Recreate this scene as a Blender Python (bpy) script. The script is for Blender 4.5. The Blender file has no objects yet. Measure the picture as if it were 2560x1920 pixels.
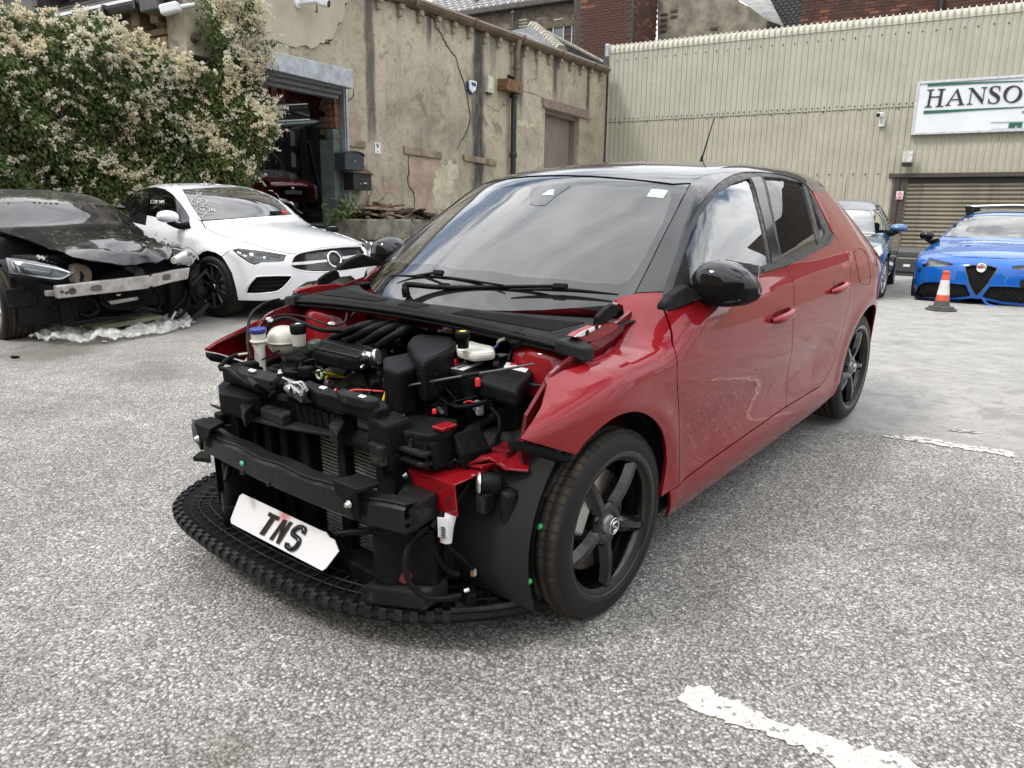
import bpy,bmesh,math,random
import numpy as np
from mathutils import Matrix,Vector,geometry,noise as mnoise
rnd=random.Random(7)
nr=np.random.default_rng(7)
S=bpy.context.scene
COL=S.collection
R=math.radians

# ------------------------------------------------------------------ camera (measured from the photograph)
FPX=1832.15                                   # focal length in pixels of the 2560 x 1920 photograph
def basis(yaw,pitch,roll):
    yaw,pitch,roll=R(yaw),R(pitch),R(roll)
    d=np.array([math.cos(yaw)*math.cos(pitch),math.sin(yaw)*math.cos(pitch),math.sin(pitch)])
    r=np.array([math.sin(yaw),-math.cos(yaw),0.0]);u=np.cross(r,d)
    c,s=math.cos(roll),math.sin(roll)
    return np.stack([c*r+s*u,-s*r+c*u,d],1)  # columns: right, up, forward
BW=basis(90,-13.1,0.8)
CW=np.array([0.0,0.0,1.12])
cam=bpy.data.cameras.new('camera');co=bpy.data.objects.new('camera',cam);COL.objects.link(co)
m=Matrix.Identity(4)
for i in range(3):
    m[i][0],m[i][1],m[i][2],m[i][3]=BW[i,0],BW[i,1],-BW[i,2],CW[i]
co.matrix_world=m
cam.sensor_width=36;cam.lens=36*FPX/2560;cam.clip_end=600;cam.clip_start=.05
S.camera=co

# ------------------------------------------------------------------ sky, sun, exposure
SUN_EL,SUN_AZ=52,205          # azimuth in the world: degrees counter-clockwise from +X, where the sun stands
w=bpy.data.worlds.new('World');S.world=w;w.use_nodes=True
nt=w.node_tree;nt.nodes.clear()
def N(nt,t,**k):
    n=nt.nodes.new(t)
    for a,b in k.items():
        if a.startswith('i_'):n.inputs[a[2:].replace('_',' ')].default_value=b
        elif a.startswith('n'):n.inputs[int(a[1:])].default_value=b
        else:setattr(n,a,b)
    return n
L=lambda nt,a,b:nt.links.new(a,b)
sky=N(nt,'ShaderNodeTexSky',sky_type='NISHITA',sun_disc=False,sun_elevation=R(SUN_EL),sun_rotation=R(90-SUN_AZ))
tc=N(nt,'ShaderNodeTexCoord')
sx=N(nt,'ShaderNodeSeparateXYZ');L(nt,tc.outputs['Generated'],sx.inputs[0])
ad=N(nt,'ShaderNodeMath',operation='MAXIMUM',n1=0.0);L(nt,sx.outputs[2],ad.inputs[0])
ad2=N(nt,'ShaderNodeMath',operation='ADD',n1=0.22);L(nt,ad.outputs[0],ad2.inputs[0])
dx=N(nt,'ShaderNodeMath',operation='DIVIDE');L(nt,sx.outputs[0],dx.inputs[0]);L(nt,ad2.outputs[0],dx.inputs[1])
dy=N(nt,'ShaderNodeMath',operation='DIVIDE');L(nt,sx.outputs[1],dy.inputs[0]);L(nt,ad2.outputs[0],dy.inputs[1])
cx=N(nt,'ShaderNodeCombineXYZ');L(nt,dx.outputs[0],cx.inputs[0]);L(nt,dy.outputs[0],cx.inputs[1])
mp=N(nt,'ShaderNodeMapping');mp.inputs['Scale'].default_value=(1.0,1.5,1);mp.inputs['Location'].default_value=(3.3,1.7,0)
mp.inputs['Rotation'].default_value=(0,0,R(25))
L(nt,cx.outputs[0],mp.inputs[0])
n1=N(nt,'ShaderNodeTexNoise',i_Scale=1.1,i_Detail=7.0,i_Roughness=.58,i_Distortion=.5);L(nt,mp.outputs[0],n1.inputs['Vector'])
n2=N(nt,'ShaderNodeTexNoise',i_Scale=2.3,i_Detail=6.0,i_Roughness=.6,i_Distortion=.7);L(nt,mp.outputs[0],n2.inputs['Vector'])
cov=N(nt,'ShaderNodeMapRange',interpolation_type='SMOOTHSTEP');cov.inputs[1].default_value=.33;cov.inputs[2].default_value=.48
L(nt,n1.outputs[0],cov.inputs[0])
cl=N(nt,'ShaderNodeValToRGB');L(nt,n2.outputs[0],cl.inputs[0])
cl.color_ramp.elements[0].position=.30;cl.color_ramp.elements[0].color=(.50,.535,.58,1)
cl.color_ramp.elements[1].position=.66;cl.color_ramp.elements[1].color=(1,1,1,1)
hz=N(nt,'ShaderNodeMapRange');L(nt,ad.outputs[0],hz.inputs[0]);hz.inputs[3].default_value=11.0;hz.inputs[4].default_value=30.0   # an overcast sky is darker towards the horizon
cs=N(nt,'ShaderNodeVectorMath',operation='SCALE');L(nt,hz.outputs[0],cs.inputs['Scale']);L(nt,cl.outputs[0],cs.inputs[0])
skm=N(nt,'ShaderNodeVectorMath',operation='SCALE');skm.inputs['Scale'].default_value=1.6;L(nt,sky.outputs[0],skm.inputs[0])
mx=N(nt,'ShaderNodeMix',data_type='RGBA');L(nt,cov.outputs[0],mx.inputs[0]);L(nt,skm.outputs[0],mx.inputs[6]);L(nt,cs.outputs[0],mx.inputs[7])
bg=N(nt,'ShaderNodeBackground',i_Strength=.085);L(nt,mx.outputs[2],bg.inputs[0])
wo=N(nt,'ShaderNodeOutputWorld');L(nt,bg.outputs[0],wo.inputs[0])
sl=bpy.data.lights.new('sun','SUN');sl.energy=1.5;sl.angle=R(11);sl.color=(1,.96,.9)
so=bpy.data.objects.new('sun',sl);COL.objects.link(so);so.location=(0,0,30)
sd=Vector((math.cos(R(SUN_EL))*math.cos(R(SUN_AZ)),math.cos(R(SUN_EL))*math.sin(R(SUN_AZ)),math.sin(R(SUN_EL))))
so.rotation_euler=sd.to_track_quat('Z','Y').to_euler()
S.view_settings.view_transform='Standard';S.view_settings.look='None'
S.view_settings.exposure=0.5;S.view_settings.gamma=1;S.view_settings.use_curve_mapping=False
S.cycles.max_bounces=8;S.cycles.transparent_max_bounces=16;S.cycles.caustics_reflective=False;S.cycles.caustics_refractive=False

# ------------------------------------------------------------------ measuring: photograph pixels -> points of the place
def ray(px,py):return BW @ np.array([(px-1280)/FPX,-(py-960)/FPX,1.0])
class Frame:
    """a local coordinate frame; x()/y()/z() give the local point where the sight line through a pixel meets a local plane"""
    def __init__(s,origin,X=None,rot=None):
        if rot is None:
            X=np.array([X[0],X[1],0.0]);X /=np.linalg.norm(X)
            rot=np.stack([X,[-X[1],X[0],0],[0,0,1]],1)
        s.rot=rot;s.o=np.array(origin,float)
        s.C=rot.T @ (CW-s.o)
        s.M=Matrix([[*rot[i],s.o[i]] for i in range(3)]+[[0,0,0,1]])
    def d(s,px,py):return s.rot.T @ ray(px,py)
    def hit(s,px,py,ax,v):
        d=s.d(px,py);return s.C + d*((v-s.C[ax])/d[ax])
    def x(s,px,py,v):return s.hit(px,py,0,v)
    def y(s,px,py,v):return s.hit(px,py,1,v)
    def z(s,px,py,v):return s.hit(px,py,2,v)
    def plane(s,px,py,P,n):
        d=s.d(px,py);n=np.array(n,float);return s.C + d*(np.dot(np.array(P)-s.C,n)/np.dot(d,n))
WORLD=Frame((0,0,0),(1,0))

# ------------------------------------------------------------------ objects
def empty(name,fr=None,label=None,cat=None,group=None,loc=None):
    o=bpy.data.objects.new(name,None);COL.objects.link(o);o.empty_display_size=.1
    if fr is not None:o.matrix_world=fr.M
    if loc is not None:o.location=loc
    tag(o,label,cat,group);return o
def tag(o,label=None,cat=None,group=None,kind=None):
    if label:o['label']=label
    if cat:o['category']=cat
    if group:o['group']=group
    if kind:o['kind']=kind
    return o
def link(name,me,parent=None,kind=None):
    o=bpy.data.objects.new(name,me);COL.objects.link(o)
    if parent is not None:o.parent=parent
    if kind:o['kind']=kind
    return o
class MB:
    def __init__(s):s.v=[];s.f=[];s.sm=[];s.mi=[];s.cur=0
    def add(s,V,Fc,smooth=False):
        b=len(s.v);s.v +=[tuple(map(float,p)) for p in V]
        for q in Fc:s.f.append([i+b for i in q]);s.sm.append(smooth);s.mi.append(s.cur)
        return s
    def box(s,a,b):
        x0,y0,z0=np.minimum(a,b);x1,y1,z1=np.maximum(a,b)
        return s.add([(x0,y0,z0),(x1,y0,z0),(x1,y1,z0),(x0,y1,z0),(x0,y0,z1),(x1,y0,z1),(x1,y1,z1),(x0,y1,z1)],
                     [(0,3,2,1),(4,5,6,7),(0,1,5,4),(1,2,6,5),(2,3,7,6),(3,0,4,7)])
    def obox(s,c,ax,size):
        c=np.array(c,float);A=np.array(ax,float);h=np.array(size)/2
        V=[c+A[0]*h[0]*i+A[1]*h[1]*j+A[2]*h[2]*k for k in (-1,1) for i,j in ((-1,-1),(1,-1),(1,1),(-1,1))]
        return s.add(V,[(0,3,2,1),(4,5,6,7),(0,1,5,4),(1,2,6,5),(2,3,7,6),(3,0,4,7)])
    def prism(s,poly,vec,smooth=False):
        P=[np.array(p,float) for p in poly];vec=np.array(vec,float);n=len(P)
        # make the cap face away from the extrusion
        nrm=sum((np.cross(P[i],P[(i+1) % n]) for i in range(n)),np.zeros(3))
        if np.dot(nrm,vec) > 0:P=P[::-1]
        V=P+[p+vec for p in P]
        Fc=[list(range(n)),list(range(2*n-1,n-1,-1))]+[[i,i+n,(i+1) % n+n,(i+1) % n] for i in range(n)]
        return s.add(V,Fc,smooth)
    def tube(s,pts,r,seg=8,caps=True,sub=0):
        P=np.array(pts,float)
        if sub:P=smooth_line(P,sub)
        n=len(P);rr=np.interp(np.linspace(0,1,n),np.linspace(0,1,len(r)),r) if hasattr(r,'__len__') else np.full(n,r)
        T=np.gradient(P,axis=0);T /=np.linalg.norm(T,axis=1)[:,None]+1e-12
        a=np.array([0,0,1.0]) if abs(T[0][2]) < .9 else np.array([1.0,0,0])
        V=[];U=np.cross(T[0],a);U /=np.linalg.norm(U)
        for i in range(n):
            U=U-T[i]*np.dot(U,T[i]);U /=np.linalg.norm(U)+1e-12;W=np.cross(T[i],U)
            for k in range(seg):
                an=2*math.pi*k/seg;V.append(P[i]+rr[i]*(math.cos(an)*U+math.sin(an)*W))
        Fc=[[i*seg+k,i*seg+(k+1) % seg,(i+1)*seg+(k+1) % seg,(i+1)*seg+k] for i in range(n-1) for k in range(seg)]
        s.add(V,Fc,True)
        if caps:
            s.add(V[:seg],[list(range(seg))[::-1]]);s.add(V[-seg:],[list(range(seg))])
        return s
    def lathe(s,c,axis,prof,seg=24,caps=True):
        """prof: (r, h) pairs along axis from c"""
        c=np.array(c,float);A=np.array(axis,float);A /=np.linalg.norm(A)
        a=np.array([0,0,1.0]) if abs(A[2]) < .9 else np.array([1.0,0,0])
        U=np.cross(A,a);U /=np.linalg.norm(U);W=np.cross(A,U);V=[]
        for r,h in prof:
            for k in range(seg):
                an=2*math.pi*k/seg;V.append(c+A*h+r*(math.cos(an)*U+math.sin(an)*W))
        n=len(prof)
        Fc=[[i*seg+k,i*seg+(k+1) % seg,(i+1)*seg+(k+1) % seg,(i+1)*seg+k] for i in range(n-1) for k in range(seg)]
        s.add(V,Fc,True)
        if caps:s.add(V[:seg],[list(range(seg))[::-1]]);s.add(V[-seg:],[list(range(seg))])
        return s
    def quad(s,*P):return s.add(P,[list(range(len(P)))])
    def mesh(s,name,mats):
        me=bpy.data.meshes.new(name);me.from_pydata(s.v,[],s.f)
        me.polygons.foreach_set('use_smooth',s.sm)
        for mt in (mats if isinstance(mats,(list,tuple)) else [mats]):me.materials.append(mt)
        me.polygons.foreach_set('material_index',s.mi);me.update();return me
    def build(s,name,mat,parent=None,bevel=0,seg=2,kind=None,label=None,sharp=None):
        o=link(name,s.mesh(name,mat),parent,kind)
        if bevel:
            b=o.modifiers.new('bevel','BEVEL');b.width=bevel;b.segments=seg;b.limit_method='ANGLE';b.angle_limit=R(35);b.harden_normals=False
        if label:o['label']=label
        return o
def smooth_line(P,sub):
    P=np.array(P,float);n=len(P)
    if n < 3:return P
    Q=np.concatenate([[2*P[0]-P[1]],P,[2*P[-1]-P[-2]]]);out=[]
    for i in range(1,n):
        p0,p1,p2,p3=Q[i-1],Q[i],Q[i+1],Q[i+2]
        for t in np.linspace(0,1,sub,endpoint=False):
            out.append(.5*((2*p1)+(-p0+p2)*t+(2*p0-5*p1+4*p2-p3)*t*t+(-p0+3*p1-3*p2+p3)*t**3))
    out.append(P[-1]);return np.array(out)
def loop_smooth(P,sub):
    P=np.array(P,float);n=len(P);out=[]
    for i in range(n):
        p0,p1,p2,p3=P[i-1],P[i],P[(i+1) % n],P[(i+2) % n]
        for t in np.linspace(0,1,sub,endpoint=False):
            out.append(.5*((2*p1)+(-p0+p2)*t+(2*p0-5*p1+4*p2-p3)*t*t+(-p0+3*p1-3*p2+p3)*t**3))
    return np.array(out)
def inside(P,poly):
    P=np.asarray(P);x,y=P[:,0],P[:,1];r=np.zeros(len(P),bool);q=np.asarray(poly);n=len(q)
    for i in range(n):
        x1,y1=q[i];x2,y2=q[(i+1) % n]
        c=((y1 > y) !=(y2 > y)) & (x < (x2-x1)*(y-y1)/((y2-y1) if y2 !=y1 else 1e-12)+x1)
        r ^=c
    return r
def resample(poly,step,closed=True):
    P=np.asarray(poly,float);out=[]
    n=len(P);m_=n if closed else n-1
    for i in range(m_):
        a,b=P[i],P[(i+1) % n];k=max(1,int(math.ceil(np.linalg.norm(b-a)/step)))
        for t in range(k):out.append(a+(b-a)*t/k)
    if not closed:out.append(P[-1])
    return np.array(out)
def triangulate(outer,holes,step):
    """constrained 2-D triangulation of a polygon with holes, filled with grid points; returns pts, tris, boundary loops"""
    loops=[resample(outer,step)]+[resample(h,step) for h in holes]
    P=np.concatenate(loops);edges=[];b=0;idx=[]
    for l in loops:
        n=len(l);edges +=[(b+i,b+(i+1) % n) for i in range(n)];idx.append(list(range(b,b+n)));b +=n
    lo,hi=loops[0].min(0),loops[0].max(0)
    gx,gy=np.meshgrid(np.arange(lo[0]+step*.5,hi[0],step),np.arange(lo[1]+step*.5,hi[1],step*.87))
    gx[1::2] +=step*.5;G=np.stack([gx.ravel(),gy.ravel()],1)
    if len(G):
        k=inside(G,loops[0])
        for h in loops[1:]:k &=~inside(G,h)
        G=G[k]
        if len(G):
            keep=np.ones(len(G),bool)
            for i in range(0,len(G),2000):
                dd=((G[i:i+2000,None]-P[None])**2).sum(-1).min(1);keep[i:i+2000]=dd > (step*.45)**2
            G=G[keep]
    A=np.concatenate([P,G]) if len(G) else P
    v,e,f,ov,oe,of=geometry.delaunay_2d_cdt([Vector(p) for p in A],edges,[],0,1e-7)
    v=np.array([(p.x,p.y) for p in v]);f=[t for t in f]
    m_={}
    for new,olds in enumerate(ov):
        for o_ in olds:m_[o_]=new
    c=np.array([v[list(t)].mean(0) for t in f]);k=inside(c,loops[0])
    for h in loops[1:]:k &=~inside(c,h)
    f=[t for t,q in zip(f,k) if q]
    return v,f,[[m_.get(i,i) for i in l] for l in idx]
def plate(name,outer,holes,y0,depth,mat,parent,step=2.0,kind=None,to3=lambda p,y:(p[0],y,p[1])):
    """a flat sheet in the local x-z plane at y0 whose edges run back by depth"""
    v,f,loops=triangulate(outer,holes,step);mb=MB()
    V=[to3(p,y0) for p in v]
    fc=[]
    for t in f:
        a,b,c=v[t[0]],v[t[1]],v[t[2]]
        ar=(b[0]-a[0])*(c[1]-a[1])-(b[1]-a[1])*(c[0]-a[0]);fc.append(t if ar > 0 else t[::-1])
    mb.add(V,fc)
    for li,l in enumerate(loops):
        q=[v[i] for i in l];ar=sum(q[i][0]*q[(i+1) % len(q)][1]-q[i][1]*q[(i+1) % len(q)][0] for i in range(len(q)))
        if (ar > 0) !=(li==0):q=q[::-1]
        n=len(q);mb.add([to3(p,y0) for p in q]+[to3(p,y0+depth) for p in q],[[i,i+n,(i+1) % n+n,(i+1) % n] for i in range(n)])
    return mb.build(name,mat,parent,kind=kind)

# ------------------------------------------------------------------ materials
def newmat(name):
    mt=bpy.data.materials.new(name);mt.use_nodes=True;t=mt.node_tree;t.nodes.clear()
    o=N(t,'ShaderNodeOutputMaterial');b=N(t,'ShaderNodeBsdfPrincipled');L(t,b.outputs[0],o.inputs[0]);return mt,t,b
def ramp(t,src,stops):
    r=N(t,'ShaderNodeValToRGB');L(t,src,r.inputs[0]);e=r.color_ramp.elements
    while len(e) < len(stops):e.new(.5)
    for q,(p,c) in zip(e,stops):
        q.position=p;q.color=(*c,1) if len(c)==3 else c
    return r.outputs[0]
def mixc(t,fac,a,b,mode='MIX'):
    mnode=N(t,'ShaderNodeMix',data_type='RGBA',blend_type=mode)
    for s_,v in ((0,fac),(6,a),(7,b)):
        if isinstance(v,(int,float)):mnode.inputs[s_].default_value=v
        elif isinstance(v,tuple):mnode.inputs[s_].default_value=(*v,1) if len(v)==3 else v
        else:L(t,v,mnode.inputs[s_])
    return mnode.outputs[2]
def math_(t,op,a,b=None,clamp=False):
    n=N(t,'ShaderNodeMath',operation=op,use_clamp=clamp)
    for i,v in ((0,a),(1,b)):
        if v is None:continue
        if isinstance(v,(int,float)):n.inputs[i].default_value=v
        else:L(t,v,n.inputs[i])
    return n.outputs[0]
def mrange(t,v,a,b,c=0.,d=1.):
    n=N(t,'ShaderNodeMapRange',interpolation_type='SMOOTHSTEP');L(t,v,n.inputs[0])
    for i,q in enumerate((a,b,c,d)):n.inputs[i+1].default_value=q
    return n.outputs[0]
def noise(t,scale,detail=4,rough=.55,vec=None,dist=0.,stretch=None):
    c=N(t,'ShaderNodeTexCoord').outputs['Object'] if vec is None else vec
    if stretch:
        mpn=N(t,'ShaderNodeMapping');mpn.inputs['Scale'].default_value=stretch;L(t,c,mpn.inputs[0]);c=mpn.outputs[0]
    n=N(t,'ShaderNodeTexNoise',i_Scale=scale,i_Detail=float(detail),i_Roughness=rough,i_Distortion=dist);L(t,c,n.inputs['Vector']);return n.outputs[0]
def bump(t,b,h,strength,dist=.01):
    n=N(t,'ShaderNodeBump',i_Strength=strength,i_Distance=dist);L(t,h,n.inputs['Height']);L(t,n.outputs[0],b.inputs['Normal'])
def pm(name,col,rough=.5,metal=0.,coat=0.,var=.15,vs=6,bmp=0.,bs=60,spec=.5,dirt=0.,dirtcol=(.2,.17,.13),rv=.0):
    mt,t,b=newmat(name)
    b.inputs['Roughness'].default_value=rough;b.inputs['Metallic'].default_value=metal
    b.inputs['Coat Weight'].default_value=coat;b.inputs['Coat Roughness'].default_value=.04;b.inputs['Specular IOR Level'].default_value=spec
    n=noise(t,vs,5,.6);f=mrange(t,n,.3,.7)
    c=mixc(t,f,tuple(x*(1-var) for x in col),tuple(min(1,x*(1+var)) for x in col))
    if dirt:
        n2=noise(t,vs*2.7,6,.65);c=mixc(t,mrange(t,n2,.52,.75,0,dirt),c,dirtcol)
        L(t,mrange(t,n2,.5,.75,rough,min(1,rough+.35)),b.inputs['Roughness'])
    elif rv:
        L(t,mrange(t,noise(t,vs*3,5,.6),.3,.7,max(.02,rough-rv),min(1,rough+rv)),b.inputs['Roughness'])
    L(t,c,b.inputs['Base Color'])
    if bmp:bump(t,b,noise(t,bs,4,.6),bmp,.006)
    return mt
def paint(name,col,metal=.0,flake=.25,rough=.32,dust=.05,coat_ior=1.5):
    mt,t,b=newmat(name)
    v=N(t,'ShaderNodeTexVoronoi',i_Scale=900.);L(t,N(t,'ShaderNodeTexCoord').outputs['Object'],v.inputs['Vector'])
    c=mixc(t,mrange(t,v.outputs['Color'],.1,.9,0,flake),col,tuple(min(1,x*1.7+.01) for x in col))
    d=mrange(t,noise(t,3.5,7,.68),.52,.8,0,dust)
    c=mixc(t,d,c,(.36,.33,.29))
    L(t,c,b.inputs['Base Color']);b.inputs['Metallic'].default_value=metal;b.inputs['Roughness'].default_value=rough
    b.inputs['Specular IOR Level'].default_value=.08;b.inputs['Coat IOR'].default_value=coat_ior;b.inputs['Coat Weight'].default_value=1.0;L(t,mrange(t,noise(t,5,6,.65),.4,.8,.012,.06),b.inputs['Coat Roughness']);return mt
def glass(name,tint=(.62,.68,.66),ior=1.52,boost=1.0,rough=0.0,dust_haze=.0):
    mt=bpy.data.materials.new(name);mt.use_nodes=True;t=mt.node_tree;t.nodes.clear()
    o=N(t,'ShaderNodeOutputMaterial');tr=N(t,'ShaderNodeBsdfTransparent');tr.inputs[0].default_value=(*tint,1)
    g=N(t,'ShaderNodeBsdfAnisotropic') if False else N(t,'ShaderNodeBsdfGlossy',i_Roughness=rough)
    fr=N(t,'ShaderNodeFresnel',i_IOR=ior);f=math_(t,'MULTIPLY',fr.outputs[0],boost,True)
    mxs=N(t,'ShaderNodeMixShader');L(t,f,mxs.inputs[0]);L(t,tr.outputs[0],mxs.inputs[1]);L(t,g.outputs[0],mxs.inputs[2])
    last=mxs.outputs[0]
    if dust_haze:
        df=N(t,'ShaderNodeBsdfDiffuse');df.inputs[0].default_value=(.6,.58,.55,1)  # pale dusty film that also paints an even sky haze into the glass
        m2=N(t,'ShaderNodeMixShader');L(t,mrange(t,noise(t,2.5,2,.5),.3,.75,dust_haze*.5,dust_haze),m2.inputs[0]);L(t,last,m2.inputs[1]);L(t,df.outputs[0],m2.inputs[2]);last=m2.outputs[0]
    L(t,last,o.inputs[0]);return mt
# ------------------------------------------------------------------ the red car's stance on the sloping yard
BC=basis(220.14598,-15.81698,-.31426)
C_CAR=np.array([1.79812824,1.94641597,1.36259606])
ROT_CAR=BW @ BC.T
CAR=Frame(CW-ROT_CAR @ C_CAR,rot=ROT_CAR)
A0=np.array([WORLD.y(855,400,15.5)[0],15.5,0]);FA=Frame(A0,(.505,.863))
_d=ray(1514,300);_k=_d[0]/_d[1];_s=(A0[0]-_k*A0[1])/(_k*.863-.505)
UC=_s/np.hypot(.505,.863)**0
FB=Frame((A0[0]+.505*_s,A0[1]+.863*_s,0),(.863,-.505))
def sstep(a,b,x):
    t=np.clip((x-a)/(b-a),0,1);return t*t*(3-2*t)
def ground_z(x,y):
    x=np.asarray(x,float);y=np.asarray(y,float);n=CAR.rot[:,2];o=CAR.o
    zp=o[2]-(n[0]*(x-o[0])+n[1]*(y-o[1]))/n[2]
    dA=(np.stack([x,y],-1)-A0[:2]) @ np.array([.863,-.505])
    zy=.55*sstep(6.5,.6,dA)*sstep(9,13.5,y)
    k=.10;h=np.clip(.5+.5*(zy-zp)/k,0,1)
    return zy*(1-h)+zp*h-k*h*(1-h)
def on_ground(px,py):
    d=ray(px,py);t=np.linspace(1.2,60,6000);P=CW+d*t[:,None];s_=P[:,2]-ground_z(P[:,0],P[:,1])
    i=np.argmax(s_ < 0);return P[i]
# materials of the setting
def asphalt_mat():
    mt,t,b=newmat('worn_asphalt');oc=N(t,'ShaderNodeTexCoord').outputs['Object']
    v=N(t,'ShaderNodeTexVoronoi',i_Scale=112.,i_Randomness=1.0);L(t,oc,v.inputs['Vector'])
    v2=N(t,'ShaderNodeTexVoronoi',i_Scale=240.);L(t,oc,v2.inputs['Vector'])
    sc=N(t,'ShaderNodeSeparateColor');L(t,v.outputs['Color'],sc.inputs[0])
    sc2=N(t,'ShaderNodeSeparateColor');L(t,v2.outputs['Color'],sc2.inputs[0])
    chip=ramp(t,sc.outputs[0],[(0.,(.10,.096,.09)),(.3,(.20,.193,.183)),(.65,(.32,.31,.295)),(.88,(.47,.457,.435)),(1.,(.70,.68,.65))])
    fine=ramp(t,sc2.outputs[0],[(0.,(.08,.077,.072)),(.6,(.24,.232,.22)),(1.,(.46,.445,.425))])
    big=noise(t,1.3,5,.6);loc=noise(t,9.,5,.65)
    c=mixc(t,mrange(t,loc,.35,.65,.15,.8),chip,fine)
    gap=mrange(t,v.outputs['Distance'],.35,.75,1.,.45);c=mixc(t,1.,c,gap,'MULTIPLY')
    c=mixc(t,1.,c,ramp(t,big,[(.28,(.86,.85,.835)),(.45,(1.08,1.07,1.05)),(.56,(1.22,1.205,1.18)),(.74,(1.42,1.40,1.36))]),'MULTIPLY')
    # pale dusty concrete beyond the joint, browner traffic film towards the parked cars
    sx=N(t,'ShaderNodeSeparateXYZ');L(t,oc,sx.inputs[0])
    p1,p2=on_ground(2100,1078),on_ground(2560,1142)
    nx,ny=-(p2[1]-p1[1]),(p2[0]-p1[0]);ln=math.hypot(nx,ny);nx /=ln;ny /=ln
    if ny < 0:nx,ny=-nx,-ny
    sd_=math_(t,'ADD',math_(t,'ADD',math_(t,'MULTIPLY',sx.outputs[0],nx),math_(t,'MULTIPLY',sx.outputs[1],ny)),-(p1[0]*nx+p1[1]*ny))
    wob=math_(t,'MULTIPLY',math_(t,'ADD',noise(t,2.2,6,.7),-.5),.5)
    mk=mrange(t,math_(t,'ADD',sd_,wob),-.04,.05)
    lf=mrange(t,sx.outputs[0],.6,2.6)      # the concrete lies on the right-hand side only
    mk=math_(t,'MULTIPLY',mk,lf)
    cn=noise(t,3.5,12,.78);cn2=noise(t,42,8,.75);cn3=noise(t,1.1,10,.7,dist=1.2)
    conc=ramp(t,cn,[(.25,(.13,.125,.117)),(.42,(.235,.227,.213)),(.6,(.32,.31,.29)),(.8,(.42,.407,.382))])
    conc=mixc(t,mrange(t,cn2,.60,.68,0,.85),conc,(.13,.125,.118));conc=mixc(t,mrange(t,v2.outputs['Distance'],.2,.6,.35,0),conc,(.42,.405,.385))
    conc=mixc(t,mrange(t,cn3,.56,.60,0,.55),conc,(.17,.162,.15));conc=mixc(t,mrange(t,math_(t,'ABSOLUTE',math_(t,'ADD',cn3,-.47)),0,.006,.7,0),conc,(.10,.095,.088))
    c=mixc(t,mk,c,conc)
    film=mrange(t,sx.outputs[1],4.2,7.5,0,.5);film=math_(t,'MULTIPLY',film,math_(t,'SUBTRACT',1.,lf))
    c=mixc(t,film,c,ramp(t,noise(t,2.4,8,.7),[(.3,(.15,.143,.132)),(.55,(.26,.248,.23)),(.8,(.36,.345,.32))]))
    # an oily stain near the foreground, another in front of the black car
    for (sxp,syp,rad,am) in ((570,1885,.13,.4),(360,930,.5,.35),(130,880,.6,.6),(1960,800,.6,.3)):
        g=on_ground(sxp,syp);dv=N(t,'ShaderNodeVectorMath',operation='DISTANCE');L(t,oc,dv.inputs[0]);dv.inputs[1].default_value=tuple(g)
        q=math_(t,'ADD',dv.outputs['Value'],math_(t,'MULTIPLY',math_(t,'ADD',noise(t,6,6,.7),-.5),rad*1.6))
        c=mixc(t,mrange(t,q,rad*.25,rad,am,0),c,(.07,.052,.038))
    L(t,c,b.inputs['Base Color'])
    L(t,mrange(t,loc,.3,.7,.62,.92),b.inputs['Roughness']);b.inputs['Specular IOR Level'].default_value=.4
    hgt=math_(t,'ADD',math_(t,'MULTIPLY',math_(t,'SUBTRACT',1.,v.outputs['Distance']),.8),math_(t,'MULTIPLY',sc.outputs[1],.6))
    hgt=math_(t,'MULTIPLY',hgt,math_(t,'SUBTRACT',1.0,math_(t,'MULTIPLY',mk,.85)))
    hgt=math_(t,'ADD',hgt,math_(t,'MULTIPLY',noise(t,60,4,.6),.5))
    bump(t,b,hgt,.75,.006);return mt
M_ASPH=asphalt_mat()
# ground sheet: fine near, coarse far
def ground():
    xs=np.concatenate([np.linspace(-90,-14,14),np.linspace(-12,16,113),np.linspace(18,90,14)])
    ys=np.concatenate([np.linspace(-30,-2,9),np.linspace(-1.5,34,143),np.linspace(37,220,14)])
    gx,gy=np.meshgrid(xs,ys);gz=ground_z(gx,gy);far=sstep(-1,-16,gy);gz=np.where(gz < -1.6,-1.6+.0*gz,gz)
    V=np.stack([gx,gy,gz],-1).reshape(-1,3);w_=len(xs)
    Fc=[(j*w_+i,j*w_+i+1,(j+1)*w_+i+1,(j+1)*w_+i) for j in range(len(ys)-1) for i in range(w_-1)]
    mb=MB();mb.add(V,Fc,True);o=mb.build('ground',M_ASPH);tag(o,'worn grey asphalt yard with loose chippings, pale concrete on the right',kind='structure')
ground()
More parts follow.
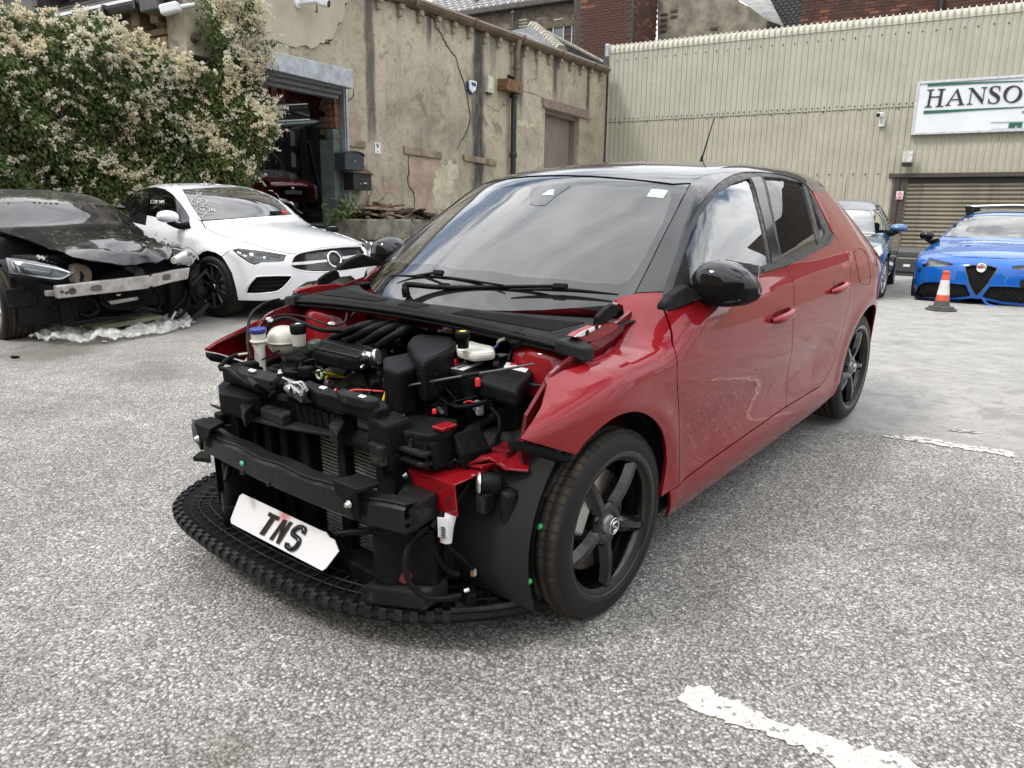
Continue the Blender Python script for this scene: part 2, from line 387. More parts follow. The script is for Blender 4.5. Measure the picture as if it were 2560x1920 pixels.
# worn painted lines
def marking(pts,label,ragged=.008,group=None,name='road_marking',wear=.57):
    P=np.array([on_ground(*p) for p in pts]);P=resample(P,.02)
    for i in range(len(P)):P[i,:2] +=nr.normal(0,ragged,2)
    c2=P[:,:2];v,f,_=triangulate(c2,[],.05)
    V=[(x,y,float(ground_z(x,y))+.004) for x,y in v];mb=MB()
    mb.add(V,[t if (v[t[1]][0]-v[t[0]][0])*(v[t[2]][1]-v[t[0]][1])-(v[t[1]][1]-v[t[0]][1])*(v[t[2]][0]-v[t[0]][0]) > 0 else t[::-1] for t in f])
    mt,t,b=newmat('worn_line_paint');oc=N(t,'ShaderNodeTexCoord').outputs['Object']
    vo=N(t,'ShaderNodeTexVoronoi',i_Scale=88.);L(t,oc,vo.inputs['Vector'])
    n=noise(t,28,7,.7);c=ramp(t,noise(t,9,6,.7),[(.3,(.50,.475,.42)),(.7,(.72,.695,.63))])
    c=mixc(t,mrange(t,n,wear,wear+.06),c,(.17,.165,.158));c=mixc(t,1.,c,mrange(t,vo.outputs['Distance'],.45,.8,1.,.7),'MULTIPLY')
    L(t,c,b.inputs['Base Color']);b.inputs['Roughness'].default_value=.8;bump(t,b,math_(t,'SUBTRACT',1.,vo.outputs['Distance']),.2,.003)
    o=mb.build(name,mt);tag(o,label,'road marking',kind='structure')
marking([(1690,1752),(1720,1722),(1760,1716),(1808,1735),(1806,1752),(1850,1758),(1935,1806),(1985,1818),(2060,1842),(2145,1872),(2210,1878),(2260,1898),(2310,1930),(2420,1990),(2260,2000),(2100,1935),(2085,1905),(2000,1880),(1920,1838),(1890,1828),(1800,1800),(1730,1778)],'wide worn white line painted on the asphalt at the lower right')
marking([(2196,1088),(2290,1094),(2400,1112),(2500,1125),(2540,1134),(2530,1143),(2440,1130),(2330,1112),(2230,1098)],'faint broken white line along the edge of the pale concrete',wear=.5)
marking([(2365,1077),(2400,1075),(2460,1083),(2455,1087),(2400,1082)],'short faint white dash on the concrete beyond the longer line',wear=.46)

# ------------------------------------------------------------------ rendered old building with the roller door
def render_mat():
    mt,t,b=newmat('stained_render');oc=N(t,'ShaderNodeTexCoord').outputs['Object']
    sx=N(t,'ShaderNodeSeparateXYZ');L(t,oc,sx.inputs[0])
    n1=noise(t,.55,9,.62,dist=.4);n2=noise(t,1.6,9,.68,dist=.6);n3=noise(t,14,6,.68)
    c=ramp(t,n1,[(.30,(.20,.182,.142)),(.42,(.33,.295,.225)),(.55,(.44,.39,.295)),(.70,(.53,.472,.36))])
    c=mixc(t,mrange(t,n2,.56,.66,0,.8),c,(.185,.172,.132))
    c=mixc(t,mrange(t,noise(t,.9,8,.66,stretch=(1.3,1,1)),.60,.68,0,.7),c,(.49,.45,.355))
    c=mixc(t,mrange(t,noise(t,1.2,7,.66,stretch=(1,1,.8)),.65,.73,0,.4),c,(.38,.27,.205))
    st=noise(t,2.6,8,.66,stretch=(1.7,1,.12));c=mixc(t,mrange(t,st,.54,.74,0,.8),c,(.135,.128,.105))
    blot=noise(t,5.5,9,.75,dist=.8);c=mixc(t,mrange(t,blot,.52,.62,0,.55),c,(.20,.178,.135));c=mixc(t,mrange(t,blot,.30,.42,.45,0),c,(.56,.51,.40))
    pits=mrange(t,noise(t,26,5,.75),.56,.64,0,.65);c=mixc(t,pits,c,(.15,.132,.10))
    for px,py,wpx,z0p,z1p,am in ((926,200,24,-200,355,.8),(1196,300,34,70,500,.97),(1073,60,15,0,120,.85),(1300,150,20,90,280,.85),(1388,190,14,140,250,.85),(1470,220,10,170,290,.95),(1342,150,7,125,200,.6),(1233,120,14,80,150,.5),(1110,40,9,10,60,.4)):
        a,bb=FA.y(px-wpx/2,py,0),FA.y(px+wpx/2,py,0);u0,hw=(a[0]+bb[0])/2,abs(bb[0]-a[0])/2
        zt,zb=FA.y(px,z0p,0)[2],FA.y(px,z1p,0)[2]
        wv=math_(t,'MULTIPLY',math_(t,'ADD',noise(t,3.1,5,.6,stretch=(1,1,.35)),-.5),hw*1.7)
        dd=math_(t,'ABSOLUTE',math_(t,'ADD',math_(t,'ADD',sx.outputs[0],-u0),wv))
        k=mrange(t,dd,hw*.45,hw*1.25,am,0)
        k=math_(t,'MULTIPLY',k,mrange(t,math_(t,'ADD',sx.outputs[2],math_(t,'MULTIPLY',wv,2.)),zb-.25,zb+.5));k=math_(t,'MULTIPLY',k,mrange(t,sx.outputs[2],zt-.1,zt+.25,1,0))
        k=math_(t,'MULTIPLY',k,mrange(t,noise(t,7,6,.7,stretch=(1,1,.3)),.25,.55,.55,1.))
        c=mixc(t,k,c,(.05,.05,.047))
    L(t,c,b.inputs['Base Color']);b.inputs['Roughness'].default_value=.93;b.inputs['Specular IOR Level'].default_value=.25
    h=math_(t,'ADD',math_(t,'MULTIPLY',n3,.6),math_(t,'MULTIPLY',noise(t,3.2,7,.65),1.6));bump(t,b,h,.6,.03);return mt
M_RENDER=render_mat()
M_STONEDK=pm('weathered_stone',(.24,.19,.13),.9,var=.35,vs=5,bmp=.5,bs=30)
M_CRACK=pm('crack_shadow',(.045,.038,.03),.95)
M_GUTTER=pm('brown_gutter_paint',(.13,.092,.062),.55,var=.3,vs=4,bmp=.1)
M_GALV=pm('galvanised_steel',(.40,.43,.46),.42,metal=.55,var=.2,vs=5,rv=.12)
M_STEELDK=pm('dark_steel',(.07,.072,.075),.5,metal=.3,var=.25)
M_BLACKPIPE=pm('black_iron',(.016,.017,.019),.45,var=.3)
M_BROWN=pm('brown_painted_door',(.205,.168,.145),.6,var=.1,vs=2,bmp=.05)
M_GREENP=pm('green_wall_paint',(.105,.135,.125),.7,var=.25,vs=4,bmp=.35,bs=18,dirt=.5,dirtcol=(.23,.21,.17))
M_BRICKOLD=pm('old_brick',(.20,.105,.07),.9,var=.4,vs=7,bmp=.4,bs=40)
M_WHITEWASH=pm('white_wash',(.62,.62,.60),.85,var=.12,vs=2)
M_CONC=pm('old_concrete',(.19,.175,.145),.92,var=.4,vs=4,bmp=.6,bs=25,dirt=.6,dirtcol=(.06,.06,.045))
bA=empty('rendered_building',FA,'old beige rendered building with stained walls and a roller door opening','building')
uL=FA.y(470,150,0)[0];e1,e2=FA.y(1047,6,0),FA.y(1517,186,0);UE=FA.y(1519,300,0)[0]
def eave(u):return e1[2]+(e2[2]-e1[2])*(u-e1[0])/(e2[0]-e1[0])
jr=FA.y(858,300,0)[0];zop=FA.y(800,205,0)[2];uO=-4.1
def AP(X,Y,o=(800,0),s=2.458,y=0):return FA.y(o[0]+X/s,o[1]+Y/s,y)
def APz(X,Y):return AP(X,Y,(850,120),3.16)
dl=[AP(1383,668),AP(1588,737)];d_l,d_r=dl[0][0],AP(1592,800)[0];d_t=max(AP(1400,672)[2],AP(1580,735)[2])
plate('wall',[(uL,-.6),(uO,-.6),(uO,zop),(jr,zop),(jr,-.6),(UE,-.6),(UE,eave(UE)),(uL,eave(uL))],
      [[(d_l,1.6),(d_r,1.6),(d_r,d_t),(d_l,d_t)]],0,.45,M_RENDER,bA,step=.7)
MB().box((d_l,.30,1.6),(d_r,.36,d_t)).build('door',M_BROWN,bA)
fr_=MB().box((d_l,.10,1.6),(d_l+.1,.3,d_t)).box((d_r-.1,.10,1.6),(d_r,.3,d_t)).box((d_l+.1,.10,d_t-.1),(d_r-.1,.3,d_t));fr_.build('door_frame',M_BROWN,bA,bevel=.01)
p=[AP(1363,600),AP(1655,682),AP(1632,727),AP(1366,655)];zl1,zl0=np.mean([p[0][2],p[1][2]]),np.mean([p[2][2],p[3][2]])
MB().prism([(q[0],-.05,q[2]) for q in p],(0,.12,0)).box((p[0][0],-.09,p[3][2]-.02),(p[1][0],-.05,p[3][2]+.03)).build('steel_lintel',pm('rusty_lintel',(.21,.155,.135),.7,var=.2,dirt=.6,dirtcol=(.07,.05,.04)),bA,bevel=.01)
# lintels and sills of blocked windows
for q in ([(150,857),(270,868),(272,912),(152,897)],[(510,897),(742,934),(742,978),(512,945)],[(876,950),(1080,984),(1076,1020),(880,987)]):
    MB().prism([AP(*c_)*[1,0,1]+[0,-.05,0] for c_ in q],(0,.1,0)).build('stone_lintel',M_STONEDK,bA,bevel=.012)
# raised coat of render at the top left with a broken edge, thinner coats and bare patches lower down
def patch(name,pts,proud,mat,o=(800,0),s=2.458,jag=.03):
    P=np.array([FA.y(o[0]+x/s,o[1]+y/s,0)[[0,2]] for x,y in pts]);P=resample(P,.14);P +=nr.normal(0,jag,P.shape)
    return plate(name,P,[],-proud,proud+.005,mat,bA,step=.5)
M_REND2=pm('smooth_render_coat',(.43,.385,.30),.92,var=.14,vs=1.1,bmp=.15,bs=12)
M_PINK=pm('pink_plaster',(.36,.27,.205),.94,var=.22,vs=2.6,bmp=.4,bs=14,dirt=.4,dirtcol=(.36,.31,.2))
M_CREAM=pm('cream_plaster',(.46,.42,.31),.94,var=.2,vs=3,bmp=.35,bs=16,dirt=.35,dirtcol=(.27,.22,.15))
patch('render_coat',[(-430,-150),(175,-150),(165,0),(120,125),(85,150),(60,255),(-5,258),(-30,290),(-150,285),(-300,250),(-430,245)],.03,M_REND2)
patch('bare_plaster',[(545,955),(640,980),(740,990),(700,1060),(690,1290),(600,1300),(580,1290),(578,1190),(545,1140),(555,1060),(540,1000)],.006,M_PINK)
patch('bare_plaster',[(740,1010),(800,985),(850,1040),(840,1100),(800,1190),(790,1290),(695,1290),(700,1180),(715,1080)],.012,M_CREAM,jag=.06)
patch('bare_plaster',[(385,1110),(440,1120),(480,1150),(470,1200),(420,1210),(380,1160)],.006,M_PINK,jag=.05)
patch('bare_plaster',[(155,700),(230,690),(265,740),(250,850),(150,850)],.006,M_PINK,jag=.05)
patch('bare_plaster',[(1210,720),(1260,740),(1330,770),(1325,800),(1250,790),(1205,780)],.008,M_CREAM,jag=.05)
for pts,r_ in (([(395,0),(480,15),(560,50),(620,80),(690,105),(720,170),(760,240),(790,300),(830,350),(850,410),(880,500),(905,600),(918,680),(918,760),(890,830),(860,880),(840,925)],.022),
               ([(540,950),(545,1050),(540,1130),(575,1190),(582,1300)],.02),([(-40,285),(-5,260),(62,258),(86,152),(120,128),(166,0)],.022),
               ([(1250,560),(1320,580),(1366,596)],.008),([(150,630),(185,612),(205,580),(208,548)],.012),([(1020,640),(1090,680),(1120,650),(1160,645)],.007)):
    P=smooth_line([AP(*c_)*[1,0,1] for c_ in pts],6);P[:,0] +=nr.normal(0,.012,len(P));P[:,2] +=nr.normal(0,.012,len(P))
    MB().tube(P,[r_*.6,r_,r_*.8,r_,r_*.5],5).build('wall_crack',M_CRACK,bA)
# eaves: gutter, corbels, small slate slope behind
gl=[AP(380,-80),AP(560,0),AP(890,133),AP(1262,260),AP(1775,452)];g0,g1=FA.y(800+1100/2.458,218/2.458,-.18),FA.y(800+1772/2.458,452/2.458,-.18)
def gz(u,g0=g0,g1=g1):return g0[2]+(g1[2]-g0[2])*(u-g0[0])/(g1[0]-g0[0])
mb=MB()
ua,ub=uL-.3,g1[0]+.05
prof=[(-.02,.0),(-.02,.16),(-.22,.19),(-.26,.13),(-.23,.06),(-.15,.0)]
for i in range(len(prof)):
    a,b_=prof[i],prof[(i+1) % len(prof)]
    mb.quad((ua,a[0],gz(ua)+a[1]),(ub,a[0],gz(ub)+a[1]),(ub,b_[0],gz(ub)+b_[1]),(ua,b_[0],gz(ua)+b_[1]))
mb.quad(*[(ub,y_,gz(ub)+z_) for y_,z_ in prof])
gut=mb.build('gutter',M_GUTTER,bA)
for k in range(7):
    u=ua+1.2+k*(ub-ua)/7;MB().box((u,-.275,gz(u)+.01),(u+.05,-.02,gz(u)+.2)).build('gutter_joint',M_GUTTER,gut)
cor=[(345,-45),(480,10),(600,45),(710,75),(810,118),(907,155),(1002,188),(1088,225),(1172,255),(1250,285),(1326,318),(1400,342),(1465,370),(1532,395),(1596,417),(1652,440),(1716,462)]
mbc=MB().box((-.075,-.13,.02),(.075,0,.12)).box((-.055,-.08,-.12),(.055,0,.02)).mesh('corbel',pm('corbel_stone',(.27,.235,.175),.9,var=.3,vs=6))
for c_ in cor:
    P=AP(*c_);o=link('corbel',mbc,bA);o.location=(P[0],0,gz(P[0])-.13)
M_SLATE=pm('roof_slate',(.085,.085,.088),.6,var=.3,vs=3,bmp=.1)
M_STONEL=pm('ridge_stone',(.30,.275,.23),.9,var=.3,vs=5,bmp=.4)
def slate_roof(name,quadpts,rows,wid,parent,mat=None,thick=.025):
    """courses of overlapping slates over a quadrilateral (bottom left, bottom right, top right, top left)"""
    bl,br,tr,tl=[np.array(q,float) for q in quadpts];mb=MB();n=np.cross(br-bl,tl-bl);n /=np.linalg.norm(n)
    for j in range(rows):
        a,b2=j/rows,min(1,(j+1.25)/rows);l0,r0=bl+(tl-bl)*a,br+(tr-br)*a;l1,r1=bl+(tl-bl)*b2,br+(tr-br)*b2
        k=max(1,int(np.linalg.norm(r0-l0)/wid));off=.5*(j % 2)
        for i in range(-1,k):
            u0,u1=np.clip((i+off)/k,0,1),np.clip((i+1+off)/k-.004,0,1)
            if u1-u0 < .15/k:continue
            tz=n*(thick*(1+.5*rnd.random()));q=[l0+(r0-l0)*u0+tz,l0+(r0-l0)*u1+tz,l1+(r1-l1)*u1+n*.004,l1+(r1-l1)*u0+n*.004]
            mb.quad(*q);mb.quad(q[1],q[0],q[0]-tz,q[1]-tz)
    return mb.build(name,mat or M_SLATE,parent,kind='stuff')
# shallow main roof rising behind the gutter
slate_roof('roof_slates',[(ua,.0,gz(ua)+.2),(ub,.0,gz(ub)+.2),(ub,5.0,gz(ub)+.5),(ua,5.0,gz(ua)+.5)],16,.4,bA)
# hipped roof end that shows above the gutter: stone hip ridge, slates on both faces
def HP(X,Y,y):return FA.y(1150+X/3.687,Y/3.687,y)
h_pk,h_l,h_b,h_r=HP(665,248,2.6),HP(470,290,.6),HP(930,475,.5),HP(1355,618,.6);h_rk=HP(1340,600,2.4)
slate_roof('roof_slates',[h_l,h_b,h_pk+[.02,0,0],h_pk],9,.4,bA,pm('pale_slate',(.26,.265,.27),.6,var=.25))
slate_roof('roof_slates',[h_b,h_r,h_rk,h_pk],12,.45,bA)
mh=MB(); 
for k in range(12):
    a=h_b+(h_pk-h_b)*(k/12);b_=h_b+(h_pk-h_b)*((k+.92)/12);mh.tube([a,b_],[.22,.2],6)
mh.build('hip_stones',M_STONEL,bA)
mh=MB()
for k in range(14):
    a=h_r+(h_pk-h_r)*0+(h_rk-h_pk)*(k/14)+(h_pk-h_r);a=h_pk+(h_rk-h_pk)*(k/14);b_=h_pk+(h_rk-h_pk)*((k+.93)/14);mh.tube([a,b_],.13,6)
mh.build('ridge_stones',M_STONEL,bA)
# door reveal: brick above, green paint below
zr=FA.y(830,350,.1)[2];uB,uG=FA.y(815,300,.1)[0],FA.y(802,450,.08)[0]
uf0=FA.y(838,300,.1)[0];yb0=.1+(uf0-uB)/(FA.y(815,300,1.1)[0]-uB);MB().box((uf0+.02,.12,zr),(jr+.02,yb0,zop)).build('door_pier',M_BRICKOLD,bA)
bm_=MB().box((-.02,-.145,-.05),(.03,.145,.05)).mesh('brick',M_BRICKOLD);zz=zr+.06;k=0
while zz < zop-.05:
    for f_ in np.arange(.12+.15*(k % 2),yb0,.30):
        b_=link('brick',bm_,bA);b_.location=(uf0+rnd.uniform(-.012,.012),f_+.1,zz);b_.rotation_euler=(0,0,rnd.uniform(-.03,.03))
    zz +=.118;k +=1
uf_=FA.y(838,450,.08)[0];yb_=.08+(uf_-uG)/(FA.y(802,450,1.08)[0]-FA.y(802,450,.08)[0]);MB().box((uf_,.08,-.6),(jr+.02,yb_,zr+.02)).box((uf_+.01,.085,zr+.02),(jr+.02,yb_*.6,zr+.22)).build('painted_pier',M_GREENP,bA,bevel=.02)
MB().box((jr-.02,-.06,-.3),(jr+.1,.05,zop+.1)).box((jr-.0,-.10,-.3),(jr+.03,-.06,zop+.1)).build('shutter_guide',M_GALV,bA,bevel=.006)
hs=empty('roller_shutter_box',FA,'pale galvanised roller shutter box over the garage opening','shutter box')
q=[FA.y(563,99,-.42),FA.y(882.5,175,-.42),FA.y(880.5,221,-.42),FA.y(650,167,-.42)]
z_t,z_b=(q[0][2]+q[1][2])/2,(q[2][2]+q[3][2])/2;u0_,u1_=q[0][0],q[1][0]
mb=MB().prism([(u0_,-.42,q[0][2]),(u1_,-.42,q[1][2]),(u1_,-.42,q[2][2]),(u0_,-.42,q[3][2]+(q[3][2]-q[2][2])*.25)],(0,.40,0));mb.build('housing',M_GALV,hs,bevel=.012)
mb=MB(); 
for k in range(3):mb.box((u0_+.1,-.32+k*.09,z_b-.05-k*.075),(u1_-.13,-.10+k*.06,z_b+.01-k*.06))
mb.build('shutter_curtain',pm('shutter_grey',(.13,.135,.14),.5,metal=.2),hs)
# ------------------------------------------------------------------ inside the garage
rm=empty('garage_interior',FA,'dim garage hall seen through the roller door opening','hall')
fl=.62
MB().box((uL,.5,fl-.1),(13.5,16,fl)).build('floor',pm('garage_floor',(.12,.115,.11),.6,var=.25,vs=2),rm)
M_WALLIN=pm('inside_wall',(.45,.45,.44),.9,var=.12,vs=1)
MB().box((uL,16,0),(13.5,16.2,6.6)).build('back_wall',M_WALLIN,rm)
MB().box((uL+.6,.5,0),(uL+.8,16,6.6)).build('side_wall',M_WALLIN,rm);MB().box((13.3,.5,0),(13.5,16,6.6)).build('side_wall',M_WALLIN,rm)
M_DKW=pm('sooty_timber',(.09,.08,.07),.8,var=.3)
mb=MB()
mb.box((uL,.5,6.5),(13.5,4.2,6.6)).box((uL,11.2,6.5),(13.5,16,6.6));mb.build('ceiling',M_DKW,rm)
M_SKYL=glass('rooflight_glass',(.75,.8,.8),1.45)
for k in range(8):
    u=uL+k*2;MB().box((u+.06,4.2,6.52),(u+1.94,11.2,6.54)).build('rooflight_pane',M_SKYL,rm)
    MB().box((u-.06,4.2,6.4),(u+.06,11.2,6.62)).build('roof_bar',M_DKW,rm)
for y_ in (4.2,7.6,11.2):MB().box((uL,y_-.09,6.1),(13.5,y_+.09,6.42)).build('roof_beam',M_DKW,rm)
for k in range(6):
    u=-3+k*4.4;MB().tube([(u,4.2,6.2),(u+1.6,7.6,5.4)],.05,6).tube([(u+1.6,7.6,5.4),(u+3.2,11.2,6.2)],.05,6).tube([(u,4.2,5.4),(u+3.2,11.2,5.4)],.05,6).build('roof_brace',M_STEELDK,rm)
MB().box((uL,11.6,4.4),(13.5,11.9,5.2)).build('crane_beam',pm('grey_beam',(.32,.32,.31),.7,var=.15),rm)
dzr=min(eave(uL),eave(UE))-.35-6.62;print('EAVES',eave(uL),eave(UE),dzr)
for o in rm.children:
    if o.name.split('.')[0] in ('ceiling','rooflight_pane','roof_bar','roof_beam','back_wall','side_wall','roof_brace'):o.location.z=dzr
M_REDPIPE=pm('dark_red_pipe_paint',(.16,.028,.03),.5,var=.2)
G1=lambda X,Y,y:FA.y(600+X/3.686,150+Y/3.686,y)
pi_=empty('red_pipe',FA,'thick dark red pipe running under the garage roof and bending down','pipe')
a,b_,c_=G1(100,255,1.6),G1(690,345,1.6),G1(700,545,1.6)
MB().tube(smooth_line([a,a+(b_-a)*.5,b_+(a-b_)*.03,b_+(c_-b_)*.2,c_],6),.125,14).build('pipe',M_REDPIPE,pi_)
mb=MB()
for f_ in (.22,.55,.8):P=a+(b_-a)*f_;mb.tube([P,P+(b_-a)*.012],.16,14)
mb.tube([c_+(b_-c_)*.45,c_+(b_-c_)*.40],.155,14).tube([c_,c_+(b_-c_)*.1],.15,14);mb.build('pipe_collar',M_REDPIPE,pi_)
MB().tube([G1(720,510,1.7),G1(830,525,1.7)],.10,10).build('branch_pipe',M_REDPIPE,pi_)
M_TUBEW=pm('white_batten',(.62,.62,.60),.5,var=.05)
for (x0,y0,x1,y1,yy,lb) in ((300,465,620,445,5,'long white light batten hanging near the red pipe'),(345,600,640,582,7,'white light batten hanging above the forklift mast'),(640,575,820,578,9,'thin white light batten by the brick pier')):
    t_=empty('light_batten',FA,lb,'strip light','unlit strip lights in the garage');P,Q=G1(x0,y0,yy),G1(x1,y1,yy)
    MB().tube([P,Q],.07,8).build('tube',M_TUBEW,t_);MB().tube([P+[0,0,.08],Q+[0,0,.08]],.05,4).build('casing',M_TUBEW,t_)
# forklift
M_FKB=pm('forklift_blue',(.014,.028,.075),.45,var=.2);M_BLK=pm('black_plastic',(.014,.014,.015),.5,var=.2);M_RUB=pm('tyre_rubber',(.018,.0175,.017),.75,var=.25,bmp=.15,bs=150)
fk=empty('forklift',FA,'dark blue forklift truck with a tall black mast inside the garage','forklift')
y_=8.0;P0,P1=G1(395,630,y_),G1(470,990,y_);P2,P3=G1(545,630,y_),G1(600,970,y_)
mst=MB()
for (x0,x1) in ((395,460),(545,610)):
    aa,bb=G1(x0,628,y_),G1(x1,628,y_);mst.box((aa[0],y_,fl+.1),(bb[0],y_+.25,aa[2]))
for zz in (800,1000):mst.box((P0[0],y_+.05,G1(400,zz,y_)[2]-.08),(P3[0],y_+.2,G1(400,zz,y_)[2]+.08))
mst.build('mast',M_BLK,fk,bevel=.02)
aa,bb=G1(480,645,y_),G1(520,645,y_);MB().box((aa[0],y_+.1,fl+.3),(bb[0],y_+.2,aa[2])).build('lift_cylinder',pm('grey_ram',(.45,.45,.43),.5),fk)
c1,c2=G1(255,745,y_+1.2),G1(470,760,y_+1.2)
MB().box((c1[0],y_+.3,c1[2]-.05),(c2[0],y_+1.6,c1[2]+.05)).build('overhead_guard',M_FKB,fk,bevel=.02)
MB().tube([(c1[0]+.1,y_+.4,c1[2]),(c1[0]+.15,y_+.4,fl+.8)],.06,6).tube([(c2[0],y_+.4,c1[2]),(c2[0]+.45,y_+.4,fl+1.1)],.06,6).build('guard_post',M_FKB,fk)
MB().box((c1[0]-.1,y_+.4,fl+.25),(c2[0]+.3,y_+2.2,fl+1.1)).build('body',M_FKB,fk,bevel=.08)
st_=G1(370,960,y_+.3);MB().tube([st_+np.array([.17*math.cos(a_),0.05*math.sin(a_),.12*math.sin(a_)]) for a_ in np.linspace(0,6.28,20)],.015,6).build('steering_wheel',M_BLK,fk)
wl=MB();wl.lathe((c1[0]+.1,y_+.2,fl+.3),(0,1,0),[(.12,0),(.28,.0),(.3,.05),(.3,.2),(.28,.25),(.1,.25)],18);wl.build('tyre',M_RUB,fk)
ob=empty('orange_car',FA,'orange red car standing behind the white saloon inside the garage','car')
P,Q=G1(80,1080,5.0),G1(290,1080,5.0)
mb=MB();zt=G1(180,1062,5)[2]
mb.prism([(P[0]-1.2,5,fl+.25),(Q[0]+.1,5,fl+.25),(Q[0]+.15,5,fl+.6),(Q[0],5,zt-.12),(Q[0]-.25,5,zt-.02),(P[0]-1.2,5,zt+.03)],(0,1.7,0));mb.build('body',paint('orange_paint',(.42,.05,.02)),ob,bevel=.08,seg=3)
MB().box((P[0]-1.0,5.3,zt),(Q[0]-.7,6.5,zt+.45)).build('cabin',M_BLK,ob,bevel=.15,seg=3)
for u in (P[0]-.6,Q[0]-.35):MB().lathe((u,5.02,fl+.3),(0,-1,0),[(.1,0),(.28,0),(.3,.03),(.3,.1),(.1,.1)],16).build('wheel',M_RUB,ob)
# ------------------------------------------------------------------ corrugated warehouse
M_CLAD=pm('beige_cladding',(.40,.385,.315),.55,var=.07,vs=1.2,dirt=.25,dirtcol=(.28,.25,.18))
M_CLAD2=pm('beige_cladding_lower',(.40,.38,.30),.55,var=.08,vs=1.2,dirt=.35,dirtcol=(.30,.26,.17))
M_CLADC=pm('cladding_cap',(.43,.41,.34),.55,var=.12,vs=2,dirt=.5,dirtcol=(.25,.22,.15))
bB=empty('corrugated_warehouse',FB,'beige corrugated metal warehouse with a brown roller shutter','warehouse')
def B3(X,Y,y=0,o=(1660,0),s=2.458):return FB.y(o[0]+X/s,o[1]+Y/s,y)
def B4(X,Y,y=0):return FB.y(2180+X/5.53,180+Y/5.53,y)
u_b0=.03;u_b1=31.0
zcap=np.mean([B3(0,300)[2],B3(2100,75)[2]]);ztop=np.mean([B3(0,240)[2],B3(2100,5)[2]])
zlap=np.mean([B3(100,717)[2],B3(1500,641)[2]]);zbolt=np.mean([B3(885,1073)[2],B3(1405,1070)[2]])
pitch=abs(B4(1260,860)[0]-B4(600,860)[0])/7
print('HANSON pitch',pitch,'zcap',zcap,ztop,zlap,zbolt,'width',u_b1)
us=B3(1500,1100)[0];zs=B3(1700,1090)[2]
def profile(u0,u1,d=.035):
    out=[];k=math.floor(u0/pitch)
    while k*pitch < u1:
        b_=k*pitch
        for du,y in ((0,0),(.30,0),(.40,-d),(.52,-d),(.62,0)): 
            uu=b_+du*pitch
            if u0 <=uu <=u1:out.append((uu,y))
        k +=1
    return [(u0,0)]+out+[(u1,0)]
def cladding(name,u0,u1,z0,z1,mat,off=0.0,rows=1):
    p=profile(u0,u1);mb=MB();n=len(p)
    V=[(u,y+off,z) for z in np.linspace(z0,z1,rows+1) for u,y in p]
    mb.add(V,[(j*n+i,j*n+i+1,(j+1)*n+i+1,(j+1)*n+i) for j in range(rows) for i in range(n-1)]);return mb.build(name,mat,bB)
cladding('upper_cladding',u_b0,u_b1,zlap-.06,zcap,M_CLAD,-.012)
cladding('lower_cladding',u_b0,us-.12,-.5,zlap,M_CLAD2); 
cladding('lower_cladding',us-.12,us+6.2,zs+.05,zlap,M_CLAD2);cladding('lower_cladding',us+6.2,u_b1,-.5,zlap,M_CLAD2)
# curved cap: ribbed sheet bent back over the parapet
p=profile(u_b0,u_b1,.05);n=len(p);V=[];arc=np.linspace(0,R(100),7);rad=(ztop-zcap)*1.0
for a_ in arc:
    for u,y in p:
        rr=rad-y;V.append((u,rad*0+.0-.03+rad-rr*math.cos(a_),zcap-.01+rr*math.sin(a_)))
mb=MB();mb.add(V,[(j*n+i,j*n+i+1,(j+1)*n+i+1,(j+1)*n+i) for j in range(6) for i in range(n-1)],False);mb.build('curved_cap',M_CLADC,bB)
mb=MB()
for j in range(9):
    z=zcap+.05+.02*j
    for k in range(int(u_b1/pitch)):u=(k+.46)*pitch;mb.box((u-.1*pitch*.6,-.098+.004*j,z),(u+.06*pitch,-.06,z+.008))
mb.build('cap_crimps',M_CLADC,bB,kind='stuff')
MB().box((u_b0-.14,-.08,zcap-.12),(u_b0+.02,.3,ztop+.03)).build('parapet_end',M_GALV,bB,bevel=.05,seg=3)
MB().box((-.14,-.06,-.5),(.05,.0,zcap-.1)).build('corner_post',M_STEELDK,bB)
mb=MB()
for z,st in ((zlap+.03,1),(zlap-.09,3),(zbolt,2),(zcap-.25,2)):
    for k in range(0,int(u_b1/pitch),st):
        u=(k+.17)*pitch;u +=rnd.uniform(-.02,.02)
        if us < u < us+6 and abs(z-zbolt) < .01:continue
        mb.lathe((u,-.012,z+rnd.uniform(-.012,.012)),(0,-1,0),[(.022,0),(.022,.02),(.008,.028)],6)
mb.build('sheet_bolts',pm('rusty_bolts',(.09,.075,.06),.7),bB,kind='stuff')
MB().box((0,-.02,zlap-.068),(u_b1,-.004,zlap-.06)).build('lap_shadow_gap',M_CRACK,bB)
MB().box((0,.06,-.5),(us,.3,zcap)).box((us,.06,zs),(u_b1,.3,zcap)).build('wall_core',M_CLAD2,bB)
# shutter
M_SHPOST=pm('brown_steel_post',(.055,.043,.038),.5,var=.2);M_SLAT=pm('bronze_shutter_slat',(.21,.185,.14),.5,metal=.2,var=.2,vs=1.5,dirt=.5,dirtcol=(.10,.085,.06),rv=.1)
pu0,pu1=B3(1437,1200)[0],B3(1492,1200)[0]
MB().box((us-.36,-.07,-.5),(us-.2,.12,zs)).box((us-.2,-.02,-.5),(us-.02,.12,zs)).build('shutter_post',M_SHPOST,bB,bevel=.01)
MB().box((us-.5,-.12,zs),(us+6.4,.1,zs+.12)).build('shutter_head',M_SHPOST,bB,bevel=.01)
sh=.115
prof_=[(.06,0),(.028,.012),(.012,.04),(.02,.075),(.05,.098),(.06,sh)]
ms=MB(); 
for i in range(len(prof_)-1):(y0,z0),(y1,z1)=prof_[i],prof_[i+1];ms.add([(0,y0,z0),(6,y0,z0),(6,y1,z1),(0,y1,z1)],[(0,1,2,3)],True)
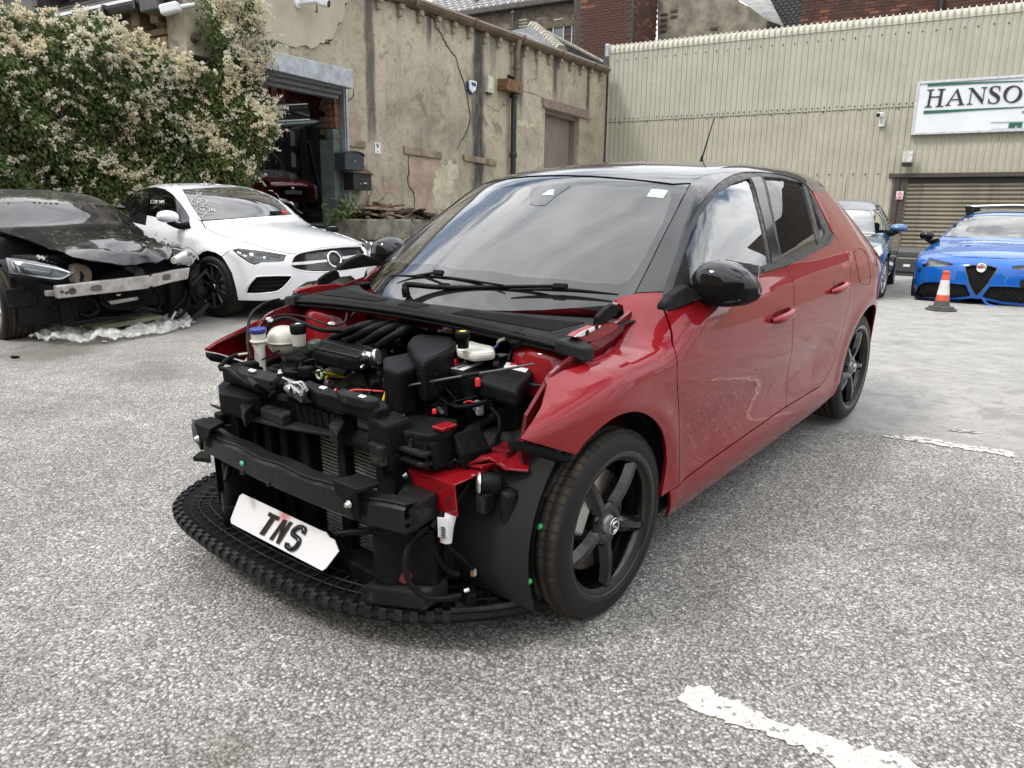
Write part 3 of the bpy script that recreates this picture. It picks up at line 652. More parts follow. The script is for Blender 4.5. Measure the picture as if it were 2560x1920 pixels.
mslat=ms.mesh('shutter_slat',M_SLAT);z=zs-.25;MB().box((us,.05,zs-.14),(us+6,.12,zs)).build('shutter_head_slot',M_BLK,bB)
while z > -.3:
    o=link('shutter_slat',mslat,bB);o.location=(us-.02,.03,z);z -=sh
# no-smoking notice
ns=empty('no_smoking_notice',FB,'small pink and white no smoking notice on the brown shutter post','notice')
a,b_=B3(1430,1175,-.1),B3(1466,1225,-.1);M_WSIGN=pm('white_sign',(.72,.73,.74),.45,var=.06,vs=2);M_PINKS=pm('faded_red_print',(.62,.22,.27),.5)
MB().box((a[0],-.085,b_[2]),(b_[0],-.073,a[2])).build('board',M_WSIGN,ns)
hh=a[2]-b_[2];cxn,czn=(a[0]+b_[0])/2,a[2]-hh*.33
MB().box((a[0]+.01,-.089,b_[2]+.01),(b_[0]-.01,-.086,b_[2]+hh*.36)).build('red_panel',M_PINKS,ns)
ring=[np.array([cxn+math.cos(t_)*hh*.22,-.087,czn+math.sin(t_)*hh*.22]) for t_ in np.linspace(0,2*math.pi,24)]
MB().tube(ring,.012,5).tube([ring[9],ring[21]],.011,5).tube([(cxn-.07,-.087,czn),(cxn+.06,-.087,czn)],.009,5).build('pictogram',M_PINKS,ns)
# floodlight and camera
flo=empty('floodlight',FB,'weathered square floodlight above the corner of the roller shutter','floodlight')
q0,q1=B4(425,1090,-.3),B4(562,1260,-.3);M_LENS=pm('cloudy_lens',(.55,.55,.52),.15,var=.35,vs=14,coat=.6)
MB().box((q0[0],-.38,q1[2]),(q1[0],-.2,q0[2])).build('lamp_case',pm('grey_cast',(.28,.28,.27),.5),flo,bevel=.02)
MB().box((q0[0]+.02,-.40,q1[2]+.03),(q1[0]-.02,-.381,q0[2]-.03)).build('lens',M_LENS,flo,bevel=.015)
MB().box((q0[0]+.03,-.36,q1[2]-.09),(q1[0]-.02,-.16,q1[2]-.005)).build('ballast_box',M_BLK,flo,bevel=.015)
MB().box((q0[0]+.08,-.2,q1[2]+.1),(q1[0]-.08,-.03,q0[2]-.15)).build('bracket',M_STEELDK,flo)
def cctv(name,fr,P,fwd,label,sc=1.0,dark=None):
    t_=empty(name,fr,label,'camera');P=np.array(P);fwd=np.array(fwd,float);fwd /=np.linalg.norm(fwd);up=np.array([0,0,1.])
    sd_=np.cross(fwd,up);sd_ /=np.linalg.norm(sd_);upp=np.cross(sd_,fwd)
    MB().obox(P,[fwd,sd_,upp],[.3*sc,.15*sc,.15*sc]).build('body',M_WSIGN,t_,bevel=.035*sc,seg=3)
    MB().lathe(P+fwd*.151*sc,fwd,[(.068*sc,0),(.068*sc,.012*sc),(.03*sc,.006*sc)],16).build('lens',M_BLK,t_)
    return t_,P
t_,P=cctv('security_camera',FB,B4(115,590,-.3),(-.35,-1,-.15),'small white security camera on the warehouse cladding left of the sign',.85)
MB().box((P[0]-.03,-.1,P[2]-.3),(P[0]+.12,-.03,P[2]-.1)).tube([(P[0]+.04,-.08,P[2]-.2),(P[0]+.03,-.25,P[2]-.05)],.04,8).build('mount',M_WSIGN,t_)
# big sign
sg=empty('warehouse_sign',FB,'large white sign with dark serif letters and green stripes on the warehouse','sign')
YS=-.16
s_tl,s_bl=B4(640,132,YS),B4(550,852,YS);u_s0=(s_tl[0]+s_bl[0])/2;zt,zb=np.mean([s_tl[2],B4(2100,62,YS)[2]]),np.mean([s_bl[2],B4(2100,815,YS)[2]])
MB().box((u_s0,YS+.01,zb),(u_s0+7.5,-.05,zt)).build('panel',pm('sign_white',(.66,.68,.71),.4,var=.05,vs=.8,dirt=.25,dirtcol=(.48,.48,.46)),sg)
f_=MB();t2=.045
f_.box((u_s0-.02,YS-.02,zb-.02),(u_s0+7.5,-.04,zb+t2)).box((u_s0-.02,YS-.02,zt-t2),(u_s0+7.5,-.04,zt+.02)).box((u_s0-.02,YS-.02,zb+t2),(u_s0+t2,-.04,zt-t2));f_.build('frame',pm('sign_frame',(.55,.56,.58),.35,metal=.3),sg,bevel=.006)
M_LET=pm('sign_black',(.018,.018,.02),.5);M_GREENS=pm('sign_green',(.012,.11,.065),.5)
def signpoly(pts,holes=(),name='letter',mat=None,sm=0):
    f3=lambda q:FB.y(2180+q[0]/5.53,180+q[1]/5.53,YS)[[0,2]]
    o=np.array([f3(q) for q in pts]);hs_=[np.array([f3(q) for q in h]) for h in holes]
    return plate(name,o,hs_,YS-.012,.014,mat or M_LET,sg,step=.5)
def ell(cx,cy,rx,ry,rot,n=40):
    return [(cx+rx*math.cos(t)*math.cos(rot)-ry*math.sin(t)*math.sin(rot),cy+rx*math.cos(t)*math.sin(rot)+ry*math.sin(t)*math.cos(rot)) for t in np.linspace(0,2*math.pi,n,endpoint=False)]
signpoly([(772,157),(2101,118),(2101,127),(1500,155),(1000,185),(768,198)],name='stripe',mat=M_GREENS)
signpoly([(716,535),(1400,507),(2101,478),(2101,488),(1400,530),(1000,560),(712,577)],name='stripe',mat=M_GREENS)
signpoly([(760,245),(865,238),(864,246),(828,256),(818,338),(934,333),(947,252),(910,244),(912,235),(1020,230),(1018,240),(985,250),(950,462),(986,468),(985,477),(876,481),(878,472),(908,464),(928,348),(815,353),(795,470),(830,477),(828,486),(726,488),(728,480),(762,470),(800,256),(764,252)])
signpoly([(1182,228),(1190,228),(1258,440),(1278,447),(1276,453),(1180,459),(1181,452),(1208,443),(1195,383),(1090,390),(1056,450),(1084,457),(1082,464),(1006,466),(1008,459),(1030,450)],[[(1165,270),(1192,372),(1098,378)]])
signpoly([(1335,222),(1398,218),(1528,375),(1552,222),(1512,217),(1514,211),(1598,207),(1596,214),(1566,222),(1528,444),(1520,444),(1382,262),(1354,432),(1390,440),(1388,447),(1304,450),(1306,443),(1340,432),(1372,246),(1362,232),(1334,228)])
S_l=loop_smooth([(1776,195),(1770,262),(1762,262),(1752,222),(1718,204),(1680,210),(1664,238),(1680,268),(1730,300),(1768,340),(1764,390),(1726,428),(1668,438),(1618,428),(1604,436),(1602,436),(1610,368),(1618,370),(1632,412),(1672,428),(1712,416),(1728,384),(1708,350),(1656,316),(1624,276),(1632,226),(1672,198),(1722,192),(1764,200)],3)
signpoly(S_l)
signpoly(ell(1946,306,136,116,-.45),[ell(1946,306,112,76,-1.0)])
signpoly([(1645,694),(2101,683),(2101,686),(1645,698)],name='rule',mat=pm('grey_print',(.2,.2,.2),.5))
signpoly([(1655,786),(2101,778),(2101,780),(1655,789)],name='rule',mat=pm('grey_print',(.2,.2,.2),.5))
def text_mesh(name,body,size,ext,mat,parent,loc,rot=(R(90),0,0),scale=(1,1,1),shear=0.,off=0.,align='LEFT'):
    cu=bpy.data.curves.new(name,'FONT');cu.body=body;cu.size=size;cu.extrude=ext;cu.shear=shear;cu.offset=off;cu.align_x=align;cu.space_character=1.05;cu.resolution_u=3
    tmp=bpy.data.objects.new('t',cu);me=bpy.data.meshes.new_from_object(tmp);bpy.data.objects.remove(tmp);me.name=name
    me.materials.clear();me.materials.append(mat);o=link(name,me,parent);o.location=loc;o.rotation_euler=rot;o.scale=scale;return o
pS=B4(1888,765,YS);hS=abs(B4(1888,706,YS)[2]-pS[2])
text_mesh('lettering','SPE',hS/.72,.004,M_GREENS,sg,(pS[0],YS-.006,pS[2]),scale=(1.25,1,1),off=.012)
signpoly(loop_smooth([(2101,545),(2084,540),(2074,552),(2090,563),(2101,570),(2101,565),(2090,556),(2084,550),(2092,546),(2101,549)],2),mat=M_LET)
# ------------------------------------------------------------------ brick mill blocks beyond
def far_frame(px,py,Y,X):
    P=WORLD.y(px,py,Y);return Frame((P[0],Y,0),X)
FT=far_frame(1578,150,36,(.863,-.505));FTr=Frame(FT.o,(.505,.863))
def brick_mat(name,c1,c2,c3,mort,sc=1.0):
    mt,t,b=newmat(name);oc=N(t,'ShaderNodeTexCoord').outputs['Object']
    c=N(t,'ShaderNodeNewGeometry').outputs['Random Per Island']
    cc=ramp(t,c,[(0,c1),(.45,c2),(.8,c2),(.88,c3),(1,c3)]);cc=mixc(t,mrange(t,noise(t,2.2,7,.7),.45,.7,0,.75),cc,tuple(x*.38 for x in c2))
    L(t,mixc(t,mrange(t,noise(t,30,4,.6),.3,.7,0,.5),cc,tuple(x*.7 for x in c1)),b.inputs['Base Color']);b.inputs['Roughness'].default_value=.9;return mt
M_BRK=brick_mat('dark_red_brick',(.055,.028,.023),(.095,.040,.030),(.26,.095,.05),None)
M_BRKD=brick_mat('sooty_brick',(.075,.05,.042),(.11,.068,.054),(.19,.10,.07),None)
M_MORT=pm('sooty_mortar',(.065,.052,.045),.95,var=.3)
def brick_wall(parent,u0,u1,z0,z1,mat,n_parts,bw=.36,bh=.125,holes=(),y=0.0,keep=None,g=.018):
    """coursed brick face in the x-z plane: the first n_parts bricks nearest the bottom right are objects, the others one stuff mesh"""
    proto=MB().box((-.5*(bw-g),-.02,-.5*(bh-g)),(.5*(bw-g),.02,.5*(bh-g))).mesh('brick',mat);cells=[]
    j=0;z=z0+bh/2
    while z < z1:
        u=u0+bw*(.5+.5*(j % 2))
        while u < u1-bw*.45:
            if not any(h[0]-bw*.3 < u < h[1]+bw*.3 and h[2]-.02 < z < h[3]+.02 for h in holes) and (keep is None or keep(u,z)):cells.append((u,z))
            u +=bw
        z +=bh;j +=1
    k0=set(sorted(range(len(cells)),key=lambda i:-cells[i][1] if False else abs(cells[i][1]-z0-1.2)*.6+abs(cells[i][0]-u1)*.3)[:n_parts]);mb=MB()
    for i,(u,z) in enumerate(cells):
        dy_=rnd.uniform(-.008,.008)
        if i in k0:
            o=link('brick',proto,parent);o.location=(u,y+dy_,z)
        else:mb.box((u-.5*(bw-g),y-.02+dy_,z-.5*(bh-g)),(u+.5*(bw-g),y+.02+dy_,z+.5*(bh-g)))
    mb.build('brickwork',mat,parent,kind='stuff')
bC=empty('brick_tower',FT,'dark red brick tower block with orange patched bricks behind the warehouse','building')
tu0=FT.y(1450,80,0)[0];tz0,tz1=5.2,FT.y(1578,-60,0)[2];tR=FTr.y(1640,60,0)[0]
MB().box((tu0,.0,3),(0,3,tz1)).build('core',M_MORT,bC)
brick_wall(bC,tu0,0.0,tz0,tz1,M_BRK,290)
# the tower's right-hand face: a second leaf of bricks at right angles
mb=MB();z=tz0+.0625;j=0
while z < tz1:
    v=.18+.18*(j % 2)
    while v < tR:
        mb.box((-.0,v-.17,z-.053),(.022+rnd.uniform(-.006,.006),v+.17,z+.053));v +=.36
    z +=.125;j +=1
mb.build('brickwork',M_BRK,bC,kind='stuff');MB().box((-3,0.001,3),(-.001,tR,tz1)).build('core',M_MORT,bC)
# stone fronted range with louvred windows, slate roof and gutter
bD=empty('louvred_range',Frame(FT.o+FT.rot[:,1]*.6,(.863,-.505)),'soot darkened brick range with broken white louvres under a slate roof','building');FD=Frame(FT.o+FT.rot[:,1]*.6,(.863,-.505))
def D4(X,Y,y=0):return FD.y(1150+X/3.687,Y/3.687,y)
du1=tu0;du0=D4(-300,300)[0];gA,gB=D4(210,150),D4(1080,0);gzD=lambda u:gA[2]+(gB[2]-gA[2])*(u-gA[0])/(gB[0]-gA[0]);gm=gzD((du0+du1)/2)
gm=np.mean([gA[2],gB[2]])
MB().box((du0,.001,3),(du1,3,gm)).build('core',M_MORT,bD)
wins=[]
for (xa,xb,yt,yl,yb) in ((390,468,195,275,420),(545,625,165,262,420),(708,790,140,268,420),(872,958,112,240,380),(1046,1103,80,220,410)):
    a,b_,c_,d_=D4(xa,yt),D4(xb,yt),D4(xa,yl),D4(xa,yb);wins.append((a[0],b_[0],d_[2],a[2],c_[2]))
brick_wall(bD,du0,du1,5.5,gm-1.1,M_BRKD,200,bw=.5,bh=.16,holes=[(q[0],q[1],q[2],q[3]) for q in wins],g=.03)
M_LOUV=pm('peeling_white_louvre',(.46,.44,.39),.8,var=.3,vs=9);M_WINB=pm('boarded_blue_pane',(.12,.145,.16),.5,var=.15)
mlv={}
for (a0,a1,zb_,zt_,zl_) in wins:
    wd=empty('window',None) if False else MB().box((a0-.06,-.05,zb_),(a0,.02,zt_)).box((a1,-.05,zb_),(a1+.06,.02,zt_)).box((a0,-.05,zt_-.06),(a1,.02,zt_)).box((a0,-.05,zb_-.07),(a1,.02,zb_)).build('window',pm('white_frame',(.42,.40,.36),.8,var=.25),bD)
    MB().box((a0,-.01,zb_),(a1,.0,zl_)).build('pane',M_WINB,wd)
    k=max(3,int((zt_-zl_)/.16))
    for i in range(k):
        z=zl_+(i+.3)*(zt_-.06-zl_)/k;o=link('louvre',MB().box((a0,-.06,0),(a1,-.035,.1)).mesh('louvre',M_LOUV),wd);o.location=(0,rnd.uniform(-.01,.01),z);o.rotation_euler=(rnd.uniform(-.3,-.1),0,0)
MB().box((du0,-.06,gm-1.05),(du1+.0,0.0,gm)).build('stone_band',pm('soot_stone',(.10,.082,.062),.9,var=.35,vs=3),bD)
MB().box((du0-.2,-.42,gm-.02),(du1+.05,-.06,gm+.26)).build('gutter',pm('dark_gutter',(.06,.052,.045),.5,var=.3),bD,bevel=.05)
slate_roof('roof_slates',[(du0-.2,-.42,gm+.25),(du1+1,-.42,gm+.25),(du1+1,3.2,gm+3.4),(du0-.2,3.2,gm+3.4)],18,.42,bD,pm('grey_slate',(.17,.17,.17),.7,var=.25,vs=5))
vp=D4(135,100,-.1);MB().tube([(vp[0],.1,gm+.4),(vp[0],.1,gm+3.2)],.1,8).build('vent_pipe',M_STEELDK,bD)
sp=D4(487,270,-.3);MB().tube([(sp[0],-.3,gm-4.),(sp[0],-.3,D4(487,130,-.3)[2])],.07,8).lathe((sp[0],-.3,D4(487,130,-.3)[2]),(0,0,1),[(.1,-.02),(.13,.05),(.08,.14)],10).build('soil_pipe',M_STEELDK,bD)
# patched rendered block to the right of the tower
FE=Frame(FT.o+FTr.rot[:,0]*tR*1.0,(.863,-.505));bE=empty('patched_block',FE,'crumbling grey rendered block with bare brick patches beside the tower','building')
def E3(X,Y,y=0):return FE.y(1660+X/2.458,Y/2.458,y)
pts=[(-40,300),(-40,-120),(440,-120),(440,0),(560,60),(640,95),(655,140),(680,150),(760,300)]
P=np.array([E3(*q)[[0,2]] for q in pts]);plate('wall',P,[],0,.6,pm('patchy_old_render',(.20,.18,.14),.93,var=.4,vs=1.6,bmp=.5,bs=12,dirt=.6,dirtcol=(.09,.08,.06)),bE,step=1.)
for c_ in ([(-20,75),(10,65),(30,100),(35,160),(20,200),(-10,195),(-25,140)],[(45,70),(75,65),(92,85),(85,110),(60,110),(40,95)],[(290,150),(325,140),(345,165),(310,185),(285,175)]):
    cc=np.array([E3(*q)[[0,2]] for q in c_]);lo,hi=cc.min(0),cc.max(0);brick_wall(bE,lo[0],hi[0],lo[1],hi[1],M_BRK,40,y=-.01,keep=lambda u,z:inside([(u,z)],cc)[0])
MB().prism([E3(*q,-.0)+[0,-.05,0] for q in ((655,120),(690,150),(640,90),(610,70))][:4],(0,.4,0)).build('broken_edge',M_BRKD,bE)
# corrugated lean-to roof, slate hung wall, long brick wall beyond the parapet
FG=Frame(FT.o+FTr.rot[:,0]*2.0+np.array([1.5,0,0]),(.863,-.505));bG=empty('brick_mill',FG,'long dark brick mill wall with slate hung corner behind the warehouse roof','building')
def G3(X,Y,y=0):return FG.y(1660+X/2.458,Y/2.458,y)
mb=MB();tl,tr,br,bl=G3(455,-10,-1),G3(650,-10,-.5),G3(735,160,-3),G3(640,130,-3.2)
n_=22
for k in range(n_):
    t0,t1=k/n_,(k+1)/n_;A_,B_=tl+(tr-tl)*t0,bl+(br-bl)*t0;C_,D_=tl+(tr-tl)*t1,bl+(br-bl)*t1;o_=np.array([0,-.06 if k % 2 else 0,0]);o2=np.array([0,0 if k % 2 else -.06,0])
    mb.quad(A_+o_,B_+o_,D_+o2,C_+o2)
mb.build('sheet_roof',pm('grey_sheet_roof',(.27,.27,.255),.5,metal=.2,var=.25,vs=3),bG)
a,b_=G3(690,150),G3(845,-40);mb=MB();rows=9
for j in range(rows+3):
    z=a[2]-.3+(b_[2]-a[2]+.3)*j/(rows+2); 
    for i in range(6):u=a[0]-.3+(b_[0]-a[0]+.2)*(i+.5*(j % 2)-.5)/5;mb.box((u,-.03-.01*rnd.random(),z),(u+(b_[0]-a[0])/5-.02,0,z+(b_[2]-a[2])/(rows+2)*1.05))
mb.build('slate_hanging',pm('blue_black_slate',(.032,.034,.04),.5,var=.3),bG)
MB().box((a[0]-.4,.0,3),(G3(2212,80)[0]+16,1,b_[2]+2)).build('core',M_MORT,bG)
brick_wall(bG,b_[0],G3(2212,80)[0]+2,G3(1500,140)[2]-1.6,b_[2]+1.2,M_BRK,280,bw=.40,bh=.13)
MB().tube([(G3(1703,40)[0],-.15,4),(G3(1703,40)[0],-.15,b_[2]+2)],.09,8).build('downpipe',M_BLACKPIPE,bG)
# ------------------------------------------------------------------ stone building behind the climber (left)
cP=WORLD.y(470,60,12.9);FC=Frame((cP[0]-.1,12.9+.1,0),(-.863,.505)); 
FC=Frame((cP[0],12.9,0),(.863,-.505))           # x runs towards the corner (0), face looks at the camera
M_SAND=pm('golden_sandstone',(.33,.245,.125),.9,var=.3,vs=5,bmp=.6,bs=22,dirt=.5,dirtcol=(.17,.12,.065));M_SANDD=pm('dark_sandstone',(.19,.135,.075),.9,var=.3,vs=5,bmp=.6,bs=22)
bS=empty('stone_building',FC,'old golden sandstone building with black gutter and slate roof behind the climber','building')
def C1(X,Y,y=0):return FC.y(X/3.16,Y/3.16,y)
zg=np.mean([C1(1060,85,-.1)[2],C1(850,140,-.1)[2]]);uC0=C1(380,190)[0]-3
print('STONE',zg,uC0,C1(1480,300))
MB().box((uC0,.05,0),(0,.5,zg)).build('core',M_MORT,bS)
rows_=[];z=zg-.42
top_band=MB().box((C1(880,250)[0]-4,-.10,z),(0,.05,z+.10));top_band.build('ledge_course',M_SANDD,bS,bevel=.015)
cnt=0;zz=z
while zz > 2.0:
    h=rnd.choice((.16,.22,.26,.3));zz -=h;u=0.0
    while u > uC0+1.5 and u > -5.5:
        wd=rnd.uniform(.25,.62)*(1.3 if h < .2 else 1);a=max(u-wd,uC0)
        o=MB().box((a+.012,-.03-rnd.uniform(0,.03),zz+.012),(u-.012,.06,zz+h-.012)).build('stone',M_SANDD if rnd.random() < .12 else M_SAND,bS,bevel=.018,seg=1);u=a;cnt +=1
o=MB().box((-5.5,.0,z+.1),(0,.06,zg)).build('frieze',M_SAND,bS)
for X,Y in ((860,175),(1128,120),(1275,85)):
    P=C1(X,Y,-.15);MB().box((P[0]-.11,-.3,zg-.42+.12),(P[0]+.11,0,zg-.06)).build('corbel',M_SANDD,bS,bevel=.02)
M_BGUT=pm('black_plastic_gutter',(.018,.021,.024),.35,var=.2)
gm_=MB();pr=[(-.42+.11*math.cos(t),-.0+.11*math.sin(t)) for t in np.linspace(math.pi,2*math.pi,9)]
for i in range(8):gm_.add([(uC0,pr[i][0],zg+pr[i][1]),(.25,pr[i][0],zg+pr[i][1]),(.25,pr[i+1][0],zg+pr[i+1][1]),(uC0,pr[i+1][0],zg+pr[i+1][1])],[(0,1,2,3)],True)
gm_.box((uC0,-.30,zg-.06),(.1,-.02,zg+.02)).quad(*[(.25,y_,zg+z_) for y_,z_ in pr]);gm_.build('gutter',M_BGUT,bS)
for k in range(8):MB().box((-.6-k*.85,-.54,zg-.12),(-.55-k*.85,-.3,zg+.03)).build('gutter_bracket',M_BGUT,bS)
MB().box((uC0,-.40,zg+.03),(.1,-.33,zg+.10)).build('white_verge_strip',M_WSIGN,bS)
slate_roof('roof_slates',[(uC0,-.38,zg+.08),(.1,-.38,zg+.08),(.1,4.5,zg+3.2),(uC0,4.5,zg+3.2)],18,.42,bS,pm('brown_grey_slate',(.10,.09,.083),.75,var=.3,vs=4))
MB().box((-.35,-.6,zg-.22),(.12,-.25,zg+.45)).build('hopper_box',M_STEELDK,bS,bevel=.02)
wp=C1(1540,330,-.2);MB().tube([(.12,-.12,2),(.12,-.12,wp[2]),(.35,-.12,wp[2]+.1)],.07,8).build('waste_pipe',pm('brown_pipe',(.10,.06,.045),.6),bS)
t_,P=cctv('security_camera',FC,C1(1345,68,-.5),(-.9,-.55,-.25),'white bullet camera under the black gutter of the stone building',1.0)
MB().tube([P,P+np.array([.12,.35,.12])],.035,8).build('mount',M_WSIGN,t_)
# gable far left
FGb=Frame(WORLD.y(100,40,19),(.863,-.505));FGb=Frame((FGb.o[0],FGb.o[1],0),(.863,-.505));bH=empty('gable_building',FGb,'pale rendered gable end showing above the climber at the far left','building')
gp=[FGb.y(X/3.16,Y/3.16,0) for X,Y in ((-300,200),(-300,-200),(200,-160),(395,0),(500,80),(560,140),(560,260))]
plate('gable_wall',[q[[0,2]] for q in gp],[],0,3,pm('dull_render',(.25,.215,.165),.9,var=.2,vs=1),bH,step=2)
MB().tube([FGb.y(200/3.16,-160/3.16,-.05),FGb.y(395/3.16,0,-.05),FGb.y(505/3.16,82/3.16,-.05)],.09,6).build('verge',M_STONEDK,bH)
# ------------------------------------------------------------------ flowering climber
FH=Frame((A0[0]+.05-.505*2.0+.863*.35,A0[1]-.863*2.0-.505*.35,0),(.505,.863))
FH=Frame((A0[0]+.863*.50,A0[1]-.505*.50,0),(.505,.863))
def H1(x,y):return FH.y(x,y,0)[[0,2]]
out_px=[(-260,470),(-260,-40),(-60,0),(0,6),(40,-2),(62,8),(70,40),(92,12),(112,30),(130,20),(150,45),(185,30),(205,48),(235,36),(262,48),(268,70),(290,92),(315,76),(340,100),(352,118),(382,112),(400,130),(430,150),(470,146),(508,160),(536,186),(552,172),(548,120),(530,90),(524,40),(516,-20),(560,-30),(570,20),(600,0),(622,6),(628,40),(640,70),(655,90),(672,105),(664,140),(650,160),(655,195),(660,230),(655,280),(672,300),(655,345),(650,385),(630,420),(640,440),(610,470),(640,520),(500,560),(0,640)]
OUT=np.array([H1(*q) for q in out_px]);lo,hi=OUT.min(0),OUT.max(0);print('HEDGE',lo,hi)
def bulge(u,z):
    o=np.zeros(len(u))
    for s_,a in ((.55,.30),(1.5,.16),(3.6,.07)):
        o +=a*np.sin(u*s_*2.1+1.3*np.sin(z*s_*1.7+s_))*np.cos(z*s_*2.4+.9*np.sin(u*s_*1.3))
    return o
def clump(u,z,s,ph=0):return .5+.5*np.sin(u*s+ph+1.7*np.sin(z*s*.8+ph))*np.sin(z*s*1.15-ph+1.3*np.sin(u*s*.7))
def scatter(n,keepf=None):
    P=np.stack([nr.uniform(lo[0],hi[0],n),nr.uniform(max(lo[1],-.1),hi[1],n)],1);P=P[inside(P,OUT)]
    if keepf is not None:P=P[nr.random(len(P)) < keepf(P[:,0],P[:,1])]
    return P
def leaf_mesh(name,C,nrm,up,L_,W_,mat,parent,bend=.25,kind='stuff'):
    n=len(C);side=np.cross(nrm,up);side /=np.linalg.norm(side,axis=1)[:,None]+1e-9;up=np.cross(side,nrm)
    V=np.empty((n,4,3));V[:,0]=C;V[:,1]=C-up*(L_*.45)[:,None]+side*(W_*.5)[:,None]+nrm*(W_*bend)[:,None];V[:,2]=C-up*L_[:,None];V[:,3]=C-up*(L_*.45)[:,None]-side*(W_*.5)[:,None]+nrm*(W_*bend)[:,None]
    V=V.reshape(-1,3);b=np.arange(n)*4;T=np.stack([b,b+1,b+2,b,b+2,b+3],1).reshape(-1,3)
    me=bpy.data.meshes.new(name);me.vertices.add(len(V));me.vertices.foreach_set('co',V.ravel());me.loops.add(T.size);me.loops.foreach_set('vertex_index',T.ravel().astype(np.int32))
    me.polygons.add(len(T));me.polygons.foreach_set('loop_start',np.arange(0,T.size,3,dtype=np.int32));me.update(calc_edges=True);me.materials.append(mat);return link(name,me,parent,kind)
def leaf_mat(name,stops,rough=.55,trans=.3):
    mt,t,b=newmat(name);g=N(t,'ShaderNodeNewGeometry');c=ramp(t,g.outputs['Random Per Island'],stops);n=noise(t,1.1,5,.6)
    c=mixc(t,mrange(t,n,.35,.65,0,.55),c,mixc(t,1.,c,(1.12,.98,.8),'MULTIPLY'));L(t,c,b.inputs['Base Color']);b.inputs['Roughness'].default_value=rough
    tl=N(t,'ShaderNodeBsdfTranslucent');L(t,c,tl.inputs[0]);ms_=N(t,'ShaderNodeMixShader',n0=trans);L(t,b.outputs[0],ms_.inputs[1]);L(t,tl.outputs[0],ms_.inputs[2])
    L(t,ms_.outputs[0],[q for q in t.nodes if q.type=='OUTPUT_MATERIAL'][0].inputs[0]);return mt
hd=empty('flowering_climber',FH,'tall mass of green climber with sprays of cream flowers covering the left wall','climbing plant')
M_LEAF=leaf_mat('climber_leaf',[(0,(.040,.072,.018)),(.4,(.075,.125,.030)),(.78,(.12,.175,.045)),(.95,(.18,.18,.055)),(1,(.19,.115,.05))])
M_FLOW=leaf_mat('cream_flower',[(0,(.54,.50,.36)),(.35,(.74,.70,.56)),(1,(.86,.84,.74))],.7,.4)
M_STEM=pm('dry_stem',(.085,.058,.036),.9,var=.3)
P=scatter(98000,lambda u,z:np.clip(.35+.9*clump(u,z,2.3)*.8+.25*clump(u,z,5.1,1.),.15,1)*np.where(u > -1.1,.6,1)*np.where(z < 1.7,.8,1));n=len(P)
d_=nr.random(n)**1.8*.55;C_=np.stack([P[:,0],-bulge(P[:,0],P[:,1])+d_-.18,P[:,1]],1)
nm=np.stack([nr.normal(0,.55,n),-np.abs(nr.normal(.8,.3,n)),nr.normal(.35,.5,n)],1);nm /=np.linalg.norm(nm,axis=1)[:,None];up=np.stack([nr.normal(0,.5,n),nr.normal(0,.2,n),np.ones(n)],1)
leaf_mesh('foliage',C_,nm,up,nr.uniform(.035,.085,n),nr.uniform(.028,.06,n),M_LEAF,hd)
# flower sprays: many small florets strung along short drooping or rising branches
top=lambda u,z:np.clip((z-(np.interp(u,[-9,-4,-1.5,0],[4.1,3.9,3.2,4.5])-1.35))/1.3,0,1)
sprays=scatter(16000,lambda u,z:np.clip(.03+.34*top(u,z)**1.5+.30*(clump(u,z,3.1,2.)**4)+.30*(u > -.85),0,1)*np.where(z < 1.5,.45,1));cc,sz=[],[]
for u,z in sprays:
    if nr.random() > .85:continue
    b0=np.array([u,-bulge(np.array([u]),np.array([z]))[0]-.2,z]);dr=np.array([nr.normal(0,.7),-.35,nr.normal(.45,.4)]);dr /=np.linalg.norm(dr);ln=nr.uniform(.08,.24)
    for q in range(int(ln*nr.uniform(130,210))):
        t=nr.random();cc.append(b0+dr*ln*t+np.array([0,0,-.25*ln*t*t])+nr.normal(0,.016*(1.25-t),3));sz.append(nr.uniform(.018,.042))
C_=np.array(cc);n=len(C_);sz=np.array(sz);nm=nr.normal(0,1,(n,3))+[0,-.8,.4];nm /=np.linalg.norm(nm,axis=1)[:,None];up=nr.normal(0,1,(n,3))
leaf_mesh('flowers',C_,nm,up,sz,sz*.9,M_FLOW,hd);print('LEAVES',len(P),'FLORETS',n)
mb=MB()
for u,z in scatter(1500,lambda u,z:np.where(z < 2.2,.7,.3)):
    b0=np.array([u,-bulge(np.array([u]),np.array([z]))[0]+.02,z]);l_=nr.uniform(.3,1.0)
    mb.tube([b0,b0+[nr.normal(0,.1),nr.normal(0,.06),-l_*.5],b0+[nr.normal(0,.16),nr.normal(0,.06)+.05,-l_]],[.008,.005],4,caps=False)
for k in range(12):
    u=nr.uniform(-2.5,-2.0);z=nr.uniform(3.4,4.4);mb.tube([(u,.0,z),(u+nr.normal(0,.08),-.03,z-.5),(u+nr.normal(0,.14),.05,z-1.2)],.008,4,caps=False)
mb.build('stems',M_STEM,hd,kind='stuff')
# backing wall added dark to paint the shaded depth of the foliage
bw=empty('climber_backing',FH,'dark backing wall added behind the flowering climber for the shade inside it','wall')
plate('wall',[H1(x,y) for x,y in ((-260,480),(-260,30),(0,60),(230,100),(480,190),(560,215),(590,230),(600,420),(600,560),(0,660))],[],.42,.12,pm('dark_backing',(.045,.038,.03),.95,var=.4,vs=3),bw,step=1.5)
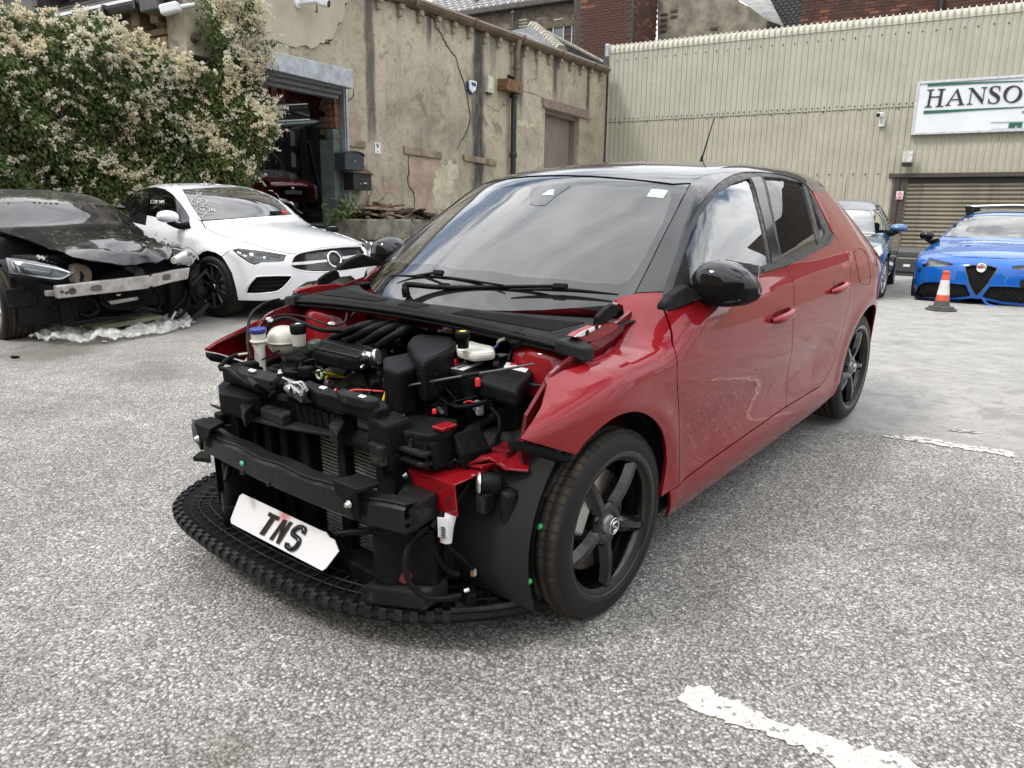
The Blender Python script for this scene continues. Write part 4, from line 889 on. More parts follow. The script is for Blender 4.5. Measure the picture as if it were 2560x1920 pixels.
# ------------------------------------------------------------------ car bodies: a smooth outer skin on which the panels are cut
def hermite(xs,ys):
    xs=np.asarray(xs,float);ys=np.asarray(ys,float);h=np.diff(xs);dl=np.diff(ys)/h;m_=np.empty(len(xs));m_[0],m_[-1]=dl[0],dl[-1]
    for i in range(1,len(xs)-1):
        m_[i]=0 if dl[i-1]*dl[i] <=0 else (h[i-1]+h[i])*3/((2*h[i]+h[i-1])/dl[i-1]+(h[i]+2*h[i-1])/dl[i])
    def f(x):
        x=np.asarray(x,float);i=np.clip(np.searchsorted(xs,x)-1,0,len(xs)-2);t=(x-xs[i])/h[i]
        lo_,hi_=x < xs[0],x > xs[-1];tc_=np.clip(t,0,1)
        v=(2*tc_**3-3*tc_**2+1)*ys[i]+(tc_**3-2*tc_**2+tc_)*h[i]*m_[i]+(-2*tc_**3+3*tc_**2)*ys[i+1]+(tc_**3-tc_**2)*h[i]*m_[i+1]
        return v+np.where(lo_,(x-xs[0])*m_[0],0)+np.where(hi_,(x-xs[-1])*m_[-1],0)
    return f
def curve(pairs):
    p=sorted(pairs);h=hermite([a for a,_ in p],[b for _,b in p]);a,b=p[0][0]-1.5,p[-1][0]+1.5;tx=np.linspace(a,b,3000);ty=h(tx)
    return lambda x:np.interp(x,tx,ty)
class Skin:
    """x forward from the front axle, y to the car's left, z up; sides, top, nose and tail blended with a rounding radius"""
    def __init__(s,side,plan,top,sweep,crown,nose,nsweep,tail,tsweep,k=.07,green=None,belt=.95,bumps=None,ktop=None):
        s.side,s.plan,s.top,s.sweep,s.crown,s.nose,s.nsweep,s.tail,s.tsweep=side,plan,top,sweep,crown,nose,nsweep,tail,tsweep
        s.k,s.green,s.belt,s.bumps,s.off=k,green,belt,bumps,0.0
        s.ktop=ktop or k
    def W(s,x,z):
        w_=s.side(z)-s.plan(x)
        if s.green is not None:w_=w_-s.green(x)*np.clip((z-s.belt)/.35,0,1)
        if s.bumps is not None:w_=w_+s.bumps(x,z)
        return w_
    def f(s,P):
        x,y,z=P[...,0],np.abs(P[...,1]),P[...,2];e=2e-3
        w0=s.W(x,z);gz_=(s.W(x,z+e)-w0)/e;gx_=(s.W(x+e,z)-w0)/e;fs=(y-w0)/np.sqrt(1+gz_**2+gx_**2)
        xs_=x+s.sweep*y*y;t0=s.top(xs_)-s.crown*y*y;tx=(s.top(xs_+e)-s.top(xs_))/e;ft=(z-t0)/np.sqrt(1+tx**2)
        n0=s.nose(z)-s.nsweep(y);nz=(s.nose(z+e)-s.nose(z))/e;fn=(x-n0)/np.sqrt(1+nz**2)
        fr=(s.tail(z)+s.tsweep(y)-x)
        def smax(a,b,k):
            h=np.clip(.5+.5*(a-b)/k,0,1);return b*(1-h)+a*h+k*h*(1-h)
        return smax(smax(smax(fs,ft,s.ktop),fn,s.k),fr,s.k)-s.off
    def grad(s,P):
        e=1.5e-3;g=np.stack([s.f(P+d)-s.f(P-d) for d in (np.array([e,0,0]),np.array([0,e,0]),np.array([0,0,e]))],-1)
        return g/(np.linalg.norm(g,axis=-1,keepdims=True)+1e-12)
    def trace(s,O,D,t0,t1,n=160):
        """first entry of rays O + t D into the skin"""
        O=np.broadcast_to(O,D.shape);t=np.linspace(t0,t1,n);prev=s.f(O+D*t[0]);T=np.full(len(D),np.nan);best=prev.copy();bt=np.full(len(D),t[0])
        for a,b in zip(t[:-1],t[1:]):
            cur=s.f(O+D*b);m_=np.isnan(T) & (prev > 0) & (cur <=0)
            if m_.any():
                lo_,hi_=np.full(m_.sum(),a),np.full(m_.sum(),b)
                for _ in range(22):
                    md=(lo_+hi_)/2;v=s.f(O[m_]+D[m_]*md[:,None]);lo_=np.where(v > 0,md,lo_);hi_=np.where(v > 0,hi_,md)
                T[m_]=hi_
            q=cur < best;best=np.where(q,cur,best);bt=np.where(q,b,bt);prev=cur
        T=np.where(np.isnan(T),bt,T);P=O+D*T[:,None]
        for _ in range(3):P=P-s.grad(P)*s.f(P)[:,None]*(np.abs(s.f(P)) > 1e-4)[:,None]
        return P
class Car:
    def __init__(s,name,fr,skin,label,cat='car',group=None):
        s.fr,s.skin=fr,skin;s.root=empty(name,fr,label,cat,group)
    def rays(s,px):return np.array([s.fr.d(*q) for q in px])
    def cast(s,px,near=None,far=None):
        D=s.rays(px);D=D/np.linalg.norm(D,axis=1)[:,None];dc=float(np.linalg.norm(s.fr.C-np.array([-1.3,0,.6])))
        return s.skin.trace(s.fr.C,D,max(.6,dc-2.6),dc+2.6,75)
    def proj(s,ax,uv,sgn=1,off=0.):
        """points of the skin seen along a car axis: 'y' side view (x,z), 'z' top view (x,y), 'x' front view (y,z), 'r' rear view (y,z)"""
        uv=np.asarray(uv,float);n=len(uv);o=np.zeros((n,3));D=np.zeros((n,3))
        if ax=='y':o[:,0],o[:,2]=uv.T;o[:,1]=1.4*sgn;D[:,1]=-sgn
        elif ax=='z':o[:,0],o[:,1]=uv.T;o[:,2]=2.2;D[:,2]=-1
        elif ax=='x':o[:,1],o[:,2]=uv.T;o[:,0]=2.;D[:,0]=-1
        else:o[:,1],o[:,2]=uv.T;o[:,0]=-6.;D[:,0]=1
        s.skin.off=off;P=s.skin.trace(o,D,.2,2.4 if ax in 'yz' else 4.,60 if ax in 'yz' else 90);s.skin.off=0.;return P
    def panel(s,name,outline,mat,via='px',holes=(),step=9,off=0.,rim=.012,mirror=False,parent=None,smooth_out=0,label=None,inset=0.,near=1.,far=25.,deform=None,both=False):
        """cut a sheet out of the skin: the outline is drawn in the photograph (px) or in a view along a car axis, then laid on the skin"""
        s.skin.off=off
        if smooth_out:outline=loop_smooth(outline,smooth_out)
        outline=np.asarray(outline,float)
        if inset:outline=inset_poly(outline,inset)
        v,tris,loops=triangulate(outline,[np.asarray(h,float) for h in holes],step)
        P=s.cast(v,near,far) if via=='px' else s.proj(via[0],v,-1 if via.endswith('-') else 1,off)
        s.skin.off=off;Nn=s.skin.grad(P);s.skin.off=0.
        if deform is not None:P,Nn=deform(P,Nn)
        T=np.array(tris);fn=np.cross(P[T[:,1]]-P[T[:,0]],P[T[:,2]]-P[T[:,0]]);fl_=(fn*Nn[T].mean(1)).sum(1) < 0;T[fl_]=T[fl_][:,::-1]
        out=[s._mesh(name,P,T,Nn,loops,rim,mat,parent,label)]
        if mirror or both:
            k=np.array([1,-1,1]);out.append(s._mesh(name,P*k,T[:,::-1],Nn*k,loops,rim,mat,parent,None))
        return out if mirror else out[0]
    def _mesh(s,name,P,T,Nn,loops,rim,mat,parent,label):
        V=[tuple(p) for p in P];Fc=[list(t) for t in T];NN=[tuple(n_) for n_ in Nn];nf=len(Fc)
        if rim:
            Nf=np.cross(P[T[:,1]]-P[T[:,0]],P[T[:,2]]-P[T[:,0]]);edges={}
            for t in T:
                for a,b in ((t[0],t[1]),(t[1],t[2]),(t[2],t[0])):edges[(int(a),int(b))]=1
            be=[(a,b) for (a,b) in edges if (b,a) not in edges]
            bs={}
            def low(i):
                if i not in bs:
                    bs[i]=len(V);V.append(tuple(P[i]));NN.append(None);V.append(tuple(P[i]-Nn[i]*rim));NN.append(None)
                return bs[i]
            for a,b in be:
                ia,ib=low(a),low(b);Fc.append([ib,ia,ia+1,ib+1])
        me=bpy.data.meshes.new(name);me.from_pydata(V,[],Fc);me.materials.append(mat)
        me.polygons.foreach_set('use_smooth',[True]*len(Fc));me.update()
        cn=[]; 
        for n_,v in zip(NN,V):cn.append(n_ if n_ is not None else (0,0,0))
        me.normals_split_custom_set_from_vertices(cn)
        o=link(name,me,parent or s.root)
        if label:o['label']=label
        return o
def inset_poly(P,d):
    P=np.asarray(P,float);n=len(P);ar=.5*sum(P[i][0]*P[(i+1) % n][1]-P[i][1]*P[(i+1) % n][0] for i in range(n));sg_=1 if ar > 0 else -1;out=[]
    for i in range(n):
        a=P[i]-P[i-1];b=P[(i+1) % n]-P[i];na=np.array([-a[1],a[0]])/(np.linalg.norm(a)+1e-12);nb=np.array([-b[1],b[0]])/(np.linalg.norm(b)+1e-12)
        m_=na+nb;m_ /=np.linalg.norm(m_)+1e-12;out.append(P[i]+sg_*m_*d/max(.45,float(np.dot(m_,na))))
    return np.array(out)
def arc_pts(cx,cz,r,a0,a1,n=24):return [(cx+r*math.cos(R(a)),cz+r*math.sin(R(a))) for a in np.linspace(a0,a1,n)]
# materials shared by the vehicles
M_GLASS=glass('windscreen_glass',(.60,.67,.66),1.52,2.0,dust_haze=.09)
M_GLASSD=glass('privacy_glass',(.06,.06,.065),1.52,1.5)
M_GLASSM=glass('side_glass',(.62,.68,.66),1.52,3.0)
M_FRIT=pm('black_glass_border',(.012,.012,.013),.06,coat=.5,var=.1)
M_GLOSSB=pm('gloss_black',(.004,.004,.0045),.12,coat=.4,var=.2,spec=.3)
M_PLAS=pm('black_textured_plastic',(.007,.0071,.0075),.55,var=.25,vs=9,bmp=.12,bs=300,rv=.12,spec=.1)
M_PLASG=pm('grey_black_plastic',(.017,.0175,.019),.5,var=.25,vs=9,rv=.12,spec=.15,dirt=.25,dirtcol=(.12,.11,.10))
M_SEAT=pm('dark_seat_cloth',(.03,.03,.032),.85,var=.2);M_SEATR=pm('red_seat_cloth',(.16,.02,.02),.8)
M_HEADL=pm('headlining',(.30,.30,.29),.9,var=.05);M_DARKIN=pm('dark_interior',(.012,.012,.013),.8)
M_VOID=pm('underbody_black',(.006,.006,.006),.9)
def tyre_mat():
    mt,t,b=newmat('road_tyre');sx=N(t,'ShaderNodeSeparateXYZ');L(t,N(t,'ShaderNodeTexCoord').outputs['Object'],sx.inputs[0]);n=noise(t,14,6,.65)
    tr=mrange(t,math_(t,'ABSOLUTE',sx.outputs[1]),.080,.098,1,0);c=mixc(t,tr,(.011,.0108,.0105),mixc(t,mrange(t,n,.3,.7),(.034,.029,.024),(.060,.050,.040)))
    L(t,c,b.inputs['Base Color']);L(t,mrange(t,tr_(t,tr),0,1,.5,.85),b.inputs['Roughness']);b.inputs['Specular IOR Level'].default_value=.2;bump(t,b,noise(t,110,4,.6),.1,.004);return mt
tr_=lambda t,v:v
M_RUBT=tyre_mat()
M_RUBS=pm('tyre_sidewall',(.017,.0165,.016),.62,var=.25,vs=10)
M_DISC=pm('brake_disc_steel',(.30,.26,.22),.38,metal=.8,var=.2,vs=20);M_CHROME=pm('chrome',(.72,.73,.74),.12,metal=1.,var=.05);M_ALU=pm('bright_steel',(.55,.55,.54),.3,metal=.9,var=.15)
M_LAMPC=glass('lamp_cover',(.9,.92,.93),1.5,1.4);M_LAMPR=pm('lamp_reflector',(.6,.62,.64),.12,metal=.9,var=.2);M_LAMPB=pm('lamp_black_bezel',(.02,.02,.022),.25,coat=.5)
M_MIRG=pm('mirror_glass',(.7,.72,.73),.03,metal=1.,var=.02)
def tyre_mb(r,w,tread=True,nb=64):
    """tyre with rounded shoulders, circumferential grooves and sipes; axis along y, outer face at +y"""
    h=w/2;rr=r-.088
    prof_=[(rr-.012,-h+.02),(rr,-h+.004),(rr+.03,-h-.004),(r-.03,-h+.0),(r-.012,-h+.010),(r-.004,-h+.022)]
    g=.008; 
    for c in (-.055,-.018,.018,.055):prof_ +=[(r,c*w/.2-.006),(r-g,c*w/.2-.004),(r-g,c*w/.2+.004),(r,c*w/.2+.006)]
    prof_ +=[(r-.004,h-.022),(r-.012,h-.010),(r-.03,h),(rr+.03,h+.004),(rr,h-.004),(rr-.012,h-.02)]
    mb=MB();seg=72;V=[]
    for q,y in prof_:
        for k in range(seg):a=2*math.pi*k/seg;V.append((q*math.cos(a),y,q*math.sin(a)))
    n=len(prof_)
    Fc=[[(i+1)*seg+k,(i+1)*seg+(k+1) % seg,i*seg+(k+1) % seg,i*seg+k] for i in range(n-1) for k in range(seg)]
    mb.add(V,Fc,True)
    return mb
def sipes_mb(r,w,nb=70):
    mb=MB();h=w/2
    for k in range(nb):
        a=2*math.pi*k/nb
        for s_ in (1,-1):
            da=.03*s_;V=[]
            for (yy,q) in ((.030*w/.2,r+.0006),(h-.022,r-.0034),(h-.010,r-.0112)):
                aa=a+da*(yy/h); 
                for e_ in (-.0016,.0016):V.append(((q+.0006)*math.cos(aa+e_/r),s_*yy,(q+.0006)*math.sin(aa+e_/r)))
            Fc=[(0,1,3,2),(2,3,5,4)] if s_ < 0 else [(2,3,1,0),(4,5,3,2)]
            mb.add(V,Fc)
    return mb
def wheel(car,c,r,w,rim,side=1,style='five',rimmat=None,capmat=None,steer=0.,detail=True,name='wheel',spoke_rot=0.):
    """wheel part (rim and spokes) with tyre, disc, caliper and cap below it; side=1 outer face towards +y"""
    rimmat=rimmat or M_GLOSSB;h=w/2;mb=MB();A=np.array([0,1.,0]);seg=48
    mb.lathe((0,0,0),A,[(rim-.02,-h+.02),(rim-.03,-.01),(rim-.026,h-.03),(rim-.010,h-.012),(rim+.008,h-.006),(rim+.010,h-.001),(rim+.004,h+.003),(rim-.012,h-.002),(rim-.020,h-.014),(rim-.034,h-.045),(rim-.04,-h+.02)],seg,caps=False)
    yo=h-.010;hub=.062
    def spoke(a,dl,w0,w1,r0,r1,y0,y1,th,ridge=.012):
        ca,sa=math.cos(a),math.sin(a);rad_=np.array([ca,0,sa]);tan=np.array([-sa,0,ca]);n_=6;V=[]
        for i in range(n_+1):
            t=i/n_;q=r0+(r1-r0)*t;yy=y0+(y1-y0)*t+.010*math.sin(math.pi*t);ww=w0+(w1-w0)*t;cc=rad_*q+tan*(dl*t)
            V +=[cc+tan*(-ww)+A*(yy-ridge),cc+tan*(-ww*.35)+A*yy,cc+tan*(ww*.35)+A*yy,cc+tan*ww+A*(yy-ridge),cc+tan*(ww*.8)+A*(yy-th),cc-tan*(ww*.8)+A*(yy-th)]
        Fc=[[i*6+j,(i+1)*6+j,(i+1)*6+(j+1) % 6,i*6+(j+1) % 6] for i in range(n_) for j in range(6)]
        mb.add(V,Fc)
    for k in range(5):
        a=spoke_rot+2*math.pi*k/5
        if style=='five':spoke(a,.014,.030,.026,.05,rim-.012,yo-.012,yo-.004,.05,.022); 
        elif style=='y':
            for s_ in (-1,1):spoke(a+s_*.05,s_*.055,.020,.016,.05,rim-.014,yo-.016,yo-.006,.04)
        else:
            for s_ in (-1,1):spoke(a+s_*.17,s_*.0,.018,.020,.045,rim-.014,yo-.02,yo-.006,.035)
    mb.lathe((0,0,0),A,[(.03,yo-.06),(hub+.012,yo-.055),(hub+.012,yo-.018),(hub-.004,yo-.010),(.034,yo-.014),(.030,yo-.02)],28)
    w_=mb.build(name,rimmat,car.root,bevel=0)
    ty=tyre_mb(r,w).build('tyre',M_RUBT,w_)
    if detail:sipes_mb(r,w).build('tread_sipes',M_VOID,w_,kind='stuff')
    d_=MB().lathe((0,0,0),A,[(.06,.0),(rim-.075,.0),(rim-.07,.004),(rim-.07,.022),(rim-.075,.026),(.07,.026),(.06,.05)],40).build('brake_disc',M_DISC,w_)
    c1=MB().lathe((0,yo-.014,0),A,[(.031,-.006),(.031,.003),(.024,.007),(.001,.008)],24).build('centre_cap',capmat or M_CHROME,w_)
    if detail:
        nb_=MB()
        for k in range(5):
            a=spoke_rot+2*math.pi*(k+.5)/5;nb_.lathe((.052*math.cos(a),yo-.030,.052*math.sin(a)),A,[(.009,0),(.009,.012),(.006,.016)],6)
        nb_.build('wheel_bolts',M_STEELDK,w_)
    w_.location=c
    w_.rotation_euler=(0,0,(math.pi if side < 0 else 0)+steer)
    return w_
def blank_wheel_well(car,cx,cz,r,y_in,y_out,name='wheel_arch_liner'):
    mb=MB();n_=26;a=np.linspace(R(-25),R(205),n_)
    for s_ in (1,-1):
        V=[(cx+r*math.cos(t),s_*yy,cz+r*math.sin(t)) for yy in (y_in,y_out) for t in a]
        mb.add(V,[(i,i+1,n_+i+1,n_+i) for i in range(n_-1)],True);mb.add(V[:n_],[list(range(n_))])
    return mb.build(name,M_VOID,car.root)
# ------------------------------------------------------------------ the red hatchback with its front end stripped off
Z1=lambda ox,oy,s:(lambda x,y:(ox+x/s,oy+y/s))
A_,B_,C2,D_,S5=Z1(420,680,3.16),Z1(900,680,3.16),Z1(400,1080,3.16),Z1(950,1050,3.16),Z1(1500,380,2.304)
M_RED=paint('red_car_paint',(.185,.0026,.007),metal=.0,flake=.2,rough=.5,dust=.006,coat_ior=1.42)
M_REDIN=paint('red_inner_paint',(.115,.006,.009),metal=.15,flake=.2,rough=.4,dust=.06)
side_c=curve([(.10,.78),(.17,.815),(.22,.840),(.28,.856),(.40,.862),(.52,.868),(.64,.878),(.74,.884),(.82,.880),(.88,.862),(.93,.832),(.97,.806),(1.05,.768),(1.15,.716),(1.25,.657),(1.33,.602),(1.40,.535),(1.48,.44)])
plan_c=curve([(-3.6,.40),(-3.25,.24),(-3.1,.13),(-2.9,.055),(-2.6,.008),(-2.3,.0),(-1.6,.0),(-.9,.0),(-.3,.0),(0,.004),(.2,.022),(.4,.055),(.6,.11),(.8,.2),(1.,.32)])
green_c=curve([(-3.4,.20),(-2.9,.125),(-2.5,.075),(-2.1,.03),(-1.6,.0),(-1.2,-.004),(-.8,.0),(-.4,.012),(0,.03)])
top_c=curve([(1.2,.60),(.9,.76),(.6,.84),(.35,.895),(.15,.900),(.05,.917),(-.12,1.012),(-.35,1.145),(-.6,1.277),(-.785,1.362),(-.95,1.396),(-1.25,1.424),(-1.6,1.435),(-2.0,1.428),(-2.4,1.395),(-2.75,1.340),(-3.1,1.26),(-3.4,1.15)])
def bumps_c(x,z):
    o=0
    for cx_ in (0.,-2.538):
        d=np.hypot(x-cx_,z-.31);o=o+.010*np.exp(-((d-.375)/.05)**2)
    m_=np.clip((x+2.05)/.3,0,1)*np.clip((-.35-x)/.3,0,1)
    o=o-.016*m_*np.exp(-((z-.47-.03*(-x-1.))/.12)**2)
    cz_=.865+np.interp(x,[-2.4,-2.05,-1.4,-.7,-.25,.1],[.02,.055,.052,.025,-.015,-.03])       # shoulder crease that rises towards the rear
    o=o-.020*(1-np.exp(-np.clip(cz_-z,0,9)/.055))*np.exp(-np.clip(cz_-z,0,9)/.22)*np.clip((x+2.6)/.4,0,1)*np.clip((.15-x)/.3,0,1)
    return o
SK_C=Skin(side_c,plan_c,top_c,.5,.12,curve([(0,2.5),(1.5,2.5)]),lambda y:0*y,curve([(.2,-3.16),(.4,-3.21),(.6,-3.23),(.8,-3.20),(.95,-3.13),(1.1,-3.06),(1.25,-2.98),(1.4,-2.86)]),lambda y:.22*np.abs(y)**2.2,k=.05,green=green_c,belt=.95,bumps=bumps_c,ktop=.055)
car=Car('red_hatchback',CAR,SK_C,'red five door hatchback with black roof, bonnet and bumper removed, engine bay laid bare')
ROOT=car.root
def xz(px):return car.cast(px)[:,[0,2]]
# --- panel lines, measured
gap1=[S5(370,912),S5(392,970),S5(412,1040),S5(430,1140),S5(444,1290),S5(452,1450),S5(457,1600),(1697,1218)]       # wing / front door
gap2=[S5(1068,655),S5(1098,715),S5(1115,765),S5(1118,860),S5(1112,1000),S5(1095,1200),S5(1076,1380),S5(1068,1462)]  # front door / rear door
gap3=[S5(1352,478),S5(1395,560),S5(1438,640),S5(1443,740),S5(1437,860),S5(1412,960),S5(1385,1080),S5(1350,1200),S5(1308,1290),S5(1250,1368)]
g1,g2,g3=xz(gap1),xz(gap2),xz(gap3)
belt1=xz([S5(520,868),S5(660,820),S5(800,752),S5(940,694)]);belt2=xz([S5(1150,618),S5(1250,565),S5(1318,528)])
sillz=lambda x:np.interp(x,[-2.1,-1.4,-.4,-.3],[.345,.352,.322,.320])
g1s,g2s,g3s=smooth_line(g1,4),smooth_line(g2,4),smooth_line(g3,4)
g1s[-1][1]=sillz(g1s[-1][0]);g2s[-1][1]=sillz(g2s[-1][0]);g3s[-1][1]=max(g3s[-1][1],sillz(g3s[-1][0]))
print('gaps',g1[[0,-1]].round(3).tolist(),g2[[0,-1]].round(3).tolist(),g3[[0,-1]].round(3).tolist(),belt1.round(3).tolist())
IN=.0025;ST=.020
fd=np.concatenate([g1s,[(x,sillz(x)) for x in np.linspace(g1s[-1][0],g2s[-1][0],8)[1:-1]],g2s[::-1],belt1[::-1]])
front_door=car.panel('front_door',fd,M_RED,'y',step=ST,inset=IN,mirror=True)
rd=np.concatenate([g2s,[(x,sillz(x)) for x in np.linspace(g2s[-1][0],g3s[-1][0],6)[1:-1]],g3s[::-1],belt2[::-1]])
rear_door=car.panel('rear_door',rd,M_RED,'y',step=ST,inset=IN,mirror=True)
# front wing: shut line edge at the top, cut-outs towards the stripped front, arch
Wz=Z1(1300,1020,3.0725)
arch_f=xz([Wz(452,340),Wz(520,250),Wz(640,140),Wz(760,62),Wz(880,33),Wz(980,60),Wz(1060,130),Wz(1108,240),Wz(1124,400),Wz(1108,550),Wz(1080,690)])
print('arch',arch_f.round(3).tolist(),np.hypot(arch_f[:,0],arch_f[:,1]-.31).round(3).tolist())
wt=xz([S5(365,802)]); 
wing_top=car.cast([S5(367,805),S5(290,806),S5(206,810),B_(2030,190),B_(1980,232)])[:,[0,2]]
wing_in=car.cast([B_(2066,265),B_(2076,330),B_(2078,420),B_(2060,505),B_(2000,575),B_(1900,640),B_(1760,700),B_(1600,765),B_(1485,805),B_(1468,850),B_(1448,940),B_(1420,1040),B_(1375,1130),B_(1320,1220),B_(1252,1318),B_(1400,1362),B_(1560,1408),B_(1705,1450)])[:,[0,2]]
WING3=car.cast([B_(2066,265),B_(2076,330),B_(2078,420),B_(2060,505),B_(2000,575),B_(1900,640),B_(1760,700),B_(1600,765),B_(1485,805),B_(1468,850)])
print('wing',wing_top.round(3).tolist(),wing_in.round(3).tolist())
wing=np.concatenate([g1s[::-1],wing_top,wing_in,smooth_line(arch_f,3)])
front_wing=car.panel('front_wing',wing,M_RED,'y',step=.03,inset=IN,mirror=True)
# sills, rear quarter, tail, roof
sl_=[(x,sillz(x)-.004) for x in np.linspace(-.33,-2.0,12)]+[(-2.16,.33),(-2.14,.24),(-2.0,.20),(-1.2,.185),(-.5,.18),(-.36,.20)]
car.panel('sill',sl_,M_RED,'y',step=.04,mirror=True)
arch_r=arc_pts(-2.538,.305,.362,172,-2,30)
q_top=car.cast([S5(1225,225),S5(1242,262),S5(1275,330),S5(1310,400),S5(1335,455),S5(1352,478)])[:,[0,2]]
print('qtop',q_top.round(3).tolist(),xz([S5(1540,1090),S5(1500,862),S5(1440,1000),S5(1310,1385)]).round(3).tolist())
quarter=np.concatenate([g3s[::-1],q_top[::-1][1:],[(-2.62,1.30),(-2.80,1.24),(-2.92,1.12),(-3.0,.98),(-3.06,.86),(-3.10,.7),(-3.10,.5),(-3.06,.34),(-3.0,.26),(-2.93,.25)],[p for p in arch_r],[(-2.10,.30),(-1.98,.335)]])
quarter_panel=car.panel('quarter_panel',quarter,M_RED,'y',step=.035,inset=IN,mirror=True)
car.panel('tailgate',[(-.62,1.18),(.62,1.18),(.74,.95),(.72,.62),(-.72,.62),(-.74,.95)],M_RED,'r',step=.05)
car.panel('rear_window',[(-.55,1.34),(.55,1.34),(.62,1.185),(-.62,1.185)],M_GLASSD,'r',step=.06,off=-.004)
car.panel('rear_bumper',[(-.80,.61),(.80,.61),(.80,.3),(.66,.2),(-.66,.2),(-.80,.3)],M_RED,'r',step=.06)
for s_ in (1,-1):car.panel('tail_lamp',[(s_*.52,.93),(s_*.80,.93),(s_*.82,.80),(s_*.52,.80)],pm('red_tail_lens',(.25,.01,.01),.1,coat=1.),'r',step=.05,off=.006)
fl_lid=loop_smooth([S5(1462,575),S5(1478,560),S5(1502,556),S5(1530,580),S5(1548,640),S5(1556,750),S5(1530,762),S5(1498,752),S5(1485,680),S5(1470,610)],3)
drip=[S5(372,912),S5(366,802),S5(400,700),S5(450,560),S5(500,445),S5(560,330),S5(625,235),S5(700,165),S5(770,127),S5(840,112),S5(905,107),S5(1000,115),S5(1090,138),S5(1190,182),S5(1225,225)]
dr=car.cast(drip);DR=smooth_line(dr[1:],3)
# roof sheet (gloss black) runs down to the drip line on each side
hx=lambda y:-.80-.42*y*y
W_=[]
mats_roof=paint('black_roof_paint',(.006,.006,.0065),flake=.1,rough=.3,dust=.01)
ys=np.linspace(-.50,.50,11)
rc_=car.cast([S5(525,181)])[0];roof_out=[(rc_[0]-.004,-rc_[1]+.004)]+[(hx(y)-.006,y) for y in ys]+[(rc_[0]-.004,rc_[1]-.004)]+[(-1.1,.53),(-1.6,.545),(-2.1,.53),(-2.6,.50),(-2.90,.46)]+[(-2.97+.08*abs(y),y) for y in np.linspace(.3,-.3,5)]+[(-2.90,-.46),(-2.6,-.50),(-2.1,-.53),(-1.6,-.545),(-1.1,-.53)]
roof=car.panel('roof',roof_out,mats_roof,'z',step=.05,rim=.006)
def strip(name,la,lb,mat,n=5,parent=None,sk=SK_C,mirror=True,off=0.):
    """sheet on the skin between two lines of points, with the skin's own normals"""
    la,lb=np.asarray(la),np.asarray(lb);k=len(la);P=np.concatenate([la+(lb-la)*t for t in np.linspace(0,1,n)])
    for _ in range(4):P=P-sk.grad(P)*(sk.f(P)-off)[:,None]
    Nn=sk.grad(P);T=[]
    for j in range(n-1):
        for i in range(k-1):a=j*k+i;T +=[(a,a+1,a+k+1),(a,a+k+1,a+k)]
    T=np.array(T);fn=np.cross(P[T[:,1]]-P[T[:,0]],P[T[:,2]]-P[T[:,0]]);fl2=(fn*Nn[T].mean(1)).sum(1) < 0;T[fl2]=T[fl2][:,::-1]
    o=car._mesh(name,P,T,Nn,None,.004,mat,parent,None)
    if mirror:car._mesh(name,P*[1,-1,1],T[:,::-1],Nn*[1,-1,1],None,.004,mat,parent,None)
    return o
inner=car.cast([S5(206,810),S5(290,645),S5(370,480),S5(450,325),S5(525,181)])
inner=np.concatenate([inner[:-1],[inner[-1]],car.proj('z',[(-1.0,.532),(-1.1,.53),(-1.6,.545),(-2.1,.53),(-2.6,.50)])])
def arclen(P):d=np.concatenate([[0],np.cumsum(np.linalg.norm(np.diff(P,axis=0),axis=1))]);return d/d[-1]
def relen(P,n):t=arclen(P);q=np.linspace(0,1,n);return np.stack([np.interp(q,t,P[:,i]) for i in range(3)],1)
# match the two lines station by station (by x) so the strip is regular
st_x=np.concatenate([np.linspace(0,1,40)])
ra,rb=relen(inner,400),relen(DR,400)
def at_x(P,xs):o=np.argsort(P[:,0]);return np.stack([np.interp(xs,P[o,0],P[o,i]) for i in range(3)],1)
k_ap=16;A1=relen(inner[:5],k_ap);B1=relen(dr[1:10],k_ap)
strip('a_pillar',A1,B1,mats_roof,6)
xs_=np.linspace(-.99,-2.55,26);A2=np.concatenate([A1[-1:],at_x(inner[4:],xs_)]);B2=np.concatenate([B1[-1:],at_x(np.concatenate([dr[9:],[[-2.66,dr[-1][1]-.015,1.27]]]),np.linspace(B1[-1][0]-.04,-2.60,26))])
strip('roof_rail',A2,B2,mats_roof,6)
# side window surround and panes
M_TRIM=pm('satin_black_trim',(.010,.010,.0105),.42,var=.2,vs=8,rv=.1)
dlo=[S5(374,916),S5(369,802),S5(402,703),S5(453,563),S5(503,448),S5(563,334),S5(628,239),S5(703,170),S5(772,132),S5(842,117),S5(905,112),S5(1000,120),S5(1090,143),S5(1188,187),S5(1222,226),S5(1242,266),S5(1275,333),S5(1308,402),S5(1333,457),S5(1350,481),S5(1318,529),S5(1250,567),S5(1150,620),S5(1066,656),S5(940,695),S5(800,753),S5(660,821),S5(520,869)]
g_f=[S5(482,690),S5(492,585),S5(530,470),S5(580,372),S5(640,285),S5(710,215),S5(780,175),S5(864,151),S5(905,275),S5(945,430),S5(982,640),S5(942,655),S5(800,712),S5(640,775),S5(512,826)]
g_r=[S5(944,141),S5(1040,147),S5(1168,178),S5(1205,300),S5(1240,430),S5(1264,528),S5(1160,575),S5(1052,614),S5(1030,500),S5(992,310)]
g_q=[S5(1196,200),S5(1240,290),S5(1285,395),S5(1304,462),S5(1290,505),S5(1277,515),S5(1250,405),S5(1218,285)]
trim=car.panel('window_surround',xz(dlo),M_TRIM,'y',holes=[xz(g_f),xz(g_r),xz(g_q)],step=.04,off=-.003,mirror=True)
for nm,g,mt in (('front_side_window',g_f,M_GLASSM),('rear_side_window',g_r,M_GLASSD),('quarter_window',g_q,M_GLASSD)):
    car.panel(nm,inset_poly(xz(g),-.004),mt,'y',step=.05,off=-.010,rim=0,mirror=True)
